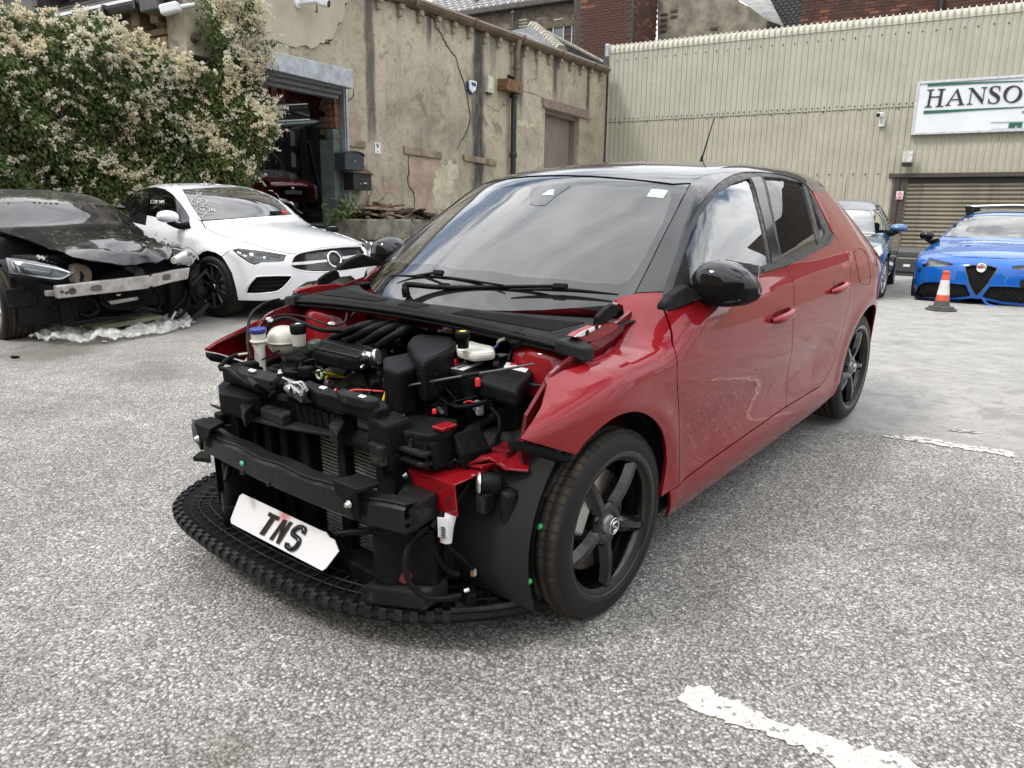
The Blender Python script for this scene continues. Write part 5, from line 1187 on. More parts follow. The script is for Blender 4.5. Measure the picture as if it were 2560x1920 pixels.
car.panel('b_pillar_cover',xz([S5(868,148),S5(922,141),S5(970,310),S5(1008,480),S5(1046,618),S5(992,640),S5(952,430),S5(912,275)]),M_GLOSSB,'y',step=.03,off=.0005,mirror=True)
car.panel('belt_strip',xz([S5(942,668),S5(1060,622),S5(1160,580),S5(1270,530),S5(1316,505),S5(1334,470),S5(1348,482),S5(1318,527),S5(1250,566),S5(1150,619),S5(1066,655),S5(942,692)]),M_TRIM,'y',step=.03,off=.004,mirror=True)
# fuel lid outline, door handles
lidg=xz(fl_lid);P=car.proj('y',lidg,1,.0006);MB().tube(np.concatenate([P,P[:1]]),.0012,5).build('fuel_flap_gap',M_VOID,quarter_panel[0])
for dpan,(x0,y0),sc_ in ((front_door,S5(1040,940),1.),(rear_door,S5(1366,780),1.)):
    c_=car.cast([(x0,y0)])[0]
    for sgn,pan in ((1,dpan[0]),(-1,dpan[1])):
        mbh=MB();c3=c_*[1,sgn,1];V=[]
        # handle: a rounded bar over a flat darker ellipse that paints a recess's shade
        pts=[c3+np.array([.095,sgn*.004,-.010]),c3+np.array([.075,sgn*.024,-.006]),c3+np.array([.03,sgn*.034,.0]),c3+np.array([-.03,sgn*.034,.006]),c3+np.array([-.075,sgn*.024,.010]),c3+np.array([-.1,sgn*.002,.012])]
        mbh.tube(pts,[.010,.016,.017,.017,.015,.009],10,sub=4);mbh.build('door_handle',M_RED,pan)
        rp=np.array([(c3[0]+.062*math.cos(t)-.005,c3[2]+.036*math.sin(t)-.004) for t in np.linspace(0,2*math.pi,28,endpoint=False)])
        car.panel('handle_recess_shade',rp,M_REDIN,'y' if sgn > 0 else 'y-',step=.02,off=.0012,rim=0,parent=pan)
# ------------------------------------------------------------------ windscreen
def ws(y,lo_=.05):return lo_-.5*y*y
e_=A1[::-1,:2]+[0,-.003];ws_out=[(hx(y)+(e_[0][0]-hx(e_[0][1]))*abs(y/e_[0][1])**3,y) for y in np.linspace(-e_[0][1],e_[0][1],13)]+[tuple(q) for q in e_[1::2]]+[(.028-.80*y*y,y) for y in np.linspace(.64,-.64,15)]+[(q[0],-q[1]) for q in e_[1::2][::-1]]
Wd=Z1(900,380,2.458)
clear_px=[Wd(178,660),Wd(215,610),Wd(420,440),Wd(640,270),Wd(760,220),Wd(900,212),Wd(1050,207),Wd(1300,200),Wd(1600,207),Wd(1870,215),Wd(1905,235),Wd(1916,270),Wd(1860,430),Wd(1770,600),Wd(1690,735),Wd(1645,785),Wd(1585,803),Wd(1400,795),Wd(1000,762),Wd(600,715),Wd(300,685),Wd(195,672)]
clear=car.cast(clear_px)[:,:2]
car.panel('windscreen',clear,M_GLASS,'z',step=.05,off=-.004,rim=0)
M_FRITS=glass('tinted_border_glass',(.02,.02,.022),1.52,1.35)
car.panel('windscreen_border',inset_poly(ws_out,.002),M_FRIT,'z',holes=[clear],step=.04,off=-.004,rim=0)
car.panel('camera_mount',car.cast([Wd(1052,207),Wd(1300,200),Wd(1210,262),Wd(1140,322),Wd(1075,326),Wd(1042,312),Wd(1045,255)])[:,:2],M_FRIT,'z',step=.03,off=-.0025,rim=0)
car.panel('sensor_window',car.cast([Wd(1114,262),Wd(1165,228),Wd(1196,226),Wd(1188,263)])[:,:2],pm('pale_sensor',(.42,.46,.47),.3),'z',step=.03,off=-.0015,rim=0)
car.panel('green_sticker',car.cast([Wd(1792,222),Wd(1893,230),Wd(1862,278),Wd(1762,266)])[:,:2],pm('mint_sticker',(.40,.68,.58),.5,var=.03),'z',step=.03,off=-.003,rim=0)
# ------------------------------------------------------------------ door mirrors
def mirror_unit(sgn):
    k=np.array([1,sgn,1]);st=[(.765,-.640,.972,.03,.03),(.778,-.630,.985,.075,.062),(.81,-.622,.994,.100,.084),(.85,-.622,.998,.110,.092),(.90,-.628,.996,.108,.088),(.945,-.638,.990,.092,.070),(.975,-.650,.985,.064,.044),(.987,-.660,.984,.026,.018)]
    n=22;V=[]
    for (y,x,z,rx,rz) in st:
        for i in range(n):
            a=2*math.pi*i/n;ca,sa=math.cos(a),math.sin(a)
            px_=rx*np.sign(ca)*abs(ca)**.75*(.55 if ca < 0 else 1.);pz_=rz*np.sign(sa)*abs(sa)**.8*(.92 if sa > 0 else .85);V.append(np.array([x+px_,y,z+pz_+.02*ca*(.5)])*k)
    m_=len(st)
    up,dn=MB(),MB()
    for j in range(m_-1):
        for i in range(n):
            q=[j*n+i,j*n+(i+1) % n,(j+1)*n+(i+1) % n,(j+1)*n+i];q=q if sgn < 0 else q[::-1]
            a=(i+.5)/n;tgt=dn if .52 < a < .98 else up
            tgt.f.append(q);tgt.sm.append(True);tgt.mi.append(0)
    for t in (up,dn):t.v=[tuple(v) for v in V]
    tip=list(range((m_-1)*n,m_*n));up.f.append(tip if sgn < 0 else tip[::-1]);up.sm.append(True);up.mi.append(0)
    root_=up.build('door_mirror',M_GLOSSB,ROOT);dn.build('mirror_lower_shell',M_PLAS,root_)
    MB().tube([np.array(q)*k for q in ((-.60,.845,.945),(-.555,.90,.948),(-.575,.955,.958))],[.007,.008,.004],6,sub=4).build('indicator_lamp',M_LAMPB,root_)
    MB().prism([np.array(q)*k for q in ((-.715,.83,.93),(-.715,.955,.94),(-.715,.955,1.06),(-.715,.83,1.075))],(.004,0,0)).build('mirror_glass',M_MIRG,root_)
    ap=[CAR.y(*S5(*q),.845)*k for q in ((376,915),(384,872),(430,820),(505,765),(560,800),(600,850),(530,866))];MB().prism(ap,(0,-.035*sgn,0)).build('mirror_arm',M_PLAS,root_,bevel=.008)
mirror_unit(1);mirror_unit(-1)
car.panel('mirror_sail',xz([S5(378,912),S5(395,845),S5(440,700),S5(482,572),S5(500,640),S5(508,700),S5(512,820),S5(520,866)]),M_PLAS,'y',step=.03,off=.004,mirror=True)
# ------------------------------------------------------------------ aerial, wheels
ap_=car.proj('z',[(-2.16,0)])[0];MB().lathe(ap_+[.0,0,-.004],(-.15,0,1),[(.024,0),(.020,.012),(.009,.03),(.006,.05)],14).tube([ap_+[-.006,0,.03],ap_+[-.125,0,.245]],[.005,.0028],8).tube([ap_+[-.123,0,.24],ap_+[-.13,0,.252]],.004,8).build('aerial',M_PLAS,ROOT)
for (x,sgn,yc) in ((0,1,.745),(0,-1,.745),(-2.538,1,.738),(-2.538,-1,.738)):
    wh=wheel(car,(x,sgn*yc,.308),.308,.205,.236,sgn,'five',M_GLOSSB,pm('cap_grey',(.25,.25,.26),.35,metal=.5),spoke_rot=(.93 if x==0 else .70)); 
    # badge ring on the cap, caliper
    if sgn > 0:
        MB().tube([(.026*math.cos(t),.100,.026*math.sin(t)) for t in np.linspace(0,2*math.pi,25)],.0022,5).tube([(-.012,.101,.012),(.004,.101,.013),(.010,.101,.004),(-.006,.101,-.004),(-.010,.101,-.014),(.008,.101,-.016)],.004,5,sub=3).build('cap_emblem',M_CHROME,wh)
    mbk=MB();mbk.obox((.118*(1 if sgn > 0 else 1),.02,.07),[np.array([.86,0,.5]),np.array([0,1.,0]),np.array([-.5,0,.86])],(.07,.09,.13)); 
    mbk.build('brake_caliper',M_ALU,wh,bevel=.012)
blank_wheel_well(car,0,.31,.375,.45,.80);blank_wheel_well(car,-2.538,.31,.372,.45,.80)
# ------------------------------------------------------------------ dark structure under the panels, floor
mb=MB();mb.box((-3.0,-.72,.20),(-.35,.72,.26));mb.build('floor_pan',M_VOID,ROOT)
for s_ in (1,-1):MB().box((-2.15,s_*.74,.20),(-.36,s_*.80,.85)).build('inner_sill',M_VOID,ROOT)
MB().box((-.40,-.74,.2),(-.36,.74,.90)).build('firewall',M_REDIN,ROOT)
MB().prism([(-.40,-.72,.90),(-.40,.72,.90),(-.22,.64,.85),(-.08,.40,.85),(.0,0,.855),(-.08,-.40,.85),(-.22,-.64,.85)],(0,0,-.03)).build('scuttle',M_REDIN,ROOT)
# cabin
def seat(x,y,rows=1):
    mbs=MB();mbs.box((x-.25,y-.24,.34),(x+.28,y+.24,.52));mbs.obox((x-.32,y,.80),[np.array([.95,0,.28]),np.array([0,1,0]),np.array([-.28,0,.95])],(.13,.47,.62));mbs.obox((x-.41,y,1.17),[np.array([.96,0,.2]),np.array([0,1,0]),np.array([-.2,0,.96])],(.09,.27,.17))
    mbs.build('seat',M_SEAT,ROOT,bevel=.05,seg=3)
for x,y in ((-1.25,.36),(-1.25,-.36),(-2.1,.36),(-2.1,-.36)):seat(x,y)
MB().prism([(-.36,-.70,.90),(-.70,-.70,.96),(-.82,-.70,.88),(-.80,-.70,.62),(-.36,-.70,.55)],(0,1.40,0)).build('dashboard',pm('dash_grey',(.028,.028,.029),.7,var=.1),ROOT,bevel=.04,seg=3)
MB().obox((-.78,-.36,.97),[np.array([.9,0,-.1]),np.array([0,1.,0]),np.array([.1,0,1])],(.14,.36,.09)).build('instrument_hood',M_DARKIN,ROOT,bevel=.03)
sw=np.array([-.93,-.36,.90]);ax_=np.array([-.9,0,.42]);U_,V_=np.array([0,1.,0]),np.array([.42,0,.9])
mbw=MB().tube([sw+.18*(math.cos(t)*U_+math.sin(t)*V_) for t in np.linspace(0,2*math.pi,33)],.016,8);mbw.tube([sw-.17*U_,sw,sw+.17*U_],.018,6).tube([sw,sw-.17*V_],.02,6).lathe(sw-ax_*.01,ax_,[(.07,0),(.07,.03),(.04,.05)],16);mbw.build('steering_wheel',M_DARKIN,ROOT)
mbr=MB().obox((-.86,0,1.26),[np.array([1.,0,.1]),np.array([0,1.,0]),np.array([-.1,0,1])],(.03,.24,.065));mbr.build('interior_mirror',M_DARKIN,ROOT,bevel=.015)
car.panel('headlining',[(-1.0,-.48),(-.95,0),(-1.0,.48),(-2.7,.44),(-2.7,-.44)],M_HEADL,'z',step=.12,off=-.045,rim=0)
# ------------------------------------------------------------------ engine bay and stripped front of the red car
M_PL2=pm('black_moulded_plastic',(.0055,.0056,.006),.48,var=.3,vs=12,bmp=.08,bs=200,rv=.14,dirt=.12,dirtcol=(.08,.075,.068),spec=.1)
M_PL3=pm('scuffed_black_plastic',(.013,.013,.0135),.42,var=.4,vs=7,rv=.15,dirt=.35,dirtcol=(.13,.12,.105),spec=.1)
M_BEAM=pm('black_coated_steel',(.012,.012,.0118),.38,var=.15,vs=4,rv=.08,coat=.15,spec=.1)
M_WHITEP=pm('translucent_white_plastic',(.58,.57,.51),.35,var=.08,vs=6);M_TANK=pm('milky_tank',(.46,.45,.39),.35,var=.25,vs=4)
M_LABEL=pm('white_label',(.70,.70,.70),.4,var=.05);M_YEL=pm('yellow_plastic',(.66,.50,.02),.4,var=.08);M_ORG=pm('orange_connector',(.65,.17,.02),.45,var=.1)
M_BLUECAP=pm('blue_cap',(.018,.03,.20),.35);M_GRNW=pm('green_wire',(.10,.42,.10),.4);M_GRNC=pm('green_clip',(.01,.30,.06),.4);M_REDCAP=pm('red_cap',(.55,.015,.015),.4)
M_FINS=pm('radiator_fin',(.20,.20,.185),.45,metal=.4,var=.2,vs=9);M_HOSE=pm('black_hose',(.0065,.0065,.007),.45,var=.2,rv=.1,spec=.1);M_RUST=pm('rusty_metal',(.10,.045,.025),.8,var=.4);M_CAST=pm('engine_casting',(.17,.165,.15),.55,metal=.4,var=.4,vs=14)
def zp(q,z):return CAR.z(*q,z)
def slab(name,px,z,h,mat=None,bevel=.008,parent=None,seg=2,dz=None):
    """a block whose top face is measured on the level z of the car, with depth h downwards"""
    P=[CAR.z(*q,z) for q in px]
    if dz:P=[CAR.z(*q,zz) for q,zz in zip(px,dz)]
    return MB().prism(P,(0,0,-h)).build(name,mat or M_PL2,parent or ROOT,bevel=bevel,seg=seg)
def face(name,px,x,d,mat=None,bevel=.006,parent=None,ax=0):
    P=[CAR.hit(*q,ax,x) for q in px];v=[0,0,0];v[ax]=-d
    return MB().prism(P,v).build(name,mat or M_PL2,parent or ROOT,bevel=bevel)
def hose(name,pts,r,mat=None,parent=None,ribs=0,sub=8,seg=10):
    """pts: (pixel, axis, value) or plain points"""
    r *=.58;P=[CAR.hit(*q[0],q[1],q[2]) if len(q)==3 and isinstance(q[0],tuple) else np.array(q) for q in pts]
    L_=smooth_line(P,sub);mb=MB()
    if ribs:
        ribs *=.7;d=np.concatenate([[0],np.cumsum(np.linalg.norm(np.diff(L_,axis=0),axis=1))]);n=max(8,int(d[-1]/ribs)*4);t=np.linspace(0,d[-1],n);L_=np.stack([np.interp(t,d,L_[:,i]) for i in range(3)],1)
        rr=[r*(1.0,1.0,.84,.84)[i % 4] for i in range(n)];mb.tube(L_,rr,seg)
    else:mb.tube(L_,r,seg)
    return mb.build(name,mat or M_HOSE,parent or ROOT)
def bolt(P,d,r=.011,parent=None,mat=None,name='bolt'):
    d=np.array(d,float);r *=.58;return MB().lathe(P,d,[(r*1.5,0),(r*1.5,.003),(r,.003),(r,.011),(r*.8,.013)],12).build(name,mat or M_ALU,parent or ROOT)
# dark bulk behind everything so no daylight leaks through the bay
MB().box((-.36,-.56,.20),(.36,.56,.50)).build('bay_light_stop',M_VOID,ROOT)
MB().box((-.05,-.36,.45),(.20,.34,.68)).build('gearbox',M_CAST,ROOT,bevel=.03)
for s_ in (1,-1):MB().box((.0,s_*.38,.34),(.47,s_*.46,.46)).build('chassis_rail',M_REDIN,ROOT,bevel=.01)
# inner wings, strut towers, flanges (both sides)
def ms(pts,s_):return [np.array(p)*[1,s_,1] for p in pts]
for s_ in (1,-1):
    MB().prism(ms([(.185,.735,.822),(.15,.735,.835),(-.30,.70,.93),(-.30,.70,.50),(.25,.715,.50),(.30,.715,.60),(.285,.725,.72)],s_),(0,-.012*s_,0)).build('inner_wing',M_REDIN,ROOT)
    fo_=[q*[1,s_,1]+[0,-.004*s_,-.004] for q in WING3[5:10]];fi_=[np.array([q[0]-.01,s_*.735,q[2]+.003]) for q in fo_];mf=MB();nf=len(fo_)
    mf.add(fo_+fi_+[q-[0,0,.025] for q in fi_],[(k,k+1,nf+k+1,nf+k) for k in range(nf-1)]+[(nf+k,nf+k+1,2*nf+k+1,2*nf+k) for k in range(nf-1)]);mf.build('wing_flange',M_RED,ROOT)
    MB().lathe((-.06*1,s_*.565,.70),(0,0,1),[(.145,0),(.14,.12),(.115,.155),(.05,.165),(.02,.166)],26).build('strut_tower',M_RED,ROOT)
    for q in ((-.06,.60,.868),(.02,.55,.86)):bolt(np.array(q)*[1,s_,1],(0,0,1),.008)
    for t,b in ((.85,.3),(.75,.6),(.6,.35),(.5,.7),(.3,.5)):MB().lathe(np.array(fo_[0])*(1-t)+np.array(fo_[-1])*t+(np.array(fi_[2])-np.array(fo_[2]))*b+[0,0,.002],(0,0,1),[(.008,0),(.008,.0015)],8).build('flange_hole',M_VOID,ROOT)
    # headlamp end plate of the wing
    MB().prism(ms([(.20,.72,.815),(.23,.765,.79),(.27,.76,.70),(.27,.74,.62),(.26,.70,.60)],s_),(-.02,0,0)).build('wing_end_plate',M_REDIN,ROOT,bevel=.006)
    MB().prism(ms([(.425,.795,.705),(.36,.815,.68),(.235,.845,.615),(.23,.80,.60),(.36,.78,.665),(.42,.77,.69)],s_),(0,0,-.022)).build('wing_bracket',M_PL2,ROOT,bevel=.004)
    # bonnet hinge and scuttle corner
    hp_=[CAR.y(*B_(*q),.722) for q in ((1690,512),(1735,478),(1850,428),(1900,418),(1995,396),(2040,406),(2050,450),(1960,500),(1880,545),(1800,562),(1725,528))];hg_=MB().prism(ms(hp_,s_),(0,-.03*s_,0)).build('bonnet_hinge',M_RED,ROOT,bevel=.004)
    MB().prism(ms([CAR.y(*B_(*q),.7235) for q in ((1690,512),(1735,480),(1850,430),(1900,420),(1890,440),(1860,452),(1750,508))],s_),(0,.002*s_,0)).build('hinge_pad',M_LABEL,hg_)
    for q in ((1795,480),(1870,432)):MB().lathe(ms([CAR.y(*B_(*q),.726)],s_)[0],(0,s_,0),[(.010,0),(.010,.001)],8).build('hinge_hole',M_VOID,hg_)
# scuttle grille, its rubber lip, end brackets
Mg=pm('cowl_grey_plastic',(.016,.016,.0165),.5,var=.2,rv=.1,spec=.1)
cw=[(.062+.016*(1-(y/.72)**2),y,.885+.032*(1-(y/.72)**2)) for y in np.linspace(-.72,.72,25)]
cb=[(.022-.62*y*y,y,float(top_c(.022-.12*y*y))-.12*y*y+.004) for y in np.linspace(-.72,.72,25)]
mb=MB();n=25;mb.add(cw+cb+[tuple(np.array(q)-[.004,0,.042]) for q in cw],[(i+1,i,n+i,n+i+1) for i in range(n-1)]+[(i,i+1,2*n+i+1,2*n+i) for i in range(n-1)],True);mb.build('scuttle_panel',Mg,ROOT)
MB().tube([np.array(q)+[.008,0,-.018] for q in cw],.008,8).build('bonnet_seal',M_HOSE,ROOT);MB().tube([np.array(q)+[.004,0,-.034] for q in cw],.007,8).build('lower_seal',M_HOSE,ROOT)
grl=MB()
def cwp(y,t):i=(y+.72)/1.44*24;a=np.array([np.interp(i,range(25),[q[k] for q in cw]) for k in range(3)]);b=np.array([np.interp(i,range(25),[q[k] for q in cb]) for k in range(3)]);return a+(b-a)*t
for y0,y1 in ((-.60,-.16),(-.05,.06),(.22,.60)):
    for y in np.arange(y0,y1,.013):
        grl.tube([cwp(y,.18)+[0,0,.003],cwp(y+.022,.72)+[0,0,.003]],.0028,4)
    MB().quad(cwp(y0,.15)+[0,0,.0012],cwp(y1+.02,.15)+[0,0,.0012],cwp(y1+.02,.75)+[0,0,.0012],cwp(y0,.75)+[0,0,.0012]).build('grille_opening',M_VOID,ROOT)
grl.build('grille_bars',Mg,ROOT,kind='stuff')
for s_ in (1,-1):MB().prism(ms([(.085,.665,.897),(.07,.765,.880),(.03,.775,.878),(.0,.69,.90)],s_),(0,0,-.045)).build('scuttle_end_cap',M_PLASG,ROOT,bevel=.008)
# black glass foot and corner mouldings between scuttle and screen
for s_ in (1,-1):MB().prism(ms([CAR.y(*B_(*q),.70) for q in ((1835,430),(1845,350),(1900,290),(1962,245),(1985,262),(1995,330),(1900,400))],s_),(0,.02*s_,0)).build('corner_moulding',M_PL2,ROOT,bevel=.004)
# wipers
def wiper(piv,tip,blade_a,blade_b,lift=.012):
    piv,tip,blade_a,blade_b=[np.array(q,float) for q in (piv,tip,blade_a,blade_b)]
    r_=MB().tube([piv+[0,0,.005],piv+[-.01,0,lift+.01],piv*.7+tip*.3+[0,0,lift],tip+[0,0,.018]],[.012,.011,.009,.005],8,sub=6).build('wiper_arm',M_PLAS,ROOT)
    MB().lathe(piv-[0,0,.02],(.25,0,1),[(.015,0),(.015,.015),(.013,.032),(.008,.035)],14).build('pivot_cap',M_PLAS,r_)
    Lb=smooth_line([blade_a,blade_a*.5+blade_b*.5+[0,0,.008],blade_b],8);MB().tube(Lb+[0,0,.006],[.003,.006,.008,.006,.003],6).build('wiper_blade',M_HOSE,r_)
    MB().obox(tip+[0,0,.016],[(blade_b-blade_a)/np.linalg.norm(blade_b-blade_a),np.array([.5,0,-.86]),np.array([.86,0,.5])],(.05,.022,.016)).build('blade_clip',M_PLAS,r_,bevel=.006)
Wn=Z1(900,380,2.458)
sk=lambda q,o=.012:(lambda P:P[0]+SK_C.grad(P)[0]*o)(car.cast([q]))
wiper(sk(Wn(300,880),.02),sk(Wn(1230,870)),sk(Wn(920,872)),sk(Wn(1585,902)))
wiper(sk(Wn(-80,850),.02),sk(Wn(490,785)),sk(Wn(205,782)),sk(Wn(885,845)))
# engine: intake runners, ribbed cover, air box
mbr=[]
for (x0,y0,x1,y1,x2,y2) in ((1300,520,1480,445,1640,408),(1420,545,1600,455,1740,415),(1545,565,1700,470,1830,425),(1660,590,1800,500,1890,455)):
    hose('intake_runner',[(A_(x0,y0),2,.785),(A_(x1,y1),2,.835),(A_(x2,y2),2,.845),(A_(x2+120,y2+20),2,.80)],.027,M_PL2,sub=8,seg=12)
cov=[A_(1140,600),A_(1180,560),A_(1280,492),A_(1350,505),A_(1600,600),A_(1640,615),A_(1570,680),A_(1500,690),A_(1340,665),A_(1170,625)]
co_=slab('ribbed_cover',cov,.775,.045,M_PL2,.008)
a0,a1,b0,b1=[zp(A_(*q),.778) for q in ((1150,605),(1290,497),(1500,685),(1625,612))]
mb=MB()
for t in np.linspace(.02,.98,21):mb.tube([a0+(b0-a0)*t,a1+(b1-a1)*t],.0042,4)
for t in (.04,.5,.96):mb.tube([a0+(a1-a0)*t+[0,0,.002],b0+(b1-b0)*t+[0,0,.002]],.0042,4)
mb.build('cover_ribs',M_PLASG,co_,kind='stuff')
slab('manifold_body',[A_(1280,480),A_(1420,420),A_(1950,440),A_(1900,560),A_(1700,610)],.765,.12,M_PL2,.02)
for q in ((1520,455),(1640,473),(1768,498)):
    slab('injector_plug',[A_(q[0]-45,q[1]+28),A_(q[0]-10,q[1]+10),A_(q[0]+50,q[1]+22),A_(q[0]+20,q[1]+45)],.80,.03,M_PL2,.004);slab('orange_tab',[A_(q[0]-12,q[1]+6),A_(q[0]+4,q[1]-6),A_(q[0]+22,q[1]+2),A_(q[0]+10,q[1]+14)],.812,.012,M_ORG,.002)
slab('air_box_rear',[B_(372,545),B_(400,505),B_(470,480),B_(700,500),B_(745,515),B_(760,570),B_(640,640),B_(500,700),B_(420,640)],.845,.14,M_PL2,.018,seg=3)
ab=slab('air_box_front',[B_(178,668),B_(335,640),B_(470,598),B_(500,640),B_(500,720),B_(420,760),B_(300,790),B_(185,745)],.805,.15,M_PL2,.014,seg=3)
mb=MB()
for t in np.linspace(0,1,14):
    p=zp(B_(505+t*235,640-t*90),.84);mb.box(p+[-.004,-.003,-.10],p+[.004,.006,.0])
mb.build('air_box_ribs',M_PLASG,ab,kind='stuff')
MB().tube([zp(B_(180,780),.70),zp(B_(330,800),.70),zp(B_(500,735),.72)],.007,6).build('air_box_clip_rail',M_PL2,ab)
tb=zp(A_(1665,640),.775);MB().lathe(tb+[.03,-.01,-.015],(-.35,.8,.25),[(.02,-.03),(.026,-.03),(.026,.0),(.022,.0),(.022,.022),(.028,.022),(.028,.032),(.015,.032)],24).build('throttle_body',M_ALU,ROOT)
MB().obox(tb+[.05,-.02,-.01],[np.array([.6,.6,0]),np.array([-.6,.6,.3]),np.array([0,0,1])],(.065,.02,.04)).build('throttle_flange',M_ALU,ROOT,bevel=.008)
hose('breather_hose',[(A_(1760,570),2,.80),(A_(1835,530),2,.815),(A_(1815,470),2,.84),(A_(1840,430),2,.85),(A_(1950,430),2,.85),(A_(2060,460),2,.85)],.0095)
hose('intake_elbow',[(A_(1600,720),2,.72),(A_(1660,690),2,.73),(A_(1690,640),2,.76)],.034,M_PL2)
slab('pump_bracket',[A_(1530,725),A_(1640,690),A_(1690,760),A_(1690,850),A_(1600,870),A_(1560,800)],.70,.05,M_PL2,.012)
# alternator side clutter on the left of the engine
slab('pulley_cover',[A_(880,660),A_(930,620),A_(1090,615),A_(1110,680),A_(1010,760),A_(900,760)],.70,.13,M_PL2,.02,seg=3)
mb=MB();c_=zp(A_(950,720),.69)
for k in range(5):mb.tube([c_+[.02+.012*k,-.05,-.01*k],c_+[.035+.012*k,.05,-.01*k]],.006,5)
mb.build('belt_cover_ribs',M_PL3,ROOT)
MB().lathe(zp(A_(1150,640),.70),(0,0,1),[(.030,-.05),(.032,.0),(.022,.015)],20).build('oil_pump_housing',M_PL2,ROOT)
MB().lathe(zp(A_(1160,560),.79),(.1,0,1),[(.026,-.02),(.026,.003),(.022,.009),(.008,.010)],18).build('oil_filler_cap',pm('green_black_cap',(.03,.045,.03),.4),ROOT)
for q in ((1060,715,.05,.03),(1190,690,.04,.035),(1090,790,.05,.04),(1240,720,.035,.02)):
    P=zp(A_(q[0],q[1]),.72);MB().obox(P,[np.array([.8,.5,.1]),np.array([-.5,.8,0]),np.array([0,0,1])],(q[2]*1.2,q[3]*1.2,.04)).build('sensor_block',M_PL2,ROOT,bevel=.008)
hose('small_hose',[(A_(1045,790),2,.70),(A_(1050,730),2,.72),(A_(1110,700),2,.73),(A_(1180,690),2,.735)],.011);slab('ali_bracket',[A_(1010,700),A_(1060,685),A_(1090,715),A_(1040,735)],.715,.02,M_ALU,.004)
MB().tube([zp(A_(1196,812),.69)+np.array([0,.015*math.cos(t),.015*math.sin(t)]) for t in np.linspace(0,6.283,20)],.005,8).build('pale_green_ring',pm('pale_green',(.42,.52,.34),.4),ROOT)
hose('dipstick',[(A_(1225,790),2,.69),(A_(1310,808),2,.685),(A_(1350,812),2,.68)],.006,M_YEL);hose('yellow_hook',[(A_(1245,840),2,.67),(A_(1275,815),2,.675),(A_(1330,825),2,.67),(A_(1400,832),2,.665)],.008,M_YEL)
slab('engine_front',[A_(1230,850),A_(1330,800),A_(1470,830),A_(1500,930),A_(1360,940)],.60,.1,M_CAST,.02);hose('exhaust_pipe',[(A_(1290,905),2,.60),(A_(1350,890),2,.61),(A_(1440,910),2,.60)],.020,M_RUST)
bolt(zp(A_(1470,790),.70),(.5,0,1),.010);MB().lathe(zp(A_(1258,880),.64),(0,0,1),[(.012,-.02),(.014,.0),(.010,.012)],12).build('sensor_nut',M_ALU,ROOT)
# coolant tank, washer neck
ct=zp(A_(920,540),.775);mb=MB();V=[];n1,n2=14,22
for i in range(n1+1):
    ph=math.pi*i/n1
    for k in range(n2):a=2*math.pi*k/n2;V.append(ct+np.array([.062*math.sin(ph)**.8*math.cos(a),.070*math.sin(ph)**.8*math.sin(a),.056*math.cos(ph)]))
mb.add(V,[(i*n2+k,(i+1)*n2+k,(i+1)*n2+(k+1) % n2,i*n2+(k+1) % n2) for i in range(n1) for k in range(n2)],True)
tank=mb.build('coolant_tank',M_TANK,ROOT);MB().lathe(ct-[0,0,.003],(0,0,1),[(.066,0),(.074,0),(.074,.006),(.066,.006)],28).build('tank_seam',M_TANK,tank)
cc_=zp(A_(1027,450),.835);MB().lathe(cc_-[0,0,.06],(0,0,1),[(.024,0),(.027,.06)],18).build('tank_neck',M_TANK,tank)
MB().lathe(cc_,(0,0,1),[(.027,-.016),(.029,-.008),(.029,.012),(.025,.018),(.014,.019)],20).build('tank_cap',M_PL2,tank)
MB().prism([cc_+np.array([.013*math.cos(t),.013*math.sin(t),.0205]) for t in (0,2.1,4.2)],(0,0,-.0015)).build('warning_triangle',M_LABEL,tank)
hose('level_wire',[(A_(1000,515),2,.80),(A_(1055,545),2,.79),(A_(950,560),2,.77),(A_(880,620),2,.75),(A_(740,695),2,.73)],.005)
wc=zp(A_(711,470),.825);wn=MB().tube([wc+[0,0,.0],wc+[.0,0,-.05],wc+[.003,.004,-.055],wc+[.012,.012,-.20]],[.026,.025,.020,.017],18).build('washer_neck',M_WHITEP,ROOT)
MB().lathe(wc-[0,0,.04],(0,0,1),[(.027,0),(.031,.002),(.031,.009),(.027,.010)],20).build('neck_collar',M_WHITEP,wn);MB().lathe(wc,(0,0,1),[(.028,-.005),(.030,.0),(.030,.010),(.027,.013),(.015,.0135)],24).build('washer_cap',M_BLUECAP,wn)
# left hand hoses and cables
hose('bonnet_seal_cable',[(A_(880,215),2,.885),(A_(760,250),2,.875),(A_(660,330),2,.86),(A_(632,450),2,.82),(A_(632,580),2,.78),(A_(660,690),2,.74)],.010)
hose('heater_hose',[(A_(770,480),2,.80),(A_(800,420),2,.83),(A_(880,375),2,.845),(A_(960,370),2,.85),(A_(1080,410),2,.85),(A_(1220,460),2,.84),(A_(1370,465),2,.83)],.015,ribs=.008)
hose('thin_hose',[(A_(735,420),2,.83),(A_(800,370),2,.855),(A_(900,340),2,.865),(A_(1060,350),2,.87),(A_(1200,395),2,.87),(A_(1300,425),2,.865),(A_(1390,400),2,.87),(A_(1415,330),2,.88)],.0065)
for q in ((805,380,.85),(1295,420,.865)):MB().lathe(zp(A_(q[0],q[1]),q[2])-[0,.012,0],(0,1,.2),[(.010,0),(.010,.018)],10).build('hose_clip',M_LABEL,ROOT)
hose('side_loom',[(A_(410,750),2,.73),(A_(470,690),2,.74),(A_(550,655),2,.745),(A_(640,645),2,.75)],.014,ribs=.007);hose('pale_wire',[(A_(555,655),2,.752),(A_(600,648),2,.754),(A_(640,643),2,.755)],.0075,pm('pale_tape',(.42,.37,.27),.6))
hose('radiator_hose',[(A_(720,770),2,.69),(A_(790,720),2,.70),(A_(880,690),2,.70)],.021)
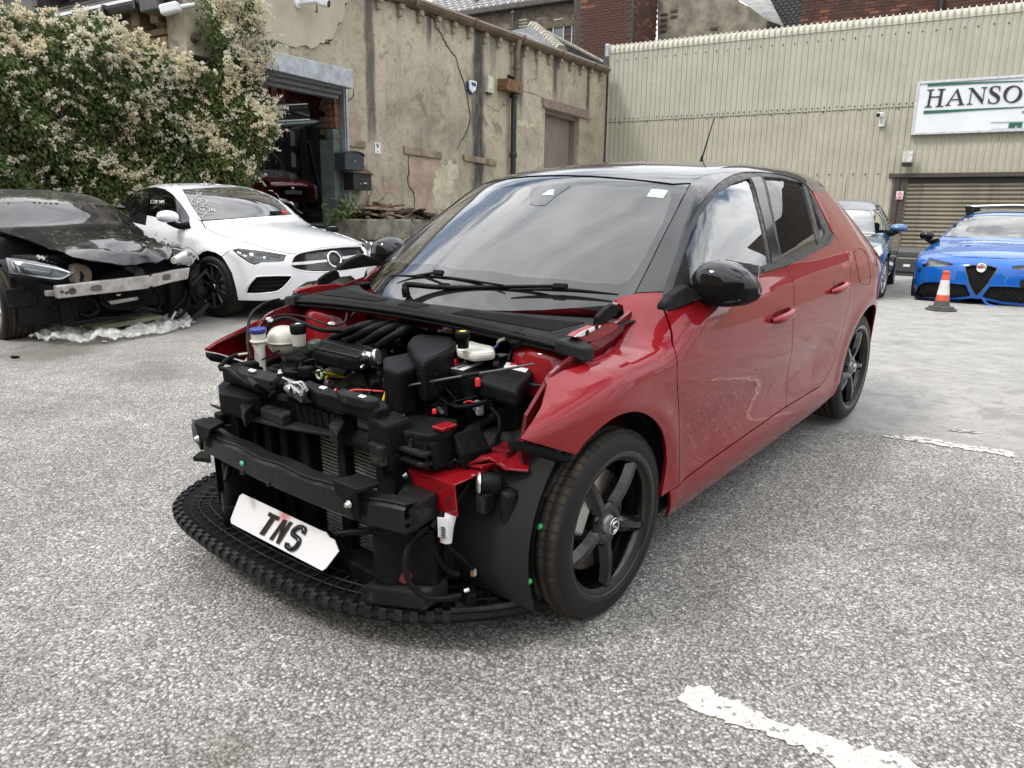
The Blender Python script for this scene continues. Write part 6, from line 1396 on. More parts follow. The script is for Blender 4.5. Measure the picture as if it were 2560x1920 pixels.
# battery, fuse box, brake reservoir on the right
bt=slab('battery',[B_(680,775),B_(700,740),B_(850,690),B_(925,655),B_(1180,640),B_(1190,720),B_(1040,800),B_(870,830)],.775,.21,M_PL2,.008)
slab('battery_label',[B_(690,755),B_(870,698),B_(978,712),B_(815,775)],.778,.002,M_LABEL,.0,bt);slab('battery_label',[B_(1052,655),B_(1110,640),B_(1175,648),B_(1120,668)],.778,.002,M_LABEL,.0,bt)
slab('battery_print',[B_(725,748),B_(850,710),B_(865,713),B_(740,752)],.7795,.001,M_SEAT,.0,bt);slab('battery_print',[B_(760,757),B_(900,715),B_(912,718),B_(775,760)],.7795,.001,M_SEAT,.0,bt)
slab('terminal_cover',[B_(665,680),B_(690,665),B_(780,672),B_(760,695)],.80,.03,M_REDCAP,.006,bt);slab('terminal_clamp',[B_(560,745),B_(600,720),B_(680,720),B_(670,760),B_(590,775)],.78,.05,M_PL2,.008,bt);slab('battery_tray_wall',[B_(520,690),B_(535,680),B_(680,650),B_(690,665),B_(530,710)],.79,.16,M_PL2,.004)
fb=slab('fuse_box_lid',[B_(945,860),B_(950,820),B_(1060,760),B_(1125,690),B_(1180,682),B_(1370,715),B_(1365,790),B_(1260,905),B_(1240,945)],.785,.05,M_PL2,.014,seg=3)
slab('fuse_box',[B_(920,890),B_(950,870),B_(1240,950),B_(1330,830),B_(1330,900),B_(1255,985),B_(1120,970)],.735,.20,M_PL2,.01)
slab('fuse_label',[B_(1135,750),B_(1160,712),B_(1350,740),B_(1310,790)],.787,.003,M_LABEL,.0,fb);MB().lathe(zp(B_(1205,727),.7885),(0,0,1),[(.009,0),(.009,.001)],10).build('label_mark',M_REDCAP,fb);MB().lathe(zp(B_(930,860),.80),(0,0,1),[(.008,-.015),(.008,.005),(.006,.008)],12).build('red_terminal',M_REDCAP,ROOT)
br=slab('brake_fluid_tank',[B_(755,570),B_(780,545),B_(900,540),B_(960,560),B_(1060,580),B_(1070,620),B_(900,640),B_(765,605)],.835,.032,M_WHITEP,.012)
MB().lathe(zp(B_(812,500),.885),(0,0,1),[(.018,-.04),(.019,-.010),(.024,-.008),(.024,.009),(.022,.012),(.012,.013)],24).build('brake_fluid_cap',M_PL2,br);MB().lathe(zp(B_(812,500),.885)+[0,0,.0125],(0,0,1),[(.011,0),(.011,.0015)],14).build('cap_symbol',M_YEL,br)
hose('silver_pipe',[(B_(1095,555),2,.85),(B_(1120,530),2,.865),(B_(1170,525),2,.87),(B_(1190,540),2,.865)],.014,M_ALU);hose('blue_valve',[(B_(1090,575),2,.84),(B_(1065,600),2,.83)],.009,M_BLUECAP);hose('cable',[(B_(860,645),2,.80),(B_(870,590),2,.82),(B_(910,580),2,.825),(B_(960,605),2,.82)],.007);slab('ali_clamp',[B_(940,620),B_(970,600),B_(1040,610),B_(1010,635)],.815,.012,M_ALU,.002)
hose('brake_cable',[(B_(1175,690),2,.80),(B_(1200,610),2,.83),(B_(1245,530),2,.87)],.009);MB().lathe(zp(B_(1255,520),.875),(.8,0,.4),[(.03,0),(.032,.012),(.02,.016)],16).build('bulkhead_grommet',M_HOSE,ROOT)
hose('bonnet_stay',[(B_(230,925),2,.735),(B_(480,880),2,.765),(B_(810,822),2,.80),(B_(1100,775),2,.825),(B_(1375,727),2,.845)],.0062,M_STEELDK,sub=4);hose('stay_grip',[(B_(812,824),2,.80),(B_(940,802),2,.812)],.0115)
hose('stay_end',[(B_(185,1015),2,.69),(B_(205,950),2,.715),(B_(225,925),2,.73),(B_(268,915),2,.738)],.0085,M_YEL)
MB().lathe(zp(B_(300,960),.66),(.25,0,1),[(.038,-.06),(.042,.0),(.032,.025),(.010,.032)],20).build('resonator',M_PL2,ROOT)
slab('orange_plug',[B_(362,925),B_(370,905),B_(418,912),B_(405,945)],.72,.02,M_ORG,.003);hose('plug_body',[(B_(390,960),2,.70),(B_(430,940),2,.71),(B_(480,900),2,.72)],.012,pm('pale_grey_plug',(.38,.38,.37),.5));hose('thin_wires',[(B_(405,950),2,.70),(B_(385,1010),2,.66),(B_(400,1060),2,.62)],.005,pm('blue_wire',(.05,.12,.4),.5))
hose('battery_cable',[(B_(590,800),2,.79),(B_(580,900),2,.73),(B_(640,1010),2,.70),(B_(760,1065),2,.69),(B_(880,1055),2,.70),(B_(1010,1020),2,.72),(B_(1100,985),2,.735)],.013);hose('red_wires',[(B_(820,1035),2,.705),(B_(860,1020),2,.712),(B_(900,1030),2,.712)],.0045,M_REDCAP);slab('grey_connector',[B_(890,1020),B_(920,1000),B_(975,1020),B_(980,1060),B_(920,1070)],.70,.03,pm('grey_connector',(.20,.22,.24),.5),.006)
slab('paper_tag',[B_(556,965),B_(575,985),B_(665,1105),B_(640,1115),B_(590,1060)],.64,.003,M_LABEL,0)
hose('intake_duct',[(B_(800,1390),2,.55),(B_(840,1280),2,.60),(B_(960,1200),2,.63),(B_(1080,1140),2,.66),(B_(1160,1080),2,.69)],.032,ribs=.012,seg=14);hose('intake_duct',[(B_(590,1165),2,.60),(B_(690,1180),2,.60),(B_(790,1240),2,.58),(B_(800,1290),2,.56)],.032,ribs=.012,seg=14)
hose('loom',[(B_(1040,1075),2,.70),(B_(1100,1150),2,.68),(B_(1100,1260),2,.64),(B_(1070,1350),2,.60),(B_(990,1440),2,.57)],.014,ribs=.006)
for pts in ([(905,1450),(930,1390),(980,1345),(1040,1340),(1110,1362)],[(945,1460),(960,1390),(1000,1360),(1040,1370)],[(940,1340),(1030,1295),(1110,1280),(1170,1300),(1175,1350)]):
    hose('green_wire',[(B_(*q),2,.575) for q in pts],.0055,M_GRNW)
hose('wire',[(B_(1050,1400),2,.58),(B_(1065,1430),2,.57),(B_(1100,1440),2,.57)],.003,M_YEL)
mb=MB().lathe(zp(B_(1150,1360),.59),(.4,.3,1),[(.02,0),(.02,.008),(.012,.009)],16);mb.build('relay_socket',M_PL2,ROOT);MB().lathe(zp(B_(1145,1365),.60),(.4,.3,1),[(.010,0),(.010,.005)],12).build('red_socket',M_REDIN,ROOT)
# thin cables, ties and small connectors that run over everything
for k in range(26):
    x0,y0=rnd.uniform(.05,.42),rnd.uniform(-.38,.55);z0=.70+.09*rnd.random();P=[np.array([x0,y0,z0])]
    for q in range(3):P.append(P[-1]+np.array([rnd.gauss(0,.05),rnd.gauss(.0,.07),rnd.gauss(-.012,.02)]))
    w_=MB().tube(smooth_line(P,5),rnd.choice((.0028,.0035,.005)),5).build('thin_cable',rnd.choice((M_HOSE,M_HOSE,M_HOSE,M_PLASG,M_REDCAP if k % 5==0 else M_HOSE)),ROOT)
    if k % 3==0:MB().obox(P[-1],[np.array([.8,.6,0]),np.array([-.6,.8,0]),np.array([0,0,1.])],(.03,.02,.016)).build('small_connector',rnd.choice((M_PL2,M_PLASG,M_LABEL,M_ORG)),ROOT,bevel=.003)
for k in range(16):bolt(np.array([rnd.uniform(.02,.35),rnd.uniform(-.3,.45),.72+.07*rnd.random()]),(rnd.gauss(0,.3),rnd.gauss(0,.3),1),.006,name='small_bolt')
# ------------------------------------------------------------------ front panel, latch, shelf
slab('slam_panel',[A_(420,760),A_(480,740),A_(580,735),A_(700,770),A_(870,800),A_(850,850),A_(700,850),A_(560,790)],.725,.05,M_PL2,.008);slab('slam_panel_top',[A_(548,762),A_(580,735),A_(880,800),A_(840,850),A_(800,860),A_(560,790)],.742,.03,M_PL3,.006)
slab('slam_panel',[A_(1060,870),A_(1120,850),A_(1330,930),A_(1400,920),A_(1740,1030),A_(1745,1060),A_(1640,1090),A_(1440,1010),A_(1180,950)],.725,.05,M_PL2,.008);slab('slam_panel_top',[A_(1330,940),A_(1380,915),A_(1660,985),A_(1670,1010),A_(1580,1020),A_(1380,970)],.748,.03,M_PL3,.006)
for q in ((630,770),(1190,905),(1500,975)):slab('sticker',[A_(q[0],q[1]+5),A_(q[0]+25,q[1]-8),A_(q[0]+70,q[1]+5),A_(q[0]+40,q[1]+18)],.752,.002,M_LABEL,0)
lt=slab('bonnet_latch',[A_(905,850),A_(950,830),A_(1080,880),A_(1100,930),A_(1050,975),A_(990,930),A_(930,900)],.715,.03,M_STEELDK,.006)
for pts,r_ in (([(910,840),(950,860),(1000,880),(1060,875),(1095,930)],.010),([(925,915),(970,900),(1010,930),(1050,965)],.011),([(950,870),(990,920),(1000,950)],.007),([(1010,870),(1060,910),(1060,960)],.006)):hose('latch_piece',[(A_(*q),2,.722) for q in pts],r_,M_ALU,parent=lt)
bolt(zp(A_(952,925),.715),(.8,-.3,.4),.014,lt);bolt(zp(A_(885,800),.745),(0,0,1),.010)
hose('front_hose',[(A_(415,765),2,.735),(A_(480,775),2,.735),(A_(540,820),2,.725),(A_(600,860),2,.715),(A_(660,890),2,.71),(A_(760,900),2,.71),(A_(830,950),2,.70),(A_(815,985),2,.68)],.0145);MB().tube([zp(A_(640,850),.735),zp(A_(700,905),.725)],.010,8).build('hose_sleeve',M_HOSE,ROOT)
# upper air shelf, its lips, the plinth on it and the toothed wall behind
shelf=slab('air_shelf',[A_(330,1035),A_(420,1060),A_(560,1110),A_(600,1060),A_(720,1060),A_(900,1120),A_(1130,1190),A_(1270,1210),A_(1340,1190),A_(1340,1290),A_(1200,1265),A_(900,1215),A_(700,1165),A_(520,1115)],.60,.012,M_PLASG,.004)
slab('shelf_plinth',[A_(725,1075),A_(790,1035),A_(970,1080),A_(975,1110),A_(900,1140)],.635,.035,M_PLASG,.006);MB().lathe(zp(A_(885,1095),.636),(0,0,1),[(.007,0),(.007,.001)],10).build('plinth_hole',M_VOID,ROOT)
for q0,q1,q2,q3 in (((570,1050),(660,985),(690,1030),(600,1120)),((1270,1200),(1340,1140),(1400,1170),(1335,1290))):slab('shelf_end_lip',[A_(*q) for q in (q0,q1,q2,q3)],.645,.05,M_PL3,.004)
tw0,tw1=zp(A_(810,1000),.655),zp(A_(1380,1150),.650);MB().prism([tw0,tw1,tw1-[.0,0,.055],tw0-[0,0,.055]],(-.05,0,0)).build('toothed_wall',M_PL2,ROOT,bevel=.006)
mtooth=MB().box((-.05,-.018,-.05),(.006,.018,.006)).mesh('tooth',M_PL2)
for t in np.linspace(.03,.97,11):o=link('tooth',mtooth,ROOT);o.location=tw0+(tw1-tw0)*t
bolt(zp(A_(1285,1175),.61),(.8,0,.5),.012);bolt(zp(A_(608,1030),.64),(.8,0,.5),.010)
slab('left_upper_box',[A_(395,890),A_(440,850),A_(590,890),A_(720,930),A_(740,985),A_(640,1000),A_(400,960)],.665,.07,M_PL2,.006)
# cooling pack: frame, shutters, fins
MB().box((.40,-.46,.17),(.43,.42,.60)).build('radiator_back',M_VOID,ROOT)
pk=MB();y0r,y1r=-.40,.34
for y in (-.44,.40):pk.box((.44,y-.03,.15),(.53,y+.03,.60))
pk.box((.44,-.44,.575),(.52,.40,.60)).box((.44,-.44,.13),(.54,.40,.19));pk.build('radiator_frame',M_PL2,ROOT,bevel=.006)
for (ya,yb) in ((-.02,.10),(.155,.29)):
    mb=MB();MB().box((.438,ya,.19),(.446,yb,.575)).build('radiator_core',pm('core_dark',(.035,.035,.033),.6),ROOT)
    for z in np.arange(.195,.572,.0125):mb.box((.446,ya,z),(.456,yb,z+.0042))
    mb.build('radiator_fins',M_FINS,ROOT,kind='stuff')
for y in (-.40,-.30,-.20,-.075,.125,.315):MB().box((.45,y-.022,.19),(.485,y+.022,.575)).build('shutter_upright',M_PL2,ROOT,bevel=.006)
MB().box((.44,-.38,.19),(.452,-.05,.575)).build('shutter_panel',M_PLAS,ROOT)
# bumper beam: a shallow bowed box with a wavy top flange
yy=np.linspace(-.575,.575,31);bx_=lambda y:.668-.10*y*y-.12*np.clip(abs(y)-.45,0,1)
V=[];ztp=.512;zbt=.432
pr_=[(-.055,ztp+.006),(-.012,ztp+.004),(0,ztp-.008),(0,zbt+.008),(-.008,zbt),(-.055,zbt)]
for y in yy:
    wv=.004*np.sin(y*26)
    for a,z in pr_:V.append((bx_(y)+a,y,z+(wv if z > .5 else 0)))
n=len(pr_);mb=MB();mb.add(V,[(i*n+j,(i+1)*n+j,(i+1)*n+j+1,i*n+j+1) for i in range(30) for j in range(n-1)],False)
bm=mb.build('bumper_beam',M_BEAM,ROOT)
MB().tube([(bx_(y)-.008,y,ztp+.006+.004*math.sin(y*26)) for y in yy],.0045,6).build('beam_flange',M_BEAM,bm)
for s_ in (1,-1):
    MB().box((bx_(.56)-.056,s_*.560,zbt+.004),(bx_(.56)-.004,s_*.572,zbt+.020)).box((bx_(.56)-.056,s_*.560,.463),(bx_(.56)-.004,s_*.572,.477)).build('beam_end_web',M_BEAM,bm)
    can=MB().prism(ms([(.60,.50,.505),(.60,.575,.505),(.475,.555,.505),(.475,.42,.505)],s_),(0,0,-.074));can.build('crash_can',M_BEAM,ROOT,bevel=.006)
    br_=MB().prism(ms([(.672,.34,.545),(.672,.435,.545),(.672,.44,.53),(.666,.44,.455),(.672,.42,.45),(.676,.40,.49),(.676,.345,.515)],s_),(-.012,0,0)).prism(ms([(.672,.335,.55),(.672,.445,.55),(.60,.46,.553),(.60,.36,.553)],s_),(0,0,-.016));br_.build('beam_bracket',M_PL2,ROOT,bevel=.005)
    bolt((.678,s_*.415,.50),(1,0,.05),.013,bm)
for q in ((580,440,.012,M_GRNC),):MB().lathe(CAR.x(*D_(0,0),0)*0+CAR.x(420+q[0]/3.16,1020+q[1]/3.16,.672),(1,0,0),[(.009,-.004),(.009,.001),(.001,.0012)],18).build('green_paint_mark',pm('mint_mark',(.07,.42,.27),.5),bm)
for q in ((305,305),(540,403),(625,465),(735,500),(820,515),(1205,652)):P=CAR.x(420+q[0]/3.16,1020+q[1]/3.16,.668);MB().lathe((bx_(P[1])-.003,P[1],P[2]),(1,0,0),[(.0045,0),(.0045,.004),(.003,.0045)],12).build('beam_hole',M_VOID,bm)
for q in ((585,510),(793,598)):P=CAR.x(420+q[0]/3.16,1020+q[1]/3.16,.668);MB().lathe((bx_(P[1]),P[1],P[2]),(1,0,0),[(.009,-.004),(.009,.005),(.004,.005),(.004,.001)],16).build('beam_stud',M_BEAM,bm)
# red chassis flange and tongue on the car's left
def dz(q,z):return CAR.z(*D_(*q),z)
MB().prism([(.475,.405,.545),(.475,.62,.545),(.475,.63,.45),(.475,.57,.45),(.475,.565,.36),(.475,.55,.335),(.475,.52,.34),(.475,.50,.40),(.475,.43,.42)],(-.006,0,0)).build('rail_flange',M_RED,ROOT,bevel=.003)
MB().prism([(.475,.40,.546),(.475,.62,.546),(.33,.63,.552),(.22,.50,.555),(.25,.40,.552)],(0,0,-.006)).build('rail_top',M_RED,ROOT,bevel=.003)
for y,z in ((.425,.525),(.53,.36)):bolt((.482,y,z),(1,0,0),.014)
MB().prism([(.482,.40,.54),(.482,.445,.53),(.482,.47,.45),(.482,.50,.42),(.482,.49,.37),(.482,.43,.38),(.482,.41,.45)],(-.006,0,0)).build('beam_foot',M_BEAM,ROOT,bevel=.004)
for q in ((.60,.50),(.605,.47),(.59,.485),(.56,.52)):MB().lathe((.476,q[0],q[1]),(1,0,0),[(.0055,0),(.0055,.001)],8).build('flange_hole',M_VOID,ROOT)
tg=[dz((680,355),.565),dz((745,312),.585),dz((865,300),.592),dz((920,330),.588),dz((985,380),.57),dz((1040,385),.568),dz((1175,398),.565),dz((1188,290),.575),dz((1120,250),.582),dz((1000,235),.588),dz((880,262),.588),dz((800,285),.588)]
tgo=MB().prism(tg,(0,0,-.008));tgo.build('wing_support_bracket',M_RED,ROOT,bevel=.004)
MB().prism([dz((680,358),.563),dz((745,385),.555),dz((775,380),.56),dz((820,405),.55),dz((920,335),.585)],(-.006,-.004,-.006)).build('bracket_lip',M_RED,ROOT,bevel=.002)
MB().box((.24,.60,.50),(.30,.66,.60)).build('bracket_stem',M_REDIN,ROOT,bevel=.006)
slab('orange_connector',[D_(500,270),D_(525,252),D_(560,262),D_(545,298)],.585,.02,M_ORG,.003);slab('connector_body',[D_(428,268),D_(470,245),D_(560,265),D_(600,315),D_(540,335)],.575,.03,M_PL2,.006);hose('yellow_seal',[(D_(570,325),2,.57),(D_(590,315),2,.572)],.007,M_YEL);hose('connector_lead',[(D_(590,315),2,.57),(D_(640,350),2,.56),(D_(690,380),2,.54)],.012);hose('thin_lead',[(D_(265,255),2,.60),(D_(400,268),2,.59),(D_(520,220),2,.60),(D_(620,150),2,.62)],.0055)
# headlamp carrier box (right of the picture) with ribs, and the matching one on the far side
for s_ in (1,-1):
    hb=MB().prism(ms([(.50,.30,.655),(.47,.52,.665),(.40,.545,.675),(.33,.50,.675),(.36,.30,.66)],s_),(0,0,-.03)).build('lamp_carrier_top',M_PL2,ROOT,bevel=.008)
    MB().prism(ms([(.50,.30,.64),(.47,.535,.645),(.465,.54,.56),(.475,.46,.555),(.49,.42,.54),(.50,.36,.54),(.505,.30,.55)],s_),(-.10,0,0)).build('lamp_carrier',M_PL2,ROOT,bevel=.008)
    mr=MB()
    for y in (.36,.41,.46,.51):mr.box((.49-.04*(y-.36)/.15,s_*(y-.004),.56),(.512-.035*(y-.36)/.15,s_*(y+.004),.645))
    for z in (.585,.615):mr.box((.455,s_*.31,z-.004),(.505,s_*.53,z+.004))
    mr.build('carrier_ribs',M_PL3,hb)
    MB().prism(ms([(.54,.345,.70),(.54,.42,.69),(.54,.43,.55),(.54,.40,.535),(.54,.36,.56),(.54,.33,.62)],s_),(-.10,0,0)).build('carrier_bracket',M_PL2,ROOT,bevel=.01)
    MB().prism(ms([(.56,.36,.635),(.56,.42,.63),(.56,.42,.57),(.56,.37,.56)],s_),(-.03,0,0)).build('bumper_clip',M_PL3,ROOT,bevel=.005)
    mk=MB()
    for k,(x,y,z) in enumerate(((.50,.455,.70),(.515,.47,.635),(.535,.475,.575),(.56,.50,.525))):mk.box((x-.10,s_*(y-.03),z-.045),(x,s_*(y+.02),z+.02))
    if s_ < 0:mk.build('side_cleats',M_PL2,ROOT,bevel=.008)
    MB().prism(ms([(.40,.545,.66),(.30,.56,.665),(.30,.60,.60),(.40,.58,.60)],s_),(0,0,-.05)).build('lamp_strut',M_PL2,ROOT,bevel=.008)
MB().box((.38,.50,.672),(.44,.545,.682)).build('red_end',M_RED,ROOT,bevel=.003);MB().lathe((.35,.42,.68),(0,0,1),[(.007,0),(.007,.012),(.005,.014)],12).build('red_plug',M_REDCAP,ROOT);bolt((.43,.37,.672),(0,0,1),.010)
# lower side ducts standing on the undertray
for s_ in (1,-1):
    MB().prism(ms([(.60,.40,.385),(.60,.43,.385),(.50,.56,.385),(.44,.54,.385),(.45,.36,.385)],s_),(0,0,-.225)).build('brake_duct',M_PL2,ROOT,bevel=.01)
    MB().tube(ms([(.655,.30,.365),(.60,.375,.375),(.555,.42,.385)],s_),[.008,.012,.010],8).build('duct_lip',M_HOSE,ROOT)
    MB().prism(ms([(.64,.385,.16),(.55,.56,.16),(.45,.56,.16),(.44,.40,.16)],s_),(0,0,.06)).build('duct_foot',M_PL3,ROOT,bevel=.008)
MB().box((.30,-.50,.17),(.43,.50,.42)).build('lower_void',M_VOID,ROOT)
MB().prism([(.34,-.50,.60),(.34,.30,.60),(.34,.30,.38),(.34,-.50,.38)],(-.02,0,0)).build('fan_shroud',M_VOID,ROOT)
MB().prism([(.62,-.60,.37),(.56,-.66,.36),(.54,-.62,.37),(.60,-.50,.38)],(0,0,-.02)).prism([(.56,-.56,.36),(.50,-.62,.36),(.50,-.55,.36)],(0,0,-.20)).build('side_vane',M_PL2,ROOT,bevel=.006)
# undertray with a chequered lip
tp=[(.30,-.86),(.44,-.845),(.545,-.80),(.635,-.735),(.70,-.64),(.735,-.48),(.745,-.25),(.738,-.05),(.722,.12),(.69,.28),(.635,.42),(.55,.555),(.44,.665),(.335,.74),(.22,.785)]
TP=smooth_line([(x,y,.165-.035*(y+.8)/1.55) for x,y in tp],12);d=np.concatenate([[0],np.cumsum(np.linalg.norm(np.diff(TP,axis=0),axis=1))])
def lip(s_,inn,up=0.): 
    P=np.array([np.interp(s_,d,TP[:,i]) for i in range(3)]);e=.01;T_=np.array([np.interp(s_+e,d,TP[:,i])-np.interp(s_-e,d,TP[:,i]) for i in range(3)]);T_ /=np.linalg.norm(T_);nin=np.array([-T_[1],T_[0],0]);nin=nin if np.dot(nin,np.array([.3,0,0])-P) > 0 else -nin;nin /=np.linalg.norm(nin)
    return P+nin*inn+[0,0,up]
ss=np.linspace(.02,d[-1]-.02,70);mb=MB();V=[]
pf=[(0.0,-.016),(-.002,-.004),(.006,.008),(.018,.010),(.034,.006),(.055,-.004),(.16,-.010),(.26,-.012)]
for s_ in ss:V +=[lip(s_,a,z) for a,z in pf]
n=len(pf);mb.add(V,[(i*n+j,i*n+j+1,(i+1)*n+j+1,(i+1)*n+j) for i in range(69) for j in range(n-1)],False);tray=mb.build('undertray',M_PL2,ROOT)
L_end=d[-1]-.33;nb=71;k=0
for i in range(nb):
    for row,(i0,i1,h) in enumerate(((.002,.016,.0125),(.018,.032,.010))):
        if (i+row) % 2:continue
        s0=.12+(L_end-.12)*i/nb;s1=.12+(L_end-.12)*(i+.96)/nb
        mbk=MB().prism([lip(s0,i0,.008),lip(s1,i0,.008),lip(s1,i1,.010),lip(s0,i1,.010)],(0,0,.006 if row==0 else .005))
        if row==0:mbk.prism([lip(s0,-.002,-.012),lip(s1,-.002,-.012),lip(s1,-.002,.010),lip(s0,-.002,.010)],(-.005,0,0))
        mbk.build('lip_block',M_PLASG,tray)
mr=MB()
for s_ in np.linspace(.2,d[-1]-.25,34):mr.tube([lip(s_,.060,.003),lip(s_,.26,-.008)],.0035,4)
for a in (.09,.13,.17,.22):mr.tube([lip(s_,a,.0) for s_ in np.linspace(.1,d[-1]-.1,40)],.0035,4)
mr.build('tray_ribs',M_PLASG,tray,kind='stuff')
MB().prism([(.44,-.60,.135),(.44,.60,.13),(.20,.72,.13),(.20,-.72,.14)],(0,0,-.01)).build('tray_floor',M_PL2,tray)
MB().tube([lip(s_,.018,.013) for s_ in np.linspace(d[-1]-.33,d[-1]-.02,14)],.010,6).build('lip_end_edge',M_PLASG,tray)
MB().prism([lip(d[-1]-.315,.01,.016),lip(d[-1]-.26,.01,.016),lip(d[-1]-.26,.075,.014),lip(d[-1]-.315,.075,.014)],(0,0,.004)).build('worn_patch',M_PLASG,tray);MB().lathe(lip(d[-1]-.20,.04,.008),(0,0,1),[(.026,0),(.026,.008),(.022,.010),(.021,.004)],20).build('tray_boss',M_PL2,tray)
mb=MB()
for k in range(7):s_=d[-1]-.26+k*.032;mb.tube([lip(s_,.10,.006),lip(s_+.02,.23,.03)],.006,5)
mb.build('tray_louvres',M_PL3,tray)
for q,zz in (((480,1275),.15),((510,1215),.16),((975,1385),.14),((835,1455),.12),((690,1350),.16)):MB().obox(dz(q,zz),[np.array([1,.3,0]),np.array([-.3,1,0]),np.array([0,0,1])],(.012,.009,.010)).build('push_clip',M_ALU,tray,bevel=.004)
# wheel arch liner in front of the left wheel, ribbed
th=np.linspace(R(68),R(-22),26);V=[]
rl=.352;cols=[.50,.56,.565,.60,.605,.66,.665,.72,.73,.80];dep=[0,0,.018,.018,0,0,.016,.016,0,0]
for t in th:
    for y,o in zip(cols,dep):V.append(((rl+o)*math.cos(t),y,.31+(rl+o)*math.sin(t)))
n=len(cols);mb=MB();mb.add(V,[(i*n+j,i*n+j+1,(i+1)*n+j+1,(i+1)*n+j) for i in range(25) for j in range(n-1)],False);mb.build('front_arch_liner',pm('liner_plastic',(.011,.0115,.0125),.42,var=.3,vs=6,rv=.15,dirt=.2,dirtcol=(.10,.10,.095),spec=.1),ROOT)
for y,r_ in ((.58,.008),(.625,.010),(.69,.009),(.745,.011),(.785,.005)):MB().tube([((rl+.008)*math.cos(t),y,.31+(rl+.008)*math.sin(t)) for t in th[3:]],r_,6).build('liner_rib',M_PLASG if y > .7 else M_PL3,ROOT)
MB().prism([(.19,.60,.60),(.19,.80,.60),(.30,.80,.50),(.33,.72,.48),(.31,.60,.52)],(-.012,0,-.008)).build('liner_shelf',M_PL3,ROOT,bevel=.008)
MB().lathe((.335,.70,.36),(0,0,1),[(.025,-.14),(.028,.13),(.024,.145),(.01,.147)],20).build('liner_bulge',M_PL3,ROOT)
for q in ((1262,842),(1180,1275)):P=CAR.hit(*D_(*q),1,.792);MB().lathe(P,(1,.3,0),[(.008,-.004),(.008,.003),(.006,.004),(.006,.010),(.004,.011)],12).build('green_clip',M_GRNC,ROOT)
# horn, loom with white wrap and connectors
hn=CAR.hit(*D_(840,500),1,.64)
MB().lathe(hn,(.7,-.7,.05),[(.030,-.04),(.033,-.03),(.033,.012),(.030,.014)],24).build('horn',M_PL2,ROOT);MB().lathe(hn+[.016,-.016,0],(.7,-.7,.05),[(.034,-.005),(.034,.002),(.022,.007),(.012,.008)],24).build('horn_disc',M_ALU,ROOT)
P=CAR.hit(*D_(870,630),1,.65);MB().box(P+[-.0,-.022,-.032],P+[.04,.022,.032]).build('horn_mouth',M_PL2,ROOT,bevel=.006);MB().box(P+[.0405,-.017,-.026],P+[.0415,.017,.026]).build('mouth_opening',M_VOID,ROOT)
Lx=lambda X,Y,y:(D_(X,Y),1,y)
hose('harness',[Lx(740,285,.57),Lx(745,400,.585),Lx(710,490,.59),Lx(640,590,.59),Lx(590,680,.585),Lx(560,760,.58)],.0195,ribs=.0085,seg=12)
hose('taped_loom',[Lx(690,400,.56),Lx(630,520,.565),Lx(570,650,.565),Lx(480,760,.56),Lx(410,850,.555)],.026,M_HOSE)
w0=hose('white_wrap',[Lx(560,740,.592),Lx(535,850,.59),Lx(522,960,.588)],.030,M_LABEL,seg=14);MB().obox(CAR.hit(*D_(500,850),1,.603),[np.array([.45,-.88,0]),np.array([.88,.45,.1]),np.array([0,0,1])],(.032,.003,.06)).build('label_flap',M_LABEL,w0)
mbx=MB()
P=CAR.hit(*D_(505,880),1,.606)
for k in range(7):mbx.obox(P+np.array([.002,-.001,-.018+.005*k]),[np.array([.45,-.88,0]),np.array([.88,.45,.1]),np.array([0,0,1])],(.012,.002,.002))
mbx.build('bar_marks',M_SEAT,w0)
hose('harness_branch',[Lx(530,965,.585),Lx(560,1020,.59),Lx(640,1085,.60),Lx(735,1170,.61)],.0165,ribs=.0085,seg=12);slab('loom_plug',[D_(715,1150),D_(735,1140),D_(765,1180),D_(745,1200)],.24,.02,M_LABEL,.003);slab('orange_tip',[D_(712,1185),D_(735,1180),D_(735,1215),D_(715,1210)],.225,.012,M_ORG,.002)
hose('loop_harness',[Lx(370,850,.55),Lx(270,930,.55),Lx(210,1050,.555),Lx(205,1200,.56),Lx(260,1320,.575),Lx(370,1400,.60),Lx(500,1412,.63),Lx(640,1385,.66)],.0155,ribs=.0075,seg=12)
hose('loom_drop',[Lx(400,860,.54),Lx(420,960,.545),Lx(450,1080,.55),Lx(540,1190,.56),Lx(620,1220,.58)],.022);slab('end_connector',[D_(615,1290),D_(660,1270),D_(760,1310),D_(770,1370),D_(690,1390),D_(630,1340)],.19,.045,M_PL2,.006);hose('white_pins',[Lx(670,1350,.66),Lx(700,1340,.67)],.009,M_LABEL)
MB().obox(CAR.hit(*D_(270,1100),1,.47),[np.array([1,.2,.3]),np.array([-.2,1,0]),np.array([-.3,0,1])],(.10,.06,.14)).build('tow_lug',M_REDIN,ROOT,bevel=.025,seg=3);slab('plug_low',[D_(325,1085),D_(360,1060),D_(430,1140),D_(420,1170),D_(370,1140)],.25,.03,M_PL2,.006);slab('orange_clip',[D_(350,1050),D_(362,1030),D_(378,1040),D_(368,1062)],.265,.01,M_ORG,.002)
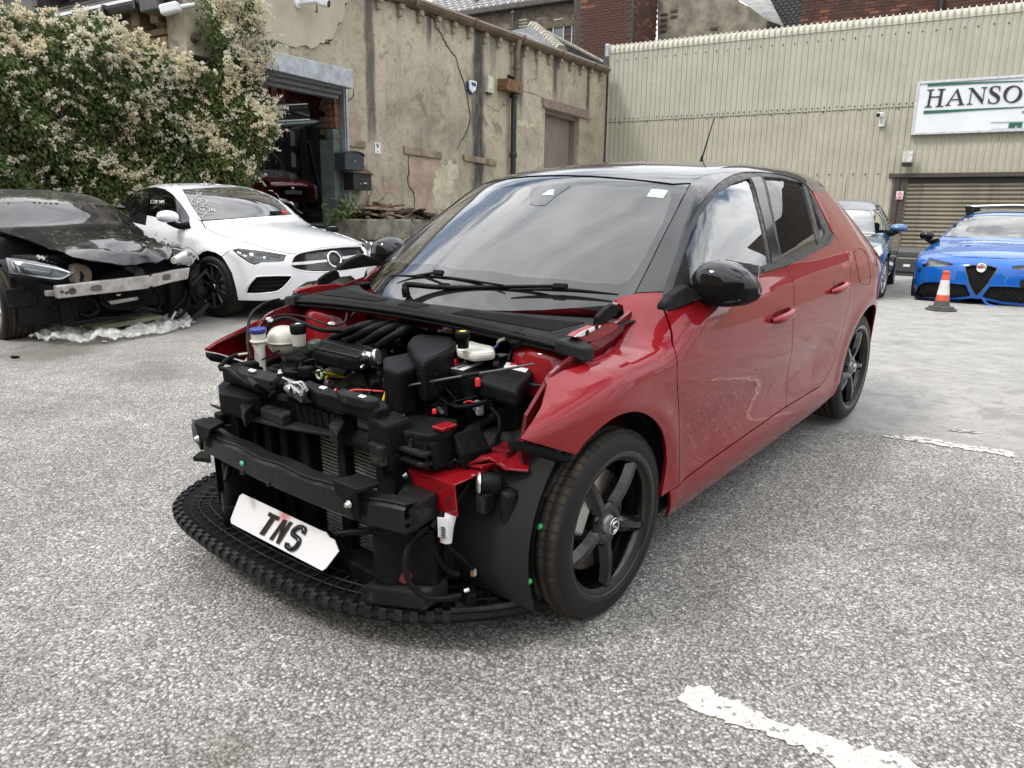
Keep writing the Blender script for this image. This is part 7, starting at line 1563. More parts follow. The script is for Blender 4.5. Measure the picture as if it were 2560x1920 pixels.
# ------------------------------------------------------------------ number plate lying in the undertray: a thing of its own
bl,brp,tl=zp(C2(548,722),.172),zp(C2(1300,1115),.168),np.array([.575,-.316,.274])
tl=CAR.x(*C2(690,512),.568);ex=brp-bl;wpl=np.linalg.norm(ex);ex /=wpl;ez=(tl-bl)-ex*np.dot(tl-bl,ex);hpl=np.linalg.norm(ez);ez /=hpl;ey=np.cross(ez,ex)
Pf=Frame(CAR.rot @ (bl+ey*0+[.0,0,.004])+CAR.o,rot=CAR.rot @ np.stack([ex,ey,ez],1));print('plate',wpl,hpl)
plr=empty('number_plate',Pf,'white number plate reading TNS lying loose in the front undertray of the red car','number plate')
def plate_mat():
    mt,t,b=newmat('plate_white');oc=N(t,'ShaderNodeTexCoord').outputs['Object'];dv=N(t,'ShaderNodeVectorMath',operation='DISTANCE');L(t,oc,dv.inputs[0]);dv.inputs[1].default_value=(wpl*.50,0,hpl*.93)
    c=mixc(t,mrange(t,dv.outputs['Value'],.0,.055,.75,0),(.74,.74,.76),(.55,.05,.04));c=mixc(t,mrange(t,noise(t,9,6,.7),.58,.75,0,.35),c,(.45,.45,.46));L(t,c,b.inputs['Base Color']);b.inputs['Roughness'].default_value=.28;b.inputs['Coat Weight'].default_value=.3;return mt
def local(q,v):return Pf.y(*C2(*q),v)[[0,2]]
rc=.012;outl=[(rc,0),(wpl-rc,0),(wpl,rc)]+[local((1412,942),0)]+[local((1378,850),0),local((1340,832),0),local((1310,790),0)]+[(wpl*.86,hpl),(rc,hpl),(0,hpl-rc),(0,rc)]
plate('plate',outl,[],-.0,.003,plate_mat(),plr,step=.03)
M_LTR=pm('black_letter',(.012,.012,.013),.25,coat=.5)
for nm,pts in (('letter_t',[(872,633),(950,672),(938,700),(912,690),(825,818),(793,806),(882,677),(860,662)]),):
    plate(nm,[local(q,0) for q in pts],[],-.006,.006,M_LTR,plr,step=.02)
MB().prism([np.array([q[0],-.006,q[1]]) for q in (local((985,690),0),local((1006,698),0),local((892,856),0),local((870,848),0))],(0,.006,0)).prism([np.array([q[0],-.0062,q[1]]) for q in (local((1008,699),0),local((994,693),0),local((926,877),0),local((942,885),0))],(0,.006,0)).prism([np.array([q[0],-.006,q[1]]) for q in (local((1032,707),0),local((1053,716),0),local((945,886),0),local((923,877),0))],(0,.006,0)).build('letter_n',M_LTR,plr)
s_path=[(1140,805),(1150,770),(1110,752),(1070,775),(1058,810),(1090,835),(1108,862),(1085,905),(1048,925),(1010,905),(1018,875)]
SP=smooth_line([np.array([local(q,0)[0],-.004,local(q,0)[1]]) for q in s_path],5);MB().tube(SP,.0088,8).build('letter_s',M_LTR,plr)
# ------------------------------------------------------------------ the other cars in the yard
def gskin(hw=.915,fo=.92,tail_x=-3.75,pts=(),k=.06,crown=.10,sweep=.42,nose=None,ns=.30,green=None,sec=None,plan=None,h=1.44):
    sec=sec or [(.10,.86),(.18,.93),(.26,.955),(.40,.98),(.58,.995),(.70,1.0),(.80,.992),(.88,.968),(.95,.925),(1.05,.87),(1.18,.785),(1.30,.69),(1.38,.61),(1.46,.51)]
    side=curve([(z*h/1.44,w_*hw) for z,w_ in sec])
    plan=plan or [(tail_x-.2,.34),(tail_x+.1,.17),(tail_x+.4,.06),(tail_x+.8,.012),(-2.,.0),(-.6,.0),(0,.004),(.3,.03),(.55,.085),(.8,.18),(1.05,.32)]
    nose=nose or [(.10,fo-.10),(.25,fo-.02),(.42,fo),(.56,fo-.012),(.66,fo-.04),(.74,fo-.10),(.82,fo-.22),(.9,fo-.5)]
    def bumps(x,z):
        d=np.hypot(x,z-.33);return .014*np.exp(-((d-.375)/.05)**2)-.008*np.exp(-((d-.50)/.06)**2)-.012*np.exp(-((z-.48)/.13)**2)*np.clip((-.5-x)/.3,0,1)
    return Skin(side,curve(plan),curve(pts),sweep,crown,curve(nose),lambda y:ns*(np.abs(y)/.8)**2.3,curve([(.2,tail_x+.08),(.5,tail_x),(.8,tail_x+.02),(1.0,tail_x+.12),(1.3,tail_x+.4)]),lambda y:.2*np.abs(y)**2.2,k=k,green=green or curve([(tail_x,.16),(-2.8,.09),(-2.2,.03),(-1.6,0),(0,0)]),belt=.93,bumps=bumps)
def pose(x,y,z,yaw):return Frame((x,y,z),(math.cos(R(yaw)),math.sin(R(yaw))))
def T_(ox,oy,s):return lambda *pts:[(ox+x/s,oy+y/s) for x,y in pts]
def hull(c,x0,x1,z1=.66,hw=.66):
    x1=min(x1,.35)
    MB().prism([(x0,-hw,.24),(x1,-hw,.24),(x1,hw,.24),(x0,hw,.24)],(0,0,z1-.24)).build('underbody',M_VOID,c.root)
def cabin(c,xs,seatmat=None,steer=-.36,hw=.66):
    for x in xs:
        for y in (.36,-.36):
            m_=MB();m_.box((x-.25,y-.24,.36),(x+.28,y+.24,.54));m_.obox((x-.34,y,.80),[np.array([.95,0,.3]),np.array([0,1,0]),np.array([-.3,0,.95])],(.13,.46,.62));m_.obox((x-.44,y,1.16),[np.array([.96,0,.2]),np.array([0,1,0]),np.array([-.2,0,.96])],(.09,.27,.17));m_.build('seat',seatmat or M_SEAT,c.root,bevel=.05,seg=2)
    x=xs[0];MB().prism([(x+.85,-hw,.88),(x+.55,-hw,.93),(x+.42,-hw,.85),(x+.42,-hw,.55),(x+.85,-hw,.55)],(0,2*hw,0)).build('dashboard',M_DARKIN,c.root,bevel=.04)
    sw=np.array([x+.28,steer,.88]);MB().tube([sw+.18*(math.cos(t)*np.array([0,1.,0])+math.sin(t)*np.array([.42,0,.9])) for t in np.linspace(0,6.2832,25)],.015,6).build('steering_wheel',M_DARKIN,c.root)
def wheels(c,wb,r,w,rim,tr,mat,style='five',steer=0.):
    for x in (0,-wb):
        for s_ in (1,-1):wheel(c,(x,s_*tr,r),r,w,rim,s_,style,mat,steer=steer if x==0 else 0)
    blank_wheel_well(c,0,r,r+.06,.5,tr+.06);blank_wheel_well(c,-wb,r,r+.06,.5,tr+.06)
def ell_mirror(c,P,sz,mat,sgn,foot):
    P=np.array(P);mb=MB();V=[];n1,n2=10,18
    for i in range(n1+1):
        ph=math.pi*i/n1
        for k in range(n2):
            a=2*math.pi*k/n2;q=np.array([math.cos(a)*math.sin(ph)**.8,math.cos(ph),math.sin(a)*math.sin(ph)**.8]);q[0] *=(.55 if q[0] < 0 else 1.);q[2] *=(.8 if q[2] < 0 else 1.);V.append(P+q*sz)
    mb.add(V,[(i*n2+k,(i+1)*n2+k,(i+1)*n2+(k+1) % n2,i*n2+(k+1) % n2) for i in range(n1) for k in range(n2)],True);o=mb.build('door_mirror',mat,c.root)
    MB().tube([P-[0,0,sz[2]*.6],(P+np.array(foot))/2-[0,0,sz[2]*.7],np.array(foot)],[.03,.035,.04],8,sub=3).build('mirror_arm',M_PLAS,o)
    MB().prism([P+np.array([-sz[0]*.52,sz[1]*.7*a,sz[2]*.75*b]) for a,b in ((-1,-.7),(1,-.7),(1,.7),(-1,.9))],(.004,0,0)).build('mirror_glass',M_MIRG,o);return o
def seam(c,px,r=.0035,parent=None,mat=None,off=0.,name='panel_gap'):
    P=c.cast(smooth_line(px,4));P=P+c.skin.grad(P)*off;return MB().tube(P,r,5).build(name,mat or M_VOID,parent or c.root)
M_BONDW=M_FRIT
# ---- white four door coupe
K=T_(260,420,3.16)
M_WHITE=paint('white_car_paint',(.70,.71,.73),flake=.02,rough=.25,dust=.05)
cla_top=[(1.3,.40),(1.05,.62),(.85,.745),(.6,.835),(.2,.91),(-.1,.955),(-.28,.975),(-.42,1.02),(-.8,1.235),(-1.05,1.37),(-1.3,1.412),(-1.65,1.435),(-2.0,1.425),(-2.4,1.375),(-2.9,1.22),(-3.3,1.07),(-3.7,.98)]
cla=Car('white_coupe',pose(-2.606,8.437,.0,-40.8),gskin(pts=cla_top,fo=.93,ns=.30,crown=.09),'white four door coupe with black studded grille parked beside the flowering climber')
c=cla;hull(c,-3.3,.55);cabin(c,(-1.35,-2.2))
bon=c.panel('bonnet',K((775,420),(1000,402),(1300,378),(1560,360),(1620,362),(1760,412),(1900,472),(2000,527),(2048,588),(2035,606),(1850,614),(1700,630),(1600,650),(1490,678),(1300,640),(1200,610),(1120,584),(1000,557),(900,522),(805,474)),M_WHITE,step=8,inset=.6)
c.panel('front_wing',K((676,392),(722,386),(768,424),(800,474),(900,524),(1000,559),(1120,586),(1068,606),(1008,642),(930,700),(880,670),(820,655),(780,665),(752,690),(730,660),(700,580),(672,470)),M_WHITE,step=8,inset=.6,mirror=True)
hl=K((1010,647),(1060,633),(1250,655),(1440,686),(1420,735),(1380,742),(1250,745),(1190,765),(1150,750),(1070,700))
gr=K((1480,745),(1500,700),(1550,670),(1700,642),(1900,622),(2030,617),(2060,660),(2060,710),(2030,750),(1950,790),(1850,815),(1650,822),(1530,805),(1480,780))
it=K((1120,995),(1140,930),(1190,870),(1230,855),(1470,850),(1480,870),(1440,920),(1390,965),(1330,985))
lo_i=K((1480,1005),(1520,950),(1600,900),(1800,868),(1950,850),(1990,880),(1900,960),(1700,1000))
c.panel('front_bumper',K((932,702),(1012,641),(1070,608),(1122,588),(1200,614),(1300,644),(1490,682),(1600,654),(1700,634),(1850,618),(2037,610),(2070,640),(2086,700),(2080,780),(2040,900),(1980,980),(1700,1015),(1430,1037),(1250,1050),(1060,1045),(1045,960),(1010,830),(960,740)),M_WHITE,holes=[hl,gr,it,lo_i],step=8,inset=.5)
c.panel('headlamp',hl,M_LAMPC,step=8,off=-.004,rim=0);c.panel('headlamp_housing',hl,M_LAMPB,step=10,off=-.05,rim=0)
for q,r_ in (((1180,692),.045),((1278,712),.04)):
    P=c.cast(K(q))[0];G=np.array([.9,-.35,.2]);G /=np.linalg.norm(G);MB().lathe(P-G*.07,G,[(r_*1.1,0),(r_*1.15,.02),(r_*.95,.03),(r_*.5,.045),(.002,.05)],18).build('lamp_projector',M_LAMPR,c.root)
P=c.cast(smooth_line(K((1040,655),(1100,700),(1170,745),(1250,730),(1380,735)),4));MB().tube(P-c.skin.grad(P)*.03,.008,6).build('day_running_light',M_WHITEP,c.root)
P=c.cast(K((1385,735),(1420,690)));MB().tube(P-c.skin.grad(P)*.03,.02,6).build('indicator_light',pm('smoked_amber',(.25,.2,.18),.2),c.root)
gp=c.panel('grille',gr,M_VOID,step=9,off=-.045,rim=.03);c.panel('intake_grille',it,M_PLAS,step=9,off=-.05,rim=.04);c.panel('lower_intake',lo_i,pm('grey_radiator',(.10,.098,.09),.7,var=.3),step=9,off=-.06,rim=.05)
for y in (875,905,940,970):P=c.cast(K((1150,y+5),(1300,y),(1450,y-8)));MB().tube(P-c.skin.grad(P)*.035,.012,6).build('intake_slat',M_PLAS,c.root)
for h_,nm in ((it,'intake_rim'),(gr,'grille_rim')):P=c.cast(loop_smooth(h_,2));MB().tube(np.concatenate([P,P[:2]])-c.skin.grad(P)[0]*.004,.009,6,caps=False).build(nm,M_WHITE,c.root)
# studs of the grille: individually small, joined
mb=MB();g_a=np.array(gr);(gx0,gy0),(gx1,gy1)=g_a.min(0),g_a.max(0);pts=[]
for j,y in enumerate(np.arange(gy0+3,gy1,4.6)):
    for x in np.arange(gx0+3+3.4*(j % 2),gx1,6.8):pts.append((x,y))
pts=np.array(pts);pts=pts[inside(pts,inset_poly(gr,3.2))];P=c.cast(pts);Nn=c.skin.grad(P);cxy=np.array(K((1822,718))[0])
for p_,n_,q in zip(P,Nn,pts):
    if np.linalg.norm(q-cxy) < 18:continue
    mb.obox(p_-n_*.035,[n_,np.cross(n_,[0,0,1.]),np.array([0,0,1.])],(.02,.013,.010))
mb.build('grille_studs',M_CHROME,gp,kind='stuff')
bar=c.panel('grille_bar',K((1482,748),(1600,738),(1760,722),(1762,740),(1600,760),(1486,768)),M_ALU,step=8,off=-.012,rim=.02);c.panel('grille_bar',K((1880,700),(1960,690),(2052,676),(2056,694),(1960,712),(1882,722)),M_ALU,step=8,off=-.012,rim=.02)
P=c.cast(K((1824,719)))[0];G=c.skin.grad(np.array([P]))[0];MB().lathe(P-G*.03,G,[(.086,0),(.092,.02),(.088,.032),(.076,.032),(.072,.02)],36,caps=False).build('badge_ring',M_CHROME,c.root);MB().lathe(P-G*.03,G,[(.082,.0),(.082,.016),(.03,.02)],30).build('badge_hollow',M_GLOSSB,c.root)
ws_=K((618,172),(900,152),(1150,150),(1288,157),(1400,240),(1555,356),(1300,376),(1000,398),(772,412),(690,300))
c.panel('windscreen',ws_,M_GLASS,step=10,off=-.004,rim=0);c.panel('windscreen_border',ws_,M_FRIT,holes=[K((640,180),(900,166),(1280,166),(1390,245),(1530,352),(1200,372),(780,398),(710,310))],step=9,off=-.006,rim=0);c.panel('camera_mount',K((960,160),(1080,158),(1095,185),(1075,202),(1000,200),(975,185)),M_FRIT,step=8,off=-.006,rim=0)
c.panel('roof',K((405,95),(500,75),(620,62),(760,57),(870,60),(1000,82),(1150,118),(1290,154),(1150,147),(900,149),(616,168),(560,130),(480,106)),M_WHITE,step=9,rim=.004)
c.panel('roof_side',K((405,95),(480,106),(560,130),(616,168),(690,300),(770,414),(722,385),(678,392),(650,340),(600,270),(540,205),(480,166),(410,150),(330,154),(200,176),(75,212),(18,186),(120,135),(250,108)),M_WHITE,step=9,rim=.004,mirror=True)
c.panel('side_trim',K((75,214),(200,178),(330,156),(410,152),(480,168),(540,207),(600,272),(650,342),(676,394),(668,446),(560,418),(340,372),(150,300),(70,240)),M_GLOSSB,step=9,off=-.003,rim=0,holes=[K((362,170),(420,164),(480,185),(545,245),(610,330),(662,436),(560,412),(340,366)),K((158,200),(250,178),(330,168),(300,300),(150,250))],mirror=True)
for nm,q in (('front_side_window',K((362,170),(420,164),(480,185),(545,245),(610,330),(662,436),(560,412),(340,366))),('rear_side_window',K((158,200),(250,178),(330,168),(300,300),(150,250)))):c.panel(nm,q,M_GLASSD,step=10,off=-.012,rim=0,mirror=True)
c.panel('front_door',K((340,374),(560,420),(670,448),(676,480),(700,585),(728,662),(740,720),(640,700),(450,560),(330,450)),M_WHITE,step=9,mirror=True)
c.panel('rear_door',[(-1.15,.90),(-1.2,.35),(-2.2,.34),(-2.45,.62),(-2.75,.98),(-2.2,.97)],M_WHITE,'y',step=.06,mirror=True)
c.panel('rear_wing',[(-2.2,.97),(-2.75,1.0),(-2.9,1.12),(-3.3,1.03),(-3.65,.92),(-3.7,.5),(-3.6,.3)]+arc_pts(-2.73,.33,.37,5,150,16)+[(-2.45,.62)],M_WHITE,'y',step=.06,mirror=True)
c.panel('sill',[(-.4,.33),(-2.2,.34),(-2.2,.2),(-.4,.19)],M_WHITE,'y',step=.06,mirror=True)
c.panel('front_door_lower',[(-.42,.86),(-1.15,.9),(-1.2,.35),(-.4,.34)],M_WHITE,'y-',step=.06,rim=.006)
c.panel('boot_lid',[(-.7,.9),(.7,.9),(.7,.3),(-.7,.3)],M_WHITE,'r',step=.08);c.panel('rear_window',[(-2.45,-.48),(-2.45,.48),(-3.2,.55),(-3.2,-.55)],M_GLASSD,'z',step=.08)
wheels(c,2.73,.325,.225,.235,.79,pm('dark_alloy',(.04,.04,.042),.3,metal=.5),'y',steer=R(9))
pm_=c.cast(K((640,425)))[0];ell_mirror(c,(-.66,-.99,1.03),(.10,.115,.075),M_WHITE,-1,(-.55,-.80,.95))
# chalk scribbles on the glass
M_CHALK=pm('chalk_pen',(.62,.64,.62),.8)
def scribble(c,px,name='chalk_mark',r=.0035):
    mb=MB()
    for s_ in px:
        P=c.cast(K(*s_));mb.tube(smooth_line(P+c.skin.grad(P)*.004,3) if len(P) > 2 else P+c.skin.grad(P)*.004,r,4)
    return mb.build(name,M_CHALK,c.root)
cir=lambda x,y,a,b:[(x+a*math.cos(t),y+b*math.sin(t)) for t in np.linspace(0,6.5,14)]
scribble(c,[cir(752,268,60,30),cir(782,332,54,26),[(740,285),(745,250),(765,250),(762,266),(742,270),(775,288)],[(760,320),(775,342)],[(785,318),(790,342)],[(850,322),(852,342),(868,326),(885,344)],[(700,210),(715,235),(730,215)],[(735,195),(738,222)],[(755,195),(770,200),(750,216),(775,216)],[(724,178),(745,178)],[(780,395),(790,370),(840,362)]])
scribble(c,[[(392,256),(374,258),(372,278),(392,280)],cir(405,268,9,11),[(420,258),(418,280)],[(412,260),(432,257)],[(436,280),(444,258),(452,280)],[(456,280),(460,258),(466,270),(472,258),(474,280)]])
tp=empty('tape_roll',c.fr,'roll of black tape standing on the white bonnet','tape roll');P=c.cast(K((1814,470)))[0];MB().lathe(P,(0,0,1),[(.045,0),(.075,0),(.075,.06),(.045,.06)],26).build('tape',M_PLAS,tp);MB().lathe(P+[0,0,.0],(0,0,1),[(.038,.003),(.046,.003),(.046,.061),(.038,.061)],26).build('core',M_LABEL,tp)
tl_=empty('red_tool',c.fr,'red and black hand tool lying at the foot of the white car windscreen','tool');P=c.cast(K((1315,366),(1390,362),(1435,362)));P=P+c.skin.grad(P)*.02;MB().tube([P[0],P[1]],[.022,.018],8).build('handle',M_PLAS,tl_);MB().tube([P[1],P[2]],[.02,.016],8).build('head',M_REDCAP,tl_)
def crumple(name,pts,amp,mat,parent=None,seedv=1,step=.05):
    """thin crumpled sheet over a set of outline points given in a parent's frame (triangulated in its best plane)"""
    P=np.array(pts);o=P.mean(0);u,s_,vt=np.linalg.svd(P-o);q=(P-o) @ vt[:2].T;v,f,_=triangulate(q,[],step);nn=vt[2];V=[]
    for x,y in v:
        a=mnoise.noise(Vector((x*7+seedv,y*7,0)))+.5*mnoise.noise(Vector((x*17,y*17+seedv,3)))+.3*abs(mnoise.noise(Vector((x*31,y*31,seedv))));V.append(o+vt[0]*x+vt[1]*y+nn*a*amp)
    mb=MB();mb.add(V,f,False);return mb.build(name,mat,parent)
def film_mat(name,col,alpha):
    mt,t,b=newmat(name);b.inputs['Base Color'].default_value=(*col,1);b.inputs['Roughness'].default_value=.18;tr=N(t,'ShaderNodeBsdfTransparent');mm=N(t,'ShaderNodeMixShader');L(t,mrange(t,noise(t,9,5,.6),.3,.7,alpha-.2,alpha+.2),mm.inputs[0]);L(t,tr.outputs[0],mm.inputs[1]);L(t,b.outputs[0],mm.inputs[2]);L(t,mm.outputs[0],[q for q in t.nodes if q.type=='OUTPUT_MATERIAL'][0].inputs[0]);return mt
M_FILM=film_mat('clear_plastic_film',(.60,.60,.57),.55)
P=c.cast(K((1285,155),(1340,170),(1440,235),(1540,300),(1610,350),(1560,352),(1430,255)));crumple('torn_film',P+c.skin.grad(P)*.05,.05,M_FILM,c.root)
P=c.cast(K((2052,600),(2072,560),(2010,505),(2050,545)));crumple('torn_wing_edge',np.concatenate([P+[.02,.05,.02],c.cast(K((2085,655),(2060,640)))+[.04,.12,.02]]),.03,M_WHITE,c.root);crumple('loose_bumper_piece',c.cast(K((2075,660),(2085,700),(2075,760)))[[0,1,2]].tolist()+(c.cast(K((2075,700)))+[[-.03,.28,-.02]]).tolist()+(c.cast(K((2070,740)))+[[-.05,.25,-.12]]).tolist(),.03,M_WHITE,c.root)
# ---- black crashed coupe
Q=T_(0,420,3.456)
M_BLKP=paint('black_car_paint',(.010,.0095,.012),flake=.3,rough=.3,dust=.10)
a5=Car('black_crashed_coupe',pose(-4.05,7.20,-.06,-37.7),gskin(pts=[(1.3,.45),(1.0,.66),(.8,.765),(.5,.845),(.1,.91),(-.25,.965),(-.42,1.0),(-.8,1.195),(-1.08,1.33),(-1.35,1.362),(-1.75,1.372),(-2.2,1.35),(-2.8,1.22),(-3.3,1.07),(-3.8,.95)],fo=.86,crown=.08,hw=.92),'black crashed coupe with crumpled bonnet and bare bumper beam beside the white coupe')
c=a5;hull(c,-3.3,-.3);cabin(c,(-1.35,-2.15))
def crush(P,Nn):
    P=P.copy();x,y=P[:,0],P[:,1];m_=np.clip((x+.05)/.5,0,1)*np.clip((y+.45)/.35,0,1);d_=np.zeros(len(P))
    for i in range(len(P)):
        p_=P[i];d_[i]=.13*(.28-abs(mnoise.noise(Vector((p_[0]*2.6,p_[1]*2.9,4.2)))))+.05*(.25-abs(mnoise.noise(Vector((p_[0]*6,p_[1]*6,1.)))))
    P[:,2] +=m_*d_
    P[:,2] +=.018*np.exp(-((y+.42+.18*x)/.035)**2)*np.clip((x+.3),0,1)
    return P,Nn
bn=c.panel('crumpled_bonnet',Q((-420,335),(-200,310),(0,300),(250,292),(700,312),(1080,332),(1200,356),(1330,432),(1400,482),(1450,560),(1500,640),(1480,740),(1350,838),(1200,845),(1000,835),(800,800),(630,768),(450,700),(250,622),(0,547),(-300,430)),M_BLKP,step=7,deform=crush)
bn.data.normals_split_custom_set_from_vertices([(0,0,0)]*len(bn.data.vertices))
c.panel('front_wing',Q((1345,432),(1420,470),(1500,510),(1590,560),(1640,612),(1700,690),(1720,800),(1690,760),(1650,660),(1500,760),(1470,640),(1450,560),(1405,482)),M_BLKP,step=8)
wsq=Q((-330,200),(-150,150),(0,130),(300,117),(700,120),(760,152),(900,240),(1052,332),(700,312),(250,290),(0,298),(-420,340))
c.panel('windscreen',wsq,M_GLASS,step=10,off=-.004,rim=0);c.panel('windscreen_border',wsq,M_FRIT,holes=[Q((-300,215),(-140,168),(0,146),(300,130),(690,128),(745,155),(890,245),(1020,325),(700,306),(250,284),(0,290),(-380,330))],step=10,off=-.006,rim=0);c.panel('camera_mount',Q((110,135),(440,130),(370,165),(365,200),(330,212),(270,205),(240,180)),M_FRIT,step=8,off=-.0065,rim=0)
c.panel('roof',Q((-330,120),(-150,62),(100,47),(330,47),(560,66),(690,98),(722,114),(700,116),(300,112),(0,125),(-150,145),(-330,195)),M_BLKP,step=9,rim=.004);c.panel('a_pillar',Q((690,98),(770,135),(900,210),(1100,332),(1056,334),(900,244),(762,153),(704,118)),M_BLKP,step=8,rim=.004,mirror=True)
c.panel('door',[(-.45,.93),(-.5,.3),(-1.7,.3),(-1.75,.97)],M_BLKP,'y',step=.06,mirror=True);c.panel('rear_wing',[(-1.76,.97),(-1.7,.3),(-2.3,.3)]+arc_pts(-2.76,.33,.38,175,5,14)+[(-3.5,.35),(-3.7,.9),(-2.8,1.0)],M_BLKP,'y',step=.07,mirror=True);c.panel('side_window',[(-.62,.99),(-1.3,1.28),(-2.0,1.30),(-2.6,1.17),(-2.7,1.03),(-1.7,1.0)],M_GLASSD,'y',step=.08,mirror=True)
c.panel('rear_bumper',[(-.7,.9),(.7,.9),(.7,.3),(-.7,.3)],M_BLKP,'r',step=.08);c.panel('rear_window',[(-2.5,-.48),(-2.5,.48),(-3.2,.55),(-3.2,-.55)],M_GLASSD,'z',step=.08)
c.panel('broken_mirror_stub',Q((1115,298),(1150,305),(1215,360),(1180,350)),M_PLAS,step=6,off=.12,rim=.06)
hr=Q((50,776),(110,779),(300,806),(480,846),(640,906),(580,945),(520,970),(340,952),(180,930),(80,910));c.panel('headlamp',hr,M_LAMPC,step=8,off=-.004,rim=0);c.panel('headlamp_housing',hr,M_LAMPB,step=9,off=-.06,rim=.04)
for pts,r_ in (([(110,790),(300,822),(470,858),(600,902)],.012),([(75,800),(95,850),(110,905)],.016),([(120,800),(140,860),(150,905)],.008),([(160,915),(340,938),(510,955),(600,915)],.008)):P=c.cast(smooth_line(Q(*pts),4));MB().tube(P-c.skin.grad(P)*.025,r_,6).build('lamp_light_guide',M_LAMPR,c.root)
P=c.cast(Q((200,870),(330,890),(430,905)));P=P-c.skin.grad(P)*.05;MB().tube(P,.045,10).build('lamp_reflector',pm('smoked_lens',(.15,.16,.18),.2,metal=.5),c.root)
hl2=Q((1500,780),(1580,720),(1665,652),(1695,665),(1715,760),(1640,850),(1545,825));c.panel('headlamp',hl2,M_LAMPC,step=8,off=.0,rim=0);c.panel('headlamp_housing',hl2,M_LAMPB,step=9,off=-.06,rim=.04);P=c.cast(Q((1515,780),(1590,740),(1670,675)));MB().tube(P-c.skin.grad(P)*.03,[.035,.045,.03],8).build('lamp_light_guide',M_WHITEP,c.root);P=c.cast(Q((1560,815),(1640,790),(1695,740)));MB().tube(P-c.skin.grad(P)*.03,.014,8).build('lamp_light_guide',M_LAMPR,c.root)
# wrecked front: dark bay, aluminium beam, fan, brackets
cX=lambda q,v:c.fr.x(*Q(q)[0],v)
MB().box((-.3,-.62,.24),(.30,.62,.74)).build('engine',M_VOID,c.root); 
def pxprism(name,pts,x,d,mat,bevel=.006):return MB().prism([cX(q,x) for q in pts],(-d,0,0)).build(name,mat,c.root,bevel=bevel)
M_ALUB=pm('scuffed_aluminium',(.44,.42,.39),.42,metal=.55,var=.25,vs=8,rv=.15,dirt=.4,dirtcol=(.16,.14,.12))
bmm=pxprism('bumper_beam',[(485,1020),(700,995),(1000,960),(1230,932),(1288,925),(1300,945),(1320,918),(1400,905),(1520,880),(1645,862),(1625,960),(1500,985),(1330,1030),(1300,1020),(1290,1040),(1260,1045),(1000,1075),(760,1100),(505,1130)],.74,.07,M_ALUB,.008)
pxprism('beam_end',[(400,1062),(490,1055),(500,1105),(405,1110)],.66,.05,M_ALUB)
for x,y,w_ in ((832,1040,40),(1440,945,30)):P=[cX((x-w_,y-20),.742),cX((x+w_,y-28),.742),cX((x+w_,y+18),.742),cX((x-w_,y+24),.742)];MB().prism(loop_smooth(P,4),(-.004,0,0)).build('beam_slot',pm('slot_shadow_steel',(.12,.095,.08),.6),bmm)
for q in ((625,1062),(535,1070),(575,1078)):MB().lathe(cX(q,.742),(1,0,0),[(.030 if q[0]==625 else .014,0),(.030 if q[0]==625 else .014,.004),(.016 if q[0]==625 else .004,.005),(.012,.001)],16).build('beam_bolt',M_STEELDK,bmm)
MB().lathe(cX((1020,1060),.42),(1,0,0),[(.20,0),(.21,.02),(.19,.035),(.17,.02),(.05,.02),(.045,.05)],30).build('cooling_fan',M_PLAS,c.root);pxprism('fan_plate',[(930,1150),(1190,1110),(1200,1140),(960,1185)],.46,.03,M_ALUB);pxprism('fan_label',[(1010,1092),(1042,1088),(1042,1102),(1010,1106)],.60,.01,M_LABEL,0)
pxprism('air_duct',loop_smooth([(640,840),(720,832),(790,880),(798,960),(760,992),(650,995)],2),.50,.12,pm('tan_plastic',(.20,.165,.13),.7,var=.3,vs=12),.012);pxprism('duct_tear',[(690,880),(712,905),(730,930),(720,985),(690,980),(695,940)],.505,.01,M_VOID,0)
pxprism('front_frame',[(515,1140),(600,1150),(655,1325),(640,1372),(548,1362)],.62,.08,M_PL2);pxprism('front_frame',[(620,1330),(1235,1250),(1245,1275),(900,1325),(640,1372)],.62,.10,M_PL2);pxprism('frame_upright',[(600,1150),(655,1140),(680,1310),(655,1322)],.58,.05,M_PL2)
pxprism('wing_bracket',[(80,930),(140,960),(160,1010),(130,1035),(90,1000)],.50,.03,M_PL2);pxprism('lamp_carrier',[(130,935),(350,965),(480,990),(480,1025),(300,1005),(150,985)],.55,.12,M_PL2);pxprism('arch_liner',[(40,1050),(200,1035),(330,1100),(300,1190),(80,1212)],.42,.02,M_PL3)
for pts,r_,xx in (([(760,1130),(830,1170),(840,1250),(760,1285),(690,1260)],.022,.5),([(860,1160),(950,1215),(1100,1215),(1250,1180)],.018,.52),([(1600,1050),(1590,1130),(1520,1200),(1460,1290)],.022,.5),([(1640,1100),(1610,1220),(1540,1290),(1480,1285)],.016,.52),([(1330,1050),(1390,1120),(1370,1230)],.02,.45),([(700,790),(640,810),(500,800),(400,770)],.02,.4),([(420,1110),(470,1170),(430,1200),(380,1225)],.010,.45)):MB().tube(smooth_line([cX(q,xx) for q in pts],6),r_,8).build('hose',M_HOSE,c.root)
MB().tube([cX((1480,1310),.55),cX((1520,1240),.55)],.010,6).build('pale_plug',M_WHITEP,c.root)
for q,r_ in (((1095,880),.05),((1190,905),.06),((1150,870),.035)):MB().lathe(cX(q,.40),(1,.1,0),[(r_,0),(r_,.03),(r_*.6,.04),(r_*.3,.03)],18).build('pulley',M_STEELDK,c.root)
for k in range(5):P=[cX((320+k*35,760+k*6),.35),cX((350+k*35,790+k*8),.37)];MB().tube(P,.018,6).build('bonnet_catch_coil',M_ALUB,c.root)
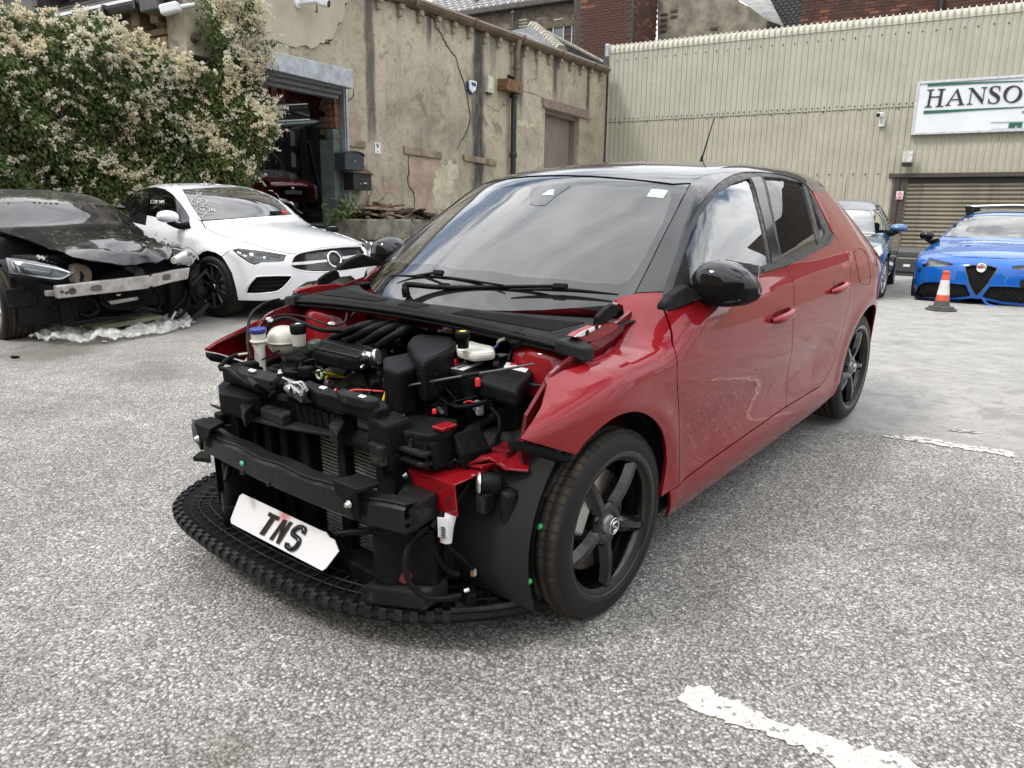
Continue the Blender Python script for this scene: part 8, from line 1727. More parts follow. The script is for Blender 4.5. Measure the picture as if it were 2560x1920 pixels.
pxprism('bumper_remains',[(1640,900),(1728,830),(1735,1100),(1700,1180),(1640,1080)],.50,.10,M_PL3);MB().lathe(cX((1735,1080),.56),(1,.3,0),[(.07,0),(.075,.02),(.05,.03),(.02,.05)],18).build('fog_lamp_shell',M_PLAS,c.root);pxprism('bumper_strip',[(1610,1330),(1730,1230),(1800,1160),(1810,1190),(1740,1290),(1640,1345)],.62,.03,M_PLASG);pxprism('trim_blade',[(1650,1005),(1790,870),(1795,895),(1660,1030)],.55,.02,M_PLASG)
pxprism('fallen_undertray',[(800,1375),(1100,1320),(1400,1275),(1390,1300),(1130,1355),(830,1410)],.55,.4,pm('yellow_grey_board',(.16,.155,.11),.8,var=.3),0)
wheels(c,2.76,.33,.245,.235,.80,pm('bright_alloy',(.45,.45,.46),.3,metal=.7),'y',steer=R(-3))
# plastic sheet and scraps on the ground below it
ps=empty('plastic_sheet',WORLD,'crumpled clear plastic sheet lying on the ground under the crashed black coupe','plastic sheet')
gp_=[on_ground(*q) for q in Q((230,1490),(400,1440),(600,1420),(790,1440),(1000,1415),(1250,1370),(1500,1330),(1590,1320),(1700,1345),(1640,1390),(1400,1450),(1200,1480),(1000,1515),(700,1540),(400,1525))]
v,f,_=triangulate(np.array(gp_)[:,:2],[],.028);V=[]
edge=np.array(gp_)[:,:2]
for x,y in v:
    dm=np.min(np.hypot(edge[:,0]-x,edge[:,1]-y));a=abs(mnoise.noise(Vector((x*9,y*9,2))))*.6+abs(mnoise.noise(Vector((x*23,y*23,5))))*.28+.5*max(0,mnoise.noise(Vector((x*3,y*3,9))));V.append((x,y,float(ground_z(x,y))+.012+.17*a*min(1,dm/.08+.3)))
mb=MB();mb.add(V,f,False);mb.build('film',M_FILM,ps)
for (qx,qy,r_,mt,lb) in ((905,1512,.022,M_WHITEP,'small white plastic ring lying by the plastic sheet'),(130,1645,.03,M_PLAS,'small black plastic lump on the asphalt at the far left')):
    P=on_ground(*Q((qx,qy))[0]);o=MB().lathe(P+[0,0,.004],(0,.3,1),[(r_*.5,0),(r_,.0),(r_,.015),(r_*.5,.015)],14).build('debris',mt);tag(o,lb,'debris')
# ---- bright blue saloon
Vz=T_(2240,470,5.028)
M_BLUE=paint('bright_blue_paint',(.003,.080,.33),metal=.1,flake=.6,rough=.25,dust=.03)
gi=Car('blue_saloon',pose(6.824,10.633,-.15,230.6),gskin(pts=[(1.3,.45),(1.0,.62),(.82,.74),(.6,.825),(.3,.89),(-.1,.95),(-.35,.995),(-.55,1.075),(-.9,1.24),(-1.2,1.355),(-1.4,1.40),(-1.75,1.43),(-2.2,1.41),(-2.7,1.30),(-3.2,1.13),(-3.6,1.04)],fo=.88,ns=.27,crown=.085,hw=.93,tail_x=-3.75),'bright blue saloon with triangular grille and roof bars facing the camera at right')
c=gi;hull(c,-3.3,.35);cabin(c,(-1.45,-2.3))
def half(px,ax):P=c.cast(px);q=P[:,[1,2]] if ax=='x' else P[:,[0,1]];k_=0 if ax=='x' else 1;return q
def symm(px,ax):
    q=half(px,ax);k_=0 if ax=='x' else 1;q=q.copy();q[0,k_]=0;q[-1,k_]=0;m_=q[::-1].copy();m_[:,k_] *=-1;return np.concatenate([q,m_[1:-1]])
bonp=symm(Vz((1150,634),(900,622),(700,622),(565,616),(470,645),(425,675),(408,702),(412,745),(440,785),(520,808),(600,832),(700,850),(800,866),(1100,878)),'z');bb_=c.panel('bonnet',bonp,M_BLUE,'z',step=.035,inset=.003)
fas=symm(Vz((1100,881),(800,869),(700,853),(600,835),(520,811),(440,788),(408,760),(330,780),(240,830),(205,900),(180,1050),(160,1180),(150,1280),(160,1345),(230,1368),(420,1398),(700,1412),(930,1385),(1010,1392)),'x')
hq=half(Vz((250,838),(330,850),(420,872),(500,900),(620,925),(700,945),(722,957),(690,985),(600,985),(500,990),(350,990),(275,960),(250,900)),'x');iq=half(Vz((235,1330),(280,1235),(350,1187),(480,1180),(700,1198),(880,1218),(930,1340),(925,1362),(700,1388),(420,1378),(240,1350)),'x')
gq=symm(Vz((1078,968),(960,970),(880,985),(866,1005),(880,1070),(915,1200),(965,1305),(1010,1352),(1030,1358)),'x')
hqm=hq*[-1,1];iqm=iq*[-1,1]
fb_=c.panel('front_bumper',fas,M_BLUE,'x',holes=[hq,hqm,iq,iqm,gq],step=.035)
for h_ in (hq,hqm):c.panel('headlamp',h_,M_LAMPC,'x',step=.04,off=-.004,rim=0);c.panel('headlamp_housing',h_,pm('pale_lamp_inside',(.30,.31,.31),.3,metal=.4,var=.4,vs=16),'x',step=.05,off=-.06,rim=.05)
for h_ in (iq,iqm,gq):c.panel('grille_mesh_back',h_,M_VOID,'x',step=.05,off=-.05,rim=.05)
mb=MB()
for h_,st_ in ((gq,.036),(iq,.045),(iqm,.045)):
    lo2,hi2=h_.min(0),h_.max(0);cells=[]
    for j,z in enumerate(np.arange(lo2[1],hi2[1],st_*.86)):
        for y in np.arange(lo2[0]+st_*.75*(j % 2),hi2[0],st_*1.5):cells.append((y,z))
    cells=np.array(cells);cells=cells[inside(cells,h_)]
    if not len(cells):continue
    P=c.proj('x',cells,1,-.03)
    for p_ in P:mb.tube([p_+np.array([0,.5*st_*math.cos(a),.42*st_*math.sin(a)]) for a in np.linspace(0,2*math.pi,7)],.004,4,caps=False)
mb.build('honeycomb_mesh',M_GLOSSB,c.root,kind='stuff')
P=c.proj('x',gq,1,-.008);MB().tube(np.concatenate([P,P[:2]]),.010,6,caps=False).build('grille_surround',M_STEELDK,c.root)
P=c.cast(Vz((1073,1005)))[0];bg_=MB().lathe(P-[.01,0,0],(1,0,.1),[(.062,0),(.062,.012),(.052,.018),(.05,.016),(.002,.016)],30).build('badge',M_CHROME,c.root);MB().tube([P+[.008,.022*math.cos(t),.022*math.sin(t)+.0] for t in np.linspace(0,3.5,10)],.006,5).tube([P+[.008,-.03,-.03],P+[.008,-.03,.03]],.004,5).tube([P+[.008,-.05,0],P+[.008,-.012,0]],.004,5).build('badge_mark',M_REDCAP,bg_)
pph=[c.fr.x(*q,.80) for q in Vz((1272,1118),(1640,1155),(1640,1262),(1266,1238))];ph_=MB().prism(pph,(-.02,0,0)).build('plate_holder',M_PLASG,c.root,bevel=.006)
for q in ((1318,1137),(1302,1205)):MB().lathe(c.fr.x(*Vz(q)[0],.802),(1,0,0),[(.016,0),(.016,.002)],12).build('holder_hole',M_VOID,ph_)
MB().lathe(c.fr.x(*Vz((1548,1195))[0],.802),(1,0,0),[(.03,0),(.03,.003),(.022,.004),(.021,.001)],16).build('holder_boss',M_PLASG,ph_)
seam(c,Vz((300,1005),(310,1025),(285,1040)),.02,fb_,M_VOID); 
c.panel('front_wing',Vz((408,702),(425,672),(470,642),(520,620),(545,612),(500,640),(400,690),(330,745),(260,810),(240,828),(330,780),(405,758),(412,745)),M_BLUE,step=6,mirror=True)
c.panel('door',[(-.42,.93),(-.45,.3),(-2.3,.3),(-2.7,.95),(-1.7,.97)],M_BLUE,'y',step=.06,mirror=True);c.panel('rear_wing',[(-2.7,.97),(-2.3,.3)]+arc_pts(-2.82,.33,.38,170,5,12)+[(-3.5,.35),(-3.65,.95),(-3.0,1.05)],M_BLUE,'y',step=.07,mirror=True);c.panel('wing_side',[(-.40,.93),(.0,.90),(.45,.80),(.62,.68),(.60,.45),(.5,.3)]+arc_pts(0,.33,.39,10,165,16)+[(-.42,.3)],M_BLUE,'y',step=.04,mirror=True)
wsv=Vz((600,604),(680,510),(760,420),(850,332),(1000,327),(1200,330),(1500,340),(1700,352),(1830,440),(1960,540),(2060,690),(1800,662),(1500,642),(1150,630),(900,617));c.panel('windscreen',wsv,glass('windscreen_glass_grey',(.36,.40,.38),1.52,2.0,dust_haze=.05),step=9,off=-.004,rim=0);c.panel('windscreen_border',wsv,M_FRIT,holes=[Vz((625,600),(700,515),(775,425),(862,342),(1200,340),(1690,362),(1810,445),(1930,545),(2010,670),(1500,634),(1150,620),(900,608))],step=9,off=-.006,rim=0);c.panel('camera_mount',Vz((1240,340),(1490,350),(1460,400),(1400,412),(1290,408),(1250,385)),M_FRIT,step=7,off=-.0065,rim=0)
c.panel('roof',[(-1.22-.35*y*y,y) for y in np.linspace(-.55,.55,9)]+[(-1.8,.55),(-2.6,.50),(-2.6,-.50),(-1.8,-.55)],M_BLUE,'z',step=.06,rim=.004);c.panel('roof_panel',[(-1.42,-.52),(-1.40,0),(-1.42,.52),(-2.5,.47),(-2.5,-.47)],M_GLOSSB,'z',step=.06,off=.003,rim=.003)
A_l=c.cast(Vz((548,610),(640,510),(730,415),(800,345),(850,300)));B_l=c.cast(Vz((600,604),(680,510),(760,420),(835,345),(870,318)))
def strip2(name,la,lb,mat):return [car_strip(c,name,la,lb,mat)]
def car_strip(cc,name,la,lb,mat,n=4):
    la,lb=np.asarray(la),np.asarray(lb);k=len(la);P=np.concatenate([la+(lb-la)*t for t in np.linspace(0,1,n)])
    for _ in range(3):P=P-cc.skin.grad(P)*cc.skin.f(P)[:,None]
    Nn=cc.skin.grad(P);T=[]
    for j in range(n-1):
        for i in range(k-1):a=j*k+i;T +=[(a,a+1,a+k+1),(a,a+k+1,a+k)]
    T=np.array(T);fn=np.cross(P[T[:,1]]-P[T[:,0]],P[T[:,2]]-P[T[:,0]]);fl2=(fn*Nn[T].mean(1)).sum(1) < 0;T[fl2]=T[fl2][:,::-1]
    o=cc._mesh(name,P,T,Nn,None,.006,mat,None,None);cc._mesh(name,P*[1,-1,1],T[:,::-1],Nn*[1,-1,1],None,.006,mat,None,None);return o
car_strip(c,'a_pillar',A_l,B_l,M_BLUE)
xs_=np.linspace(-1.35,-2.75,12);car_strip(c,'roof_rail',np.stack([xs_,np.full(12,.50),np.full(12,1.41)],1),c.proj('y',np.stack([xs_,np.interp(xs_,[-2.75,-2.,-1.35],[1.24,1.335,1.31])],1)),M_BLUE)
c.panel('side_window',[(-.72,.99),(-1.35,1.29),(-2.0,1.31),(-2.7,1.2),(-2.9,1.02),(-1.7,1.0)],M_GLASSD,'y',step=.08,mirror=True)
for x in (-1.62,-2.35):
    rbr=MB().tube([(x,-.64,1.475),(x,0,1.50),(x,.64,1.475)],.022,8,sub=5).build('roof_bar',M_ALU,c.root)
    for s_ in (1,-1):MB().prism([(x-.06,s_*.66,1.49),(x+.07,s_*.66,1.49),(x+.10,s_*.62,1.34),(x-.10,s_*.62,1.34)],(0,-.10*s_,.0)).build('bar_foot',M_PLAS,rbr,bevel=.015)
for s_ in (1,-1):ell_mirror(c,(-.66,s_*.98,1.02),(.09,.10,.085),M_GLOSSB,s_,(-.56,s_*.80,.95))
wheels(c,2.82,.33,.23,.235,.80,pm('grey_alloy',(.10,.10,.105),.3,metal=.6),'y')
MB().prism([(.86,-.75,.19),(.86,-.05,.17),(.40,.2,.16),(.40,-.8,.18)],(0,0,-.015)).build('hanging_undertray',M_PL2,c.root);pl=[c.fr.x(*q,.84) for q in Vz((1090,1385),(1150,1462),(1300,1500),(1500,1530),(1700,1560))];MB().tube(smooth_line(pl,5),.018,8).build('broken_splitter',M_BLUE,c.root);pl=[c.fr.x(*q,.80) for q in Vz((720,1398),(800,1400),(925,1375))];MB().tube(smooth_line(pl,5),.014,8).build('splitter',M_BLUE,c.root)
MB().box((.3,-.7,.2),(.62,.7,.55)).build('front_crash_void',M_VOID,c.root)
for k in range(6):P=c.fr.x(*Vz((1480+rnd.random()*110,1290+rnd.random()*130))[0],.70);MB().obox(P,[np.array([1,0,0]),np.array([0,1.,.2]),np.array([0,-.2,1.])],(.03,.07,.02)).build('exposed_bracket',M_ALUB if k % 2 else M_PL2,c.root)
# ---- dark blue saloon behind the red car
Nz=T_(2060,460,4.148)
M_NAVY=paint('steel_blue_paint',(.022,.055,.105),metal=.35,flake=.5,rough=.25,dust=.05)
sd_c=Car('dark_blue_saloon',pose(4.583,11.16,-.05,240.2),gskin(pts=[(1.3,.5),(1.0,.68),(.8,.79),(.5,.88),(.1,.95),(-.2,.995),(-.4,1.08),(-.8,1.27),(-1.1,1.40),(-1.3,1.455),(-1.7,1.485),(-2.2,1.47),(-2.7,1.35),(-3.2,1.16),(-3.6,1.06)],fo=.90,hw=.93,crown=.09,h=1.49),'dark steel blue saloon half hidden behind the red hatchback')
c=sd_c;hull(c,-3.3,.5);cabin(c,(-1.35,-2.2),pm('grey_seat',(.10,.11,.11),.8))
c.panel('bonnet',[(-.05-.4*y*y,y) for y in np.linspace(-.66,.66,9)]+[(.3,.60),(.66,.50),(.74,.25),(.76,0),(.74,-.25),(.66,-.50),(.3,-.60)],M_NAVY,'z',step=.05)
c.panel('front_wing',[(-.42,.95),(-.1,.93),(.3,.87),(.55,.80),(.68,.70),(.70,.45),(.55,.28)]+arc_pts(0,.335,.395,10,165,16)+[(-.42,.3)],M_NAVY,'y',step=.04,mirror=True)
c.panel('front_bumper',[(-.85,.72),(-.55,.80),(0,.82),(.55,.80),(.85,.72),(.86,.4),(.7,.2),(-.7,.2),(-.86,.4)],M_NAVY,'x',step=.05)
for s_ in (1,-1):c.panel('headlamp',[(s_*.50,.66),(s_*.83,.80),(s_*.88,.70),(s_*.80,.62)],pm('clear_lamp',(.55,.57,.58),.12,metal=.4,var=.3,vs=20,coat=1.),'x',step=.04,off=.004)
for nm,x0,x1 in (('front_door',-.43,-1.42),('rear_door',-1.43,-2.35)):dp=c.panel(nm,[(x0,.96),(x0+.02,.28),(x1,.28),(x1,.99)],M_NAVY,'y',step=.05,inset=.002,mirror=True);P=c.proj('y',[(x1+.2,.86),(x1+.32,.855)]);MB().tube(P+[0,.025,0],.014,6).build('door_handle',M_CHROME,dp[0])
c.panel('rear_wing',[(-2.36,1.0),(-2.36,.3)]+arc_pts(-2.74,.335,.39,172,5,14)+[(-3.5,.35),(-3.68,.95),(-3.0,1.06)],M_NAVY,'y',step=.06,mirror=True)
wsn=[(-1.02-.3*y*y,y) for y in np.linspace(-.57,.57,9)]+[(-.6,.655),(-.42,.69)]+[(-.1-.5*y*y,y) for y in np.linspace(.68,-.68,9)]+[(-.42,-.69),(-.6,-.655)]
c.panel('windscreen',wsn,glass('windscreen_glass_pale',(.70,.74,.73),1.52,2.6,dust_haze=.06),'z',step=.07,off=-.004,rim=0)
c.panel('roof',[(-1.02-.3*y*y,y) for y in np.linspace(-.57,.57,9)]+[(-1.8,.58),(-2.7,.5),(-2.7,-.5),(-1.8,-.58)],pm('grey_blue_roof',(.07,.075,.085),.35,coat=.6),'z',step=.06,rim=.004)
ap0=np.array([(-1.12,.575,1.42),(-.95,.60,1.33),(-.75,.63,1.23),(-.55,.66,1.12),(-.42,.69,1.03)]);ap1=c.proj('y',[(-1.25,1.375),(-1.05,1.28),(-.85,1.18),(-.65,1.08),(-.48,.985)]);car_strip(c,'a_pillar',ap0,ap1,M_NAVY)
xs_=np.linspace(-1.12,-2.8,12);car_strip(c,'roof_rail',np.stack([xs_,np.full(12,.53),np.full(12,1.44)],1),c.proj('y',np.stack([xs_,np.interp(xs_,[-2.8,-2.,-1.25],[1.26,1.385,1.375])],1)),M_NAVY)
c.panel('side_window',[(-.60,1.0),(-1.25,1.345),(-2.0,1.355),(-2.7,1.25),(-2.9,1.05),(-1.7,1.02)],M_GLASSD,'y',step=.07,off=-.002,mirror=True)
for s_ in (1,-1):ell_mirror(c,(-.66,s_*.98,1.03),(.10,.12,.07),paint('mirror_blue_paint',(.06,.12,.24),metal=.3),s_,(-.55,s_*.82,.97))
wheels(c,2.74,.335,.225,.225,.80,pm('silver_alloy',(.35,.35,.36),.3,metal=.7),'y',steer=R(-6))
MB().tube([c.proj('z',[(-2.3,0)])[0],c.proj('z',[(-2.3,0)])[0]+[-.1,0,.42]],[.006,.003],6).build('aerial',M_PLAS,c.root)
# ---- red sports car in the garage
M_DRED=paint('deep_red_paint',(.13,.008,.012),metal=.3,flake=.3,rough=.25)
jP=FA.y(727,560,6.6);jz=float(FA.y(735,452,6.2)[2]-.80);print('JAG z',jz);jo=FA.rot @ np.array([jP[0],6.6,jz])+FA.o
lift_=empty('car_lift',FA,'low steel lift platform under the dark red sports car','lift');MB().box((jP[0]-2.2,5.6,jz-.12),(jP[0]+2.2,11.5,jz)).build('platform',M_STEELDK,lift_)
for x in (-2,1.9):MB().box((jP[0]+x,6.,.62),(jP[0]+x+.2,6.3,jz-.12)).build('post',M_STEELDK,lift_)
jag=Car('dark_red_sports_car',Frame(jo+np.array([-.30,.55,.0]),(.55,-.83)),gskin(hw=.95,pts=[(1.3,.5),(1.0,.66),(.8,.76),(.4,.86),(-.1,.93),(-.4,.99),(-.8,1.13),(-1.1,1.22),(-1.5,1.27),(-2.0,1.24),(-2.6,1.12),(-3.3,.98)],fo=.90,k=.08,h=1.32),'dark red sports car parked inside the garage behind the white coupe')
c=jag;hull(c,-3.3,.5);oj=0
c.panel('bonnet',[(-.3,-.66),(-.2,0),(-.3,.66),(.2,.70),(.62,.60),(.78,.3),(.80,0),(.78,-.3),(.62,-.60),(.2,-.70)],M_DRED,'z',step=.06)
c.panel('front_bumper',[(-.88,.72),(-.5,.78),(0,.79),(.5,.78),(.88,.72),(.88,.35),(.7,.18),(-.7,.18),(-.88,.35)],M_DRED,'x',step=.05,holes=[[(-.45,.62),(.45,.62),(.36,.34),(-.36,.34)]])
c.panel('grille',[(-.45,.62),(.45,.62),(.36,.34),(-.36,.34)],M_VOID,'x',step=.06,off=-.04,rim=.04);P=c.proj('x',[(0,.56)])[0];MB().lathe(P,(1,0,.1),[(.06,0),(.06,.01),(.03,.02)],20).build('badge',M_CHROME,c.root)
for s_ in (1,-1):c.panel('headlamp',[(s_*.55,.66),(s_*.80,.72),(s_*.86,.64),(s_*.62,.60)],M_LAMPB,'x',step=.05,off=.003)
c.panel('side_panel',[(-.5,.9),(.4,.82),(.66,.7),(.6,.35),(.4,.3)]+arc_pts(0,.33,.39,0,180,12)+[(-2.3,.3),(-3.3,.4),(-3.4,.9),(-1.8,.93)],M_DRED,'y',step=.07,mirror=True)
c.panel('windscreen',[(-.30,-.66),(-.22,0),(-.30,.66),(-1.08,.54),(-1.02,0),(-1.08,-.54)],M_GLASS,'z',step=.08);c.panel('roof',[(-1.08,-.54),(-1.02,0),(-1.08,.54),(-2.6,.5),(-2.6,-.5)],M_GLOSSB,'z',step=.08)
wheels(c,2.6,.33,.23,.235,.82,M_STEELDK,'y')
pp_=c.proj('x',[(0,.47)])[0];np_=MB().box(pp_+[.0,-.26,-.055],pp_+[.012,.26,.055]).build('number_plate',M_WSIGN,c.root);text_mesh('plate_lettering','1L R',.11,.003,M_LET,np_,tuple(pp_+[.014,-.05,-.04]),rot=(R(90),0,R(90)))
# ------------------------------------------------------------------ things on and against the rendered wall
Ez=lambda X,Y,y=0:FA.y(840+X/3.4,380+Y/3.4,y)
Fz=lambda X,Y,y=0:FA.y(1120+X/3.4,180+Y/3.4,y)
M_NAVYB=pm('dark_blue_letterbox',(.028,.034,.045),.4,var=.1,coat=.2)
def letterbox(label,x0,x1,y0,y1,mat,arch):
    t_=empty('letterbox',FA,label,'letterbox','letterboxes by the garage door');a,b_=Ez(x0,y1,-.30),Ez(x1,y0,-.30);u0,u1,z0,z1=a[0],b_[0],a[2],b_[2]
    top=[(u0+(u1-u0)*(.5-.5*math.cos(q)),z1-.075+.075*math.sin(q)) for q in np.linspace(0,math.pi,9)] if arch else [(u0,z1-.02),(u1,z1-.02)]
    MB().prism([(u0,-.30,z0),(u1,-.30,z0)]+[(u,-.30,z) for u,z in top[::-1]],(0,.28,0)).build('body',mat,t_,bevel=.008)
    if arch:MB().prism([(u,-.335,z+.004) for u,z in top]+[(u,-.335,z+.018) for u,z in top[::-1]],(0,.32,0)).build('hood',mat,t_)
    else:MB().box((u0-.02,-.34,z1-.02),(u1+.02,0,z1+.005)).build('lid',mat,t_,bevel=.004)
    zs_=z0+(z1-z0)*(.72 if arch else .62);um=(u0+u1)/2
    MB().box((um-(u1-u0)*(.5 if arch else .15),-.306,zs_),(u1-.02,-.298,zs_+.012)).build('flap',M_STEELDK,t_,bevel=.002)
    MB().lathe((um-(0 if arch else .06),-.30,zs_-.08),(0,-1,0),[(.016,0),(.016,.012)],12).build('lock',M_ALU,t_)
    if not arch:MB().box((um+.03,-.304,zs_-.08),(um+.12,-.299,zs_-.05)).build('name_slot',M_GALV,t_)
letterbox('dark blue letterbox with an arched top, the upper of the two',80,238,8,148,M_NAVYB,True)
letterbox('flat topped black letterbox just below the arched one',152,300,186,322,pm('black_letterbox',(.012,.012,.013),.35,coat=.2),False)
P=np.array([Ez(*q)[[0,2]] for q in ((150,150),(240,110),(262,150),(300,170),(305,205),(260,190),(200,200))]);o=plate('exposed_brickwork',P,[],-.012,.02,M_BRICKOLD,bA,step=.2)
a,b_=Ez(334,12-60,-.02),Ez(378,12,-.02);nt_=empty('paper_notice',FA,'white paper notice pinned to the rendered wall above the letterboxes','notice');a,b_=AP(338,942,y=-.012),AP(372,878,y=-.012)
MB().box((a[0],-.014,a[2]),(b_[0],-.008,b_[2])).build('sheet',M_LABEL,nt_);cxp,czp=(a[0]+b_[0])/2,a[2]+(b_[2]-a[2])*.68;MB().tube([(cxp-.05,-.016,czp+.04),(cxp-.01,-.016,czp-.03),(cxp+.05,-.016,czp+.05)],.008,4).tube([(cxp-.03,-.016,czp+.05),(cxp+.02,-.016,czp-.02)],.006,4).build('print',M_NAVYB,nt_)
for k in range(3):MB().box((cxp-.07,-.016,czp-.12-.05*k),(cxp+.07,-.0145,czp-.112-.05*k)).build('text_line',M_GALV,nt_)
# alarm bell box and beige box
ab_=empty('alarm_box',FA,'white and blue alarm bell box on the rendered wall','alarm box');q=lambda X,Y,y=-.14:Fz(X,Y,y)
MB().prism([q(186,74),q(204,70),q(240,78),q(248,96),q(238,155),q(212,178),q(192,150)],(0,.05,0)).build('front_cover',M_WSIGN,ab_,bevel=.012);MB().prism([q(178,78,-.09),q(236,84,-.09),q(242,150,-.09),q(212,190,-.09),q(190,168,-.09),q(180,120,-.09)],(0,.09,0)).build('back_box',pm('bell_blue',(.02,.065,.22),.35),ab_,bevel=.01)
for x0,x1,y0,y1 in ((201,239,94,106),(204,238,111,116)):a,b_=q(x0,y1,-.145),q(x1,y0,-.145);MB().box((a[0],-.145,a[2]),(b_[0],-.141,b_[2])).build('lettering',pm('blue_print',(.05,.09,.25),.5),ab_)
bx=empty('beige_wall_box',FA,'tall beige plastic box on the wall right of the alarm bell','box');a,b_=Fz(336,170,-.1),Fz(390,42,-.1)
MB().box((a[0],-.11,a[2]),(b_[0],0,b_[2])).build('case',pm('old_beige_plastic',(.50,.47,.38),.5,var=.08),bx,bevel=.012);MB().box((a[0]+.03,-.118,a[2]+.08),(b_[0]-.1,-.108,b_[2]-.04)).build('cover_panel',pm('pale_beige_plastic',(.56,.53,.44),.5),bx,bevel=.006);MB().box((a[0]+.05,-.09,a[2]-.035),(b_[0]-.05,-.02,a[2])).build('cable_entry',M_STEELDK,bx)
# downpipe
dp_=empty('downpipe',FA,'cast iron downpipe, brown above and black below a rusty stone hopper','downpipe')
p0,p1,p2,p3=Fz(588,-150,-.16),Fz(582,95,-.16),Fz(560,150,-.16),Fz(538,850,-.16);u_=p1[0]
MB().tube([(u_+.02,-.2,gz(u_)+.05),(u_,-.16,gz(u_)-.25),(u_,-.16,p1[2]-.1)],.085,12).build('upper_pipe',M_GUTTER,dp_);MB().tube([(u_-.12,-.16,p2[2]+.05),(u_-.12,-.16,.3)],.078,12).build('lower_pipe',M_BLACKPIPE,dp_)
for z in (p2[2]-.0,p2[2]-.22,p2[2]-1.75):MB().lathe((u_-.12,-.16,z),(0,0,1),[(.10,0),(.105,.02),(.105,.10),(.10,.12)],14).build('collar',M_BLACKPIPE,dp_)
MB().lathe((u_,-.16,Fz(580,-18,-.16)[2]),(0,0,1),[(.10,0),(.11,.02),(.11,.08),(.10,.1)],14).build('collar',M_GUTTER,dp_)
a,b_=Fz(500,150,-.3),Fz(634,92,-.3);MB().box((a[0],-.32,a[2]),(b_[0],.0,b_[2])).build('hopper_ledge',pm('rusty_stone',(.16,.09,.045),.9,var=.45,vs=14,bmp=.5,bs=30),dp_,bevel=.02);a,b_=Fz(502,85),Fz(562,40);MB().box((a[0],-.008,a[2]),(b_[0],.02,b_[2])).build('wall_hole',M_VOID,bA)
# camera and cable near the top of the wall
t_,P=cctv('security_camera',FA,AP(10,14,y=-.35),(.4,-.9,-.2),'white camera high on the rendered wall above the shutter box',.9);MB().tube([P+[-.1,.0,0],P+[-.3,.3,-.05]],.04,8).lathe(P+[-.3,.33,-.05],(0,-1,0),[(.09,0),(.09,.05),(.03,.06)],14).build('mount',M_WSIGN,t_)
cb=[AP(-28,-40),AP(-28,40),AP(-25,70),AP(-30,73),AP(-36,70)];MB().tube(smooth_line([q_*[1,0,1]+[0,-.03,0] for q_ in cb],4),.014,6).build('hanging_cable',M_BLK,bA)
# low stone ledge with a heap of broken boards and weeds
lg=empty('stone_ledge',FA,'low mossy concrete ledge at the foot of the rendered wall','ledge');a,b_=Ez(255,560,-.9),Ez(720,745,-.9);zt_l=Ez(500,572,-.9)[2];u0l,u1l=Ez(180,600,-.9)[0],Ez(700,600,-.9)[0]+1.6
MB().box((u0l+.3,-.9,zt_l-.42),(u1l,.0,zt_l)).build('upper_block',M_CONC,lg,bevel=.03);MB().box((u0l+.12,-1.0,.2),(u1l,-.0,zt_l-.43)).build('lower_block',M_CONC,lg,bevel=.03)
wp_=empty('wood_pile',FA,'heap of broken brown boards lying on the concrete ledge','wood pile');M_WD=[pm('weathered_board',(.115,.075,.050),.85,var=.45,vs=9,bmp=.3,bs=60),pm('pale_split_board',(.26,.185,.12),.85,var=.35,vs=9,bmp=.3,bs=60),pm('dark_board',(.045,.033,.027),.8,var=.4,vs=9)]
for k in range(30):
    t=rnd.random();u=u0l+.55+t*(Ez(780,500,-.5)[0]-u0l-.3);lay=rnd.random();ang=rnd.uniform(-.5,.5)+(1.3 if rnd.random() < .2 else 0);tilt=rnd.uniform(-.35,.35)
    X_=np.array([math.cos(ang)*math.cos(tilt),math.sin(ang)*math.cos(tilt),math.sin(tilt)]);Y_=np.array([-math.sin(ang),math.cos(ang),0]);Z_=np.cross(X_,Y_)
    MB().obox((u,-.5+rnd.uniform(-.28,.15),zt_l+.04+lay*.30*math.sin(math.pi*min(1,.15+t))),[X_,Y_,Z_],(rnd.uniform(.45,1.0),rnd.uniform(.12,.22),rnd.uniform(.025,.05))).build('board',M_WD[(0,0,1,2,0,2)[k % 6]],wp_,bevel=.004,seg=1)
def weed(label,uv,n,ht,sp,leaf,mat):
    t_=empty('weed',FA,label,'weed');cc,nn_,up_=[],[],[];mb=MB()
    for k in range(n):
        a_=rnd.uniform(0,6.28);tip=np.array([uv[0]+rnd.gauss(0,sp),-abs(rnd.gauss(.25,.15)),uv[1]+ht*rnd.uniform(.5,1)]);b0=np.array([uv[0]+rnd.gauss(0,sp*.5),-.12,uv[1]]);mb.tube([b0,(b0+tip)/2+[0,0,.05],tip],.006,4,caps=False)
        for q in range(7):cc.append(b0+(tip-b0)*rnd.uniform(.3,1)+np.array([rnd.gauss(0,.03),rnd.gauss(0,.03),0]));nn_.append([rnd.gauss(0,.5),-.8,rnd.gauss(.5,.3)]);up_.append([rnd.gauss(0,.8),-.3,rnd.gauss(-.2,.6)])
    mb.build('stems',M_STEM,t_,kind='stuff');nn_=np.array(nn_);nn_ /=np.linalg.norm(nn_,axis=1)[:,None];leaf_mesh('leaves',np.array(cc),nn_,np.array(up_),nr.uniform(leaf*.6,leaf*1.3,len(cc)),nr.uniform(leaf*.3,leaf*.5,len(cc)),mat,t_)
M_WEED=leaf_mat('weed_leaf',[(0,(.05,.085,.02)),(.6,(.10,.16,.035)),(1,(.16,.19,.06))])
P=Ez(150,660,-.4);weed('bushy green weeds growing beside the concrete ledge',(P[0]+.05,.62),40,.75,.22,.16,M_WEED);P=Ez(255,650,-.5);weed('darker green weeds against the end of the concrete ledge',(P[0],.62),26,.55,.16,.13,leaf_mat('dark_weed_leaf',[(0,(.03,.05,.014)),(1,(.08,.11,.03))]));P=Ez(178,560);weed('thin spindly weed climbing the wall above the ledge',(P[0],zt_l-.1),7,.85,.07,.06,M_WEED)
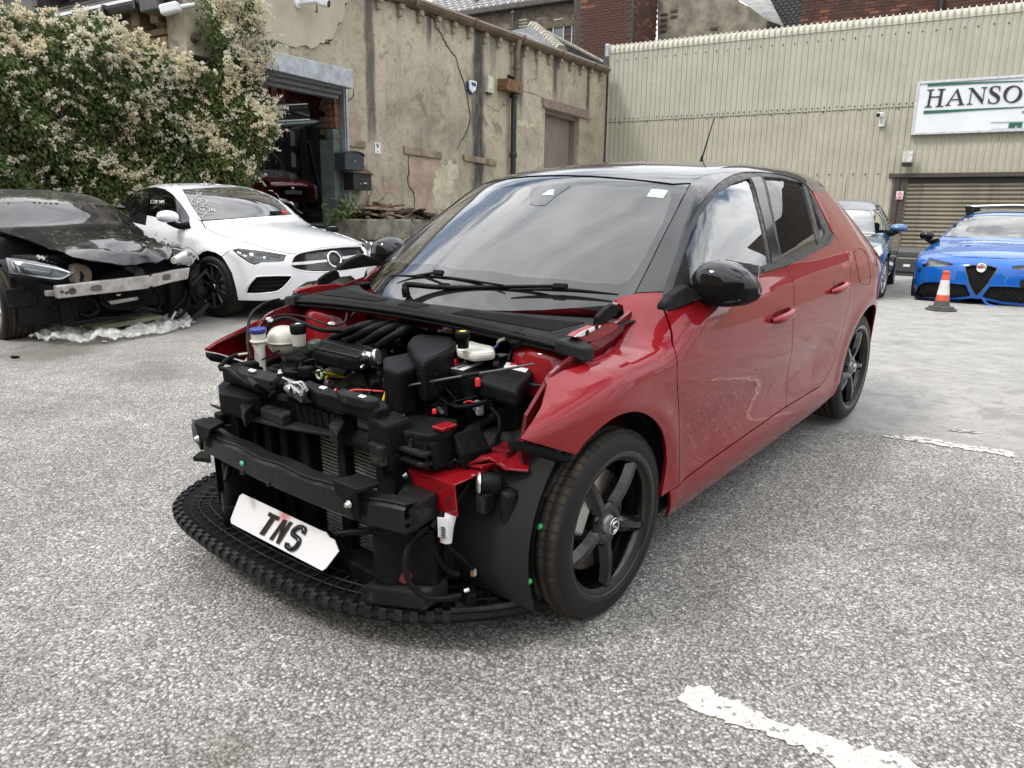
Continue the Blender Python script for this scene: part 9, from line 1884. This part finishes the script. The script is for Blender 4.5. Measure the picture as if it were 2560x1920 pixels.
# ------------------------------------------------------------------ traffic cone
cb_=on_ground(2352,776);dep=float(np.dot(cb_-CW,BW[:,2]));hc=98/FPX*dep;cn=empty('traffic_cone',Frame(cb_,(.92,.4)),'orange and white traffic cone on a grey rubber base beside the blue saloon','traffic cone');kf=hc/.50;sc_=lambda pr:[(r*kf,h*kf) for r,h in pr]
rz=lambda z:.088-(z-.07)*.125
M_ORC=pm('faded_orange_plastic',(.60,.085,.03),.45,var=.12,vs=9);M_WHC=pm('dirty_white_sleeve',(.60,.60,.59),.4,var=.12,vs=9,dirt=.4,dirtcol=(.35,.33,.3));M_GRC=pm('grey_rubber',(.075,.073,.07),.75,var=.3,vs=8)
oc8=[np.array([.175*kf*math.cos(a)*(1.05),.175*kf*math.sin(a)*1.05,0]) for a in np.linspace(.39,6.67,9)[:-1]];MB().prism([p_*.82+[0,0,.055*kf] for p_ in oc8],(0,0,-.03*kf)).prism([p_+[0,0,.03*kf] for p_ in oc8],(0,0,-.03*kf)).build('base',M_GRC,cn,bevel=.008)
MB().lathe((0,0,0),(0,0,1),sc_([(.10,.05),(.092,.07),(rz(.13),.13)]),24).build('grey_skirt',M_GRC,cn)
for nm,z0,z1,mt in (('orange_band',.13,.20,M_ORC),('white_sleeve',.20,.385,M_WHC),('orange_top',.385,.462,M_ORC)):MB().lathe((0,0,0),(0,0,1),sc_([(rz(z0),z0),(rz(z1),z1)]),24).build(nm,mt,cn)
MB().lathe((0,0,0),(0,0,1),sc_([(.034,.462),(.041,.468),(.041,.492),(.034,.50)]),20).build('grip',M_ORC,cn)
# ------------------------------------------------------------------ low trailer between the two saloons
tP=WORLD.y(2060+790/4.148,460+760/4.148,15.0);trl=empty('flat_trailer',Frame((tP[0],15.0,0),(.80,-.55)),'low dark flatbed trailer parked in front of the shutter between two saloons','trailer');M_TRL=pm('dark_trailer_steel',(.055,.054,.052),.55,var=.3,vs=6)
zt_=tP[2]+.12;MB().box((-1.4,0,zt_-.12),(1.2,2.6,zt_)).build('bed',M_TRL,trl,bevel=.02);MB().box((-1.4,-.03,zt_-.40),(.62,.03,zt_-.14)).build('tail_board',M_TRL,trl,bevel=.01);MB().box((.52,-.05,zt_-.62),(.66,.08,zt_+.06)).build('post',M_TRL,trl,bevel=.01)
for k in range(5):MB().box((.74+k*.16,.1,zt_-.1),(.78+k*.16,.16,zt_+.08)).build('rail_stake',M_TRL,trl)
MB().box((.66,.08,zt_+.04),(1.5,.18,zt_+.09)).build('rail',M_TRL,trl);MB().box((.08,-.045,zt_-.30),(.2,-.03,zt_-.25)).build('reflector',M_LABEL,trl);MB().box((-1.4,0,zt_-.62),(.6,.1,zt_-.42)).build('rear_beam',M_TRL,trl)
for x in (-.9,.75):MB().lathe((x,.25,.30),(0,1,0),[(.1,0),(.28,.0),(.30,.03),(.30,.19),(.28,.22),(.1,.22)],20).build('wheel',M_RUB,trl)
# ------------------------------------------------------------------ the street side of the yard, behind the camera, seen only mirrored in paint and glass
def terrace(label,o,X,n,hh,mat):
    fr_=Frame(o,X);t_=empty('terrace',fr_,label,'building');W_=5.2
    MB().box((0,0,-1),(n*W_,8,hh)).build('wall',mat,t_);MB().prism([(-.2,-.3,hh),(-.2,8.3,hh),(-.2,4,hh+2.6)],(n*W_+.4,0,0)).build('roof',M_SLATE,t_)
    for k in range(n):
        for (x,z,w_,h_) in ((1.0,hh-2.2,1.1,1.5),(3.2,hh-2.2,1.1,1.5),(1.0,.6,1.4,1.6)):MB().box((k*W_+x,-.04,z),(k*W_+x+w_,.02,z+h_)).build('window',M_WINB,t_)
        MB().box((k*W_+3.4,-.04,-.4),(k*W_+4.3,.02,1.8)).build('door',M_BROWN,t_);MB().box((k*W_+4.6,3.4,hh+1),(k*W_+5.4,4.6,hh+3.6)).build('chimney',M_BRKD,t_)
terrace('terrace of dark brick houses across the street behind the camera',(26,-17,0),(-.93,-.36),7,5.8,M_BRKD)
terrace('terrace of sandstone houses to the left behind the camera',(-17,2,0),(.28,-.96),4,5.6,M_SAND)
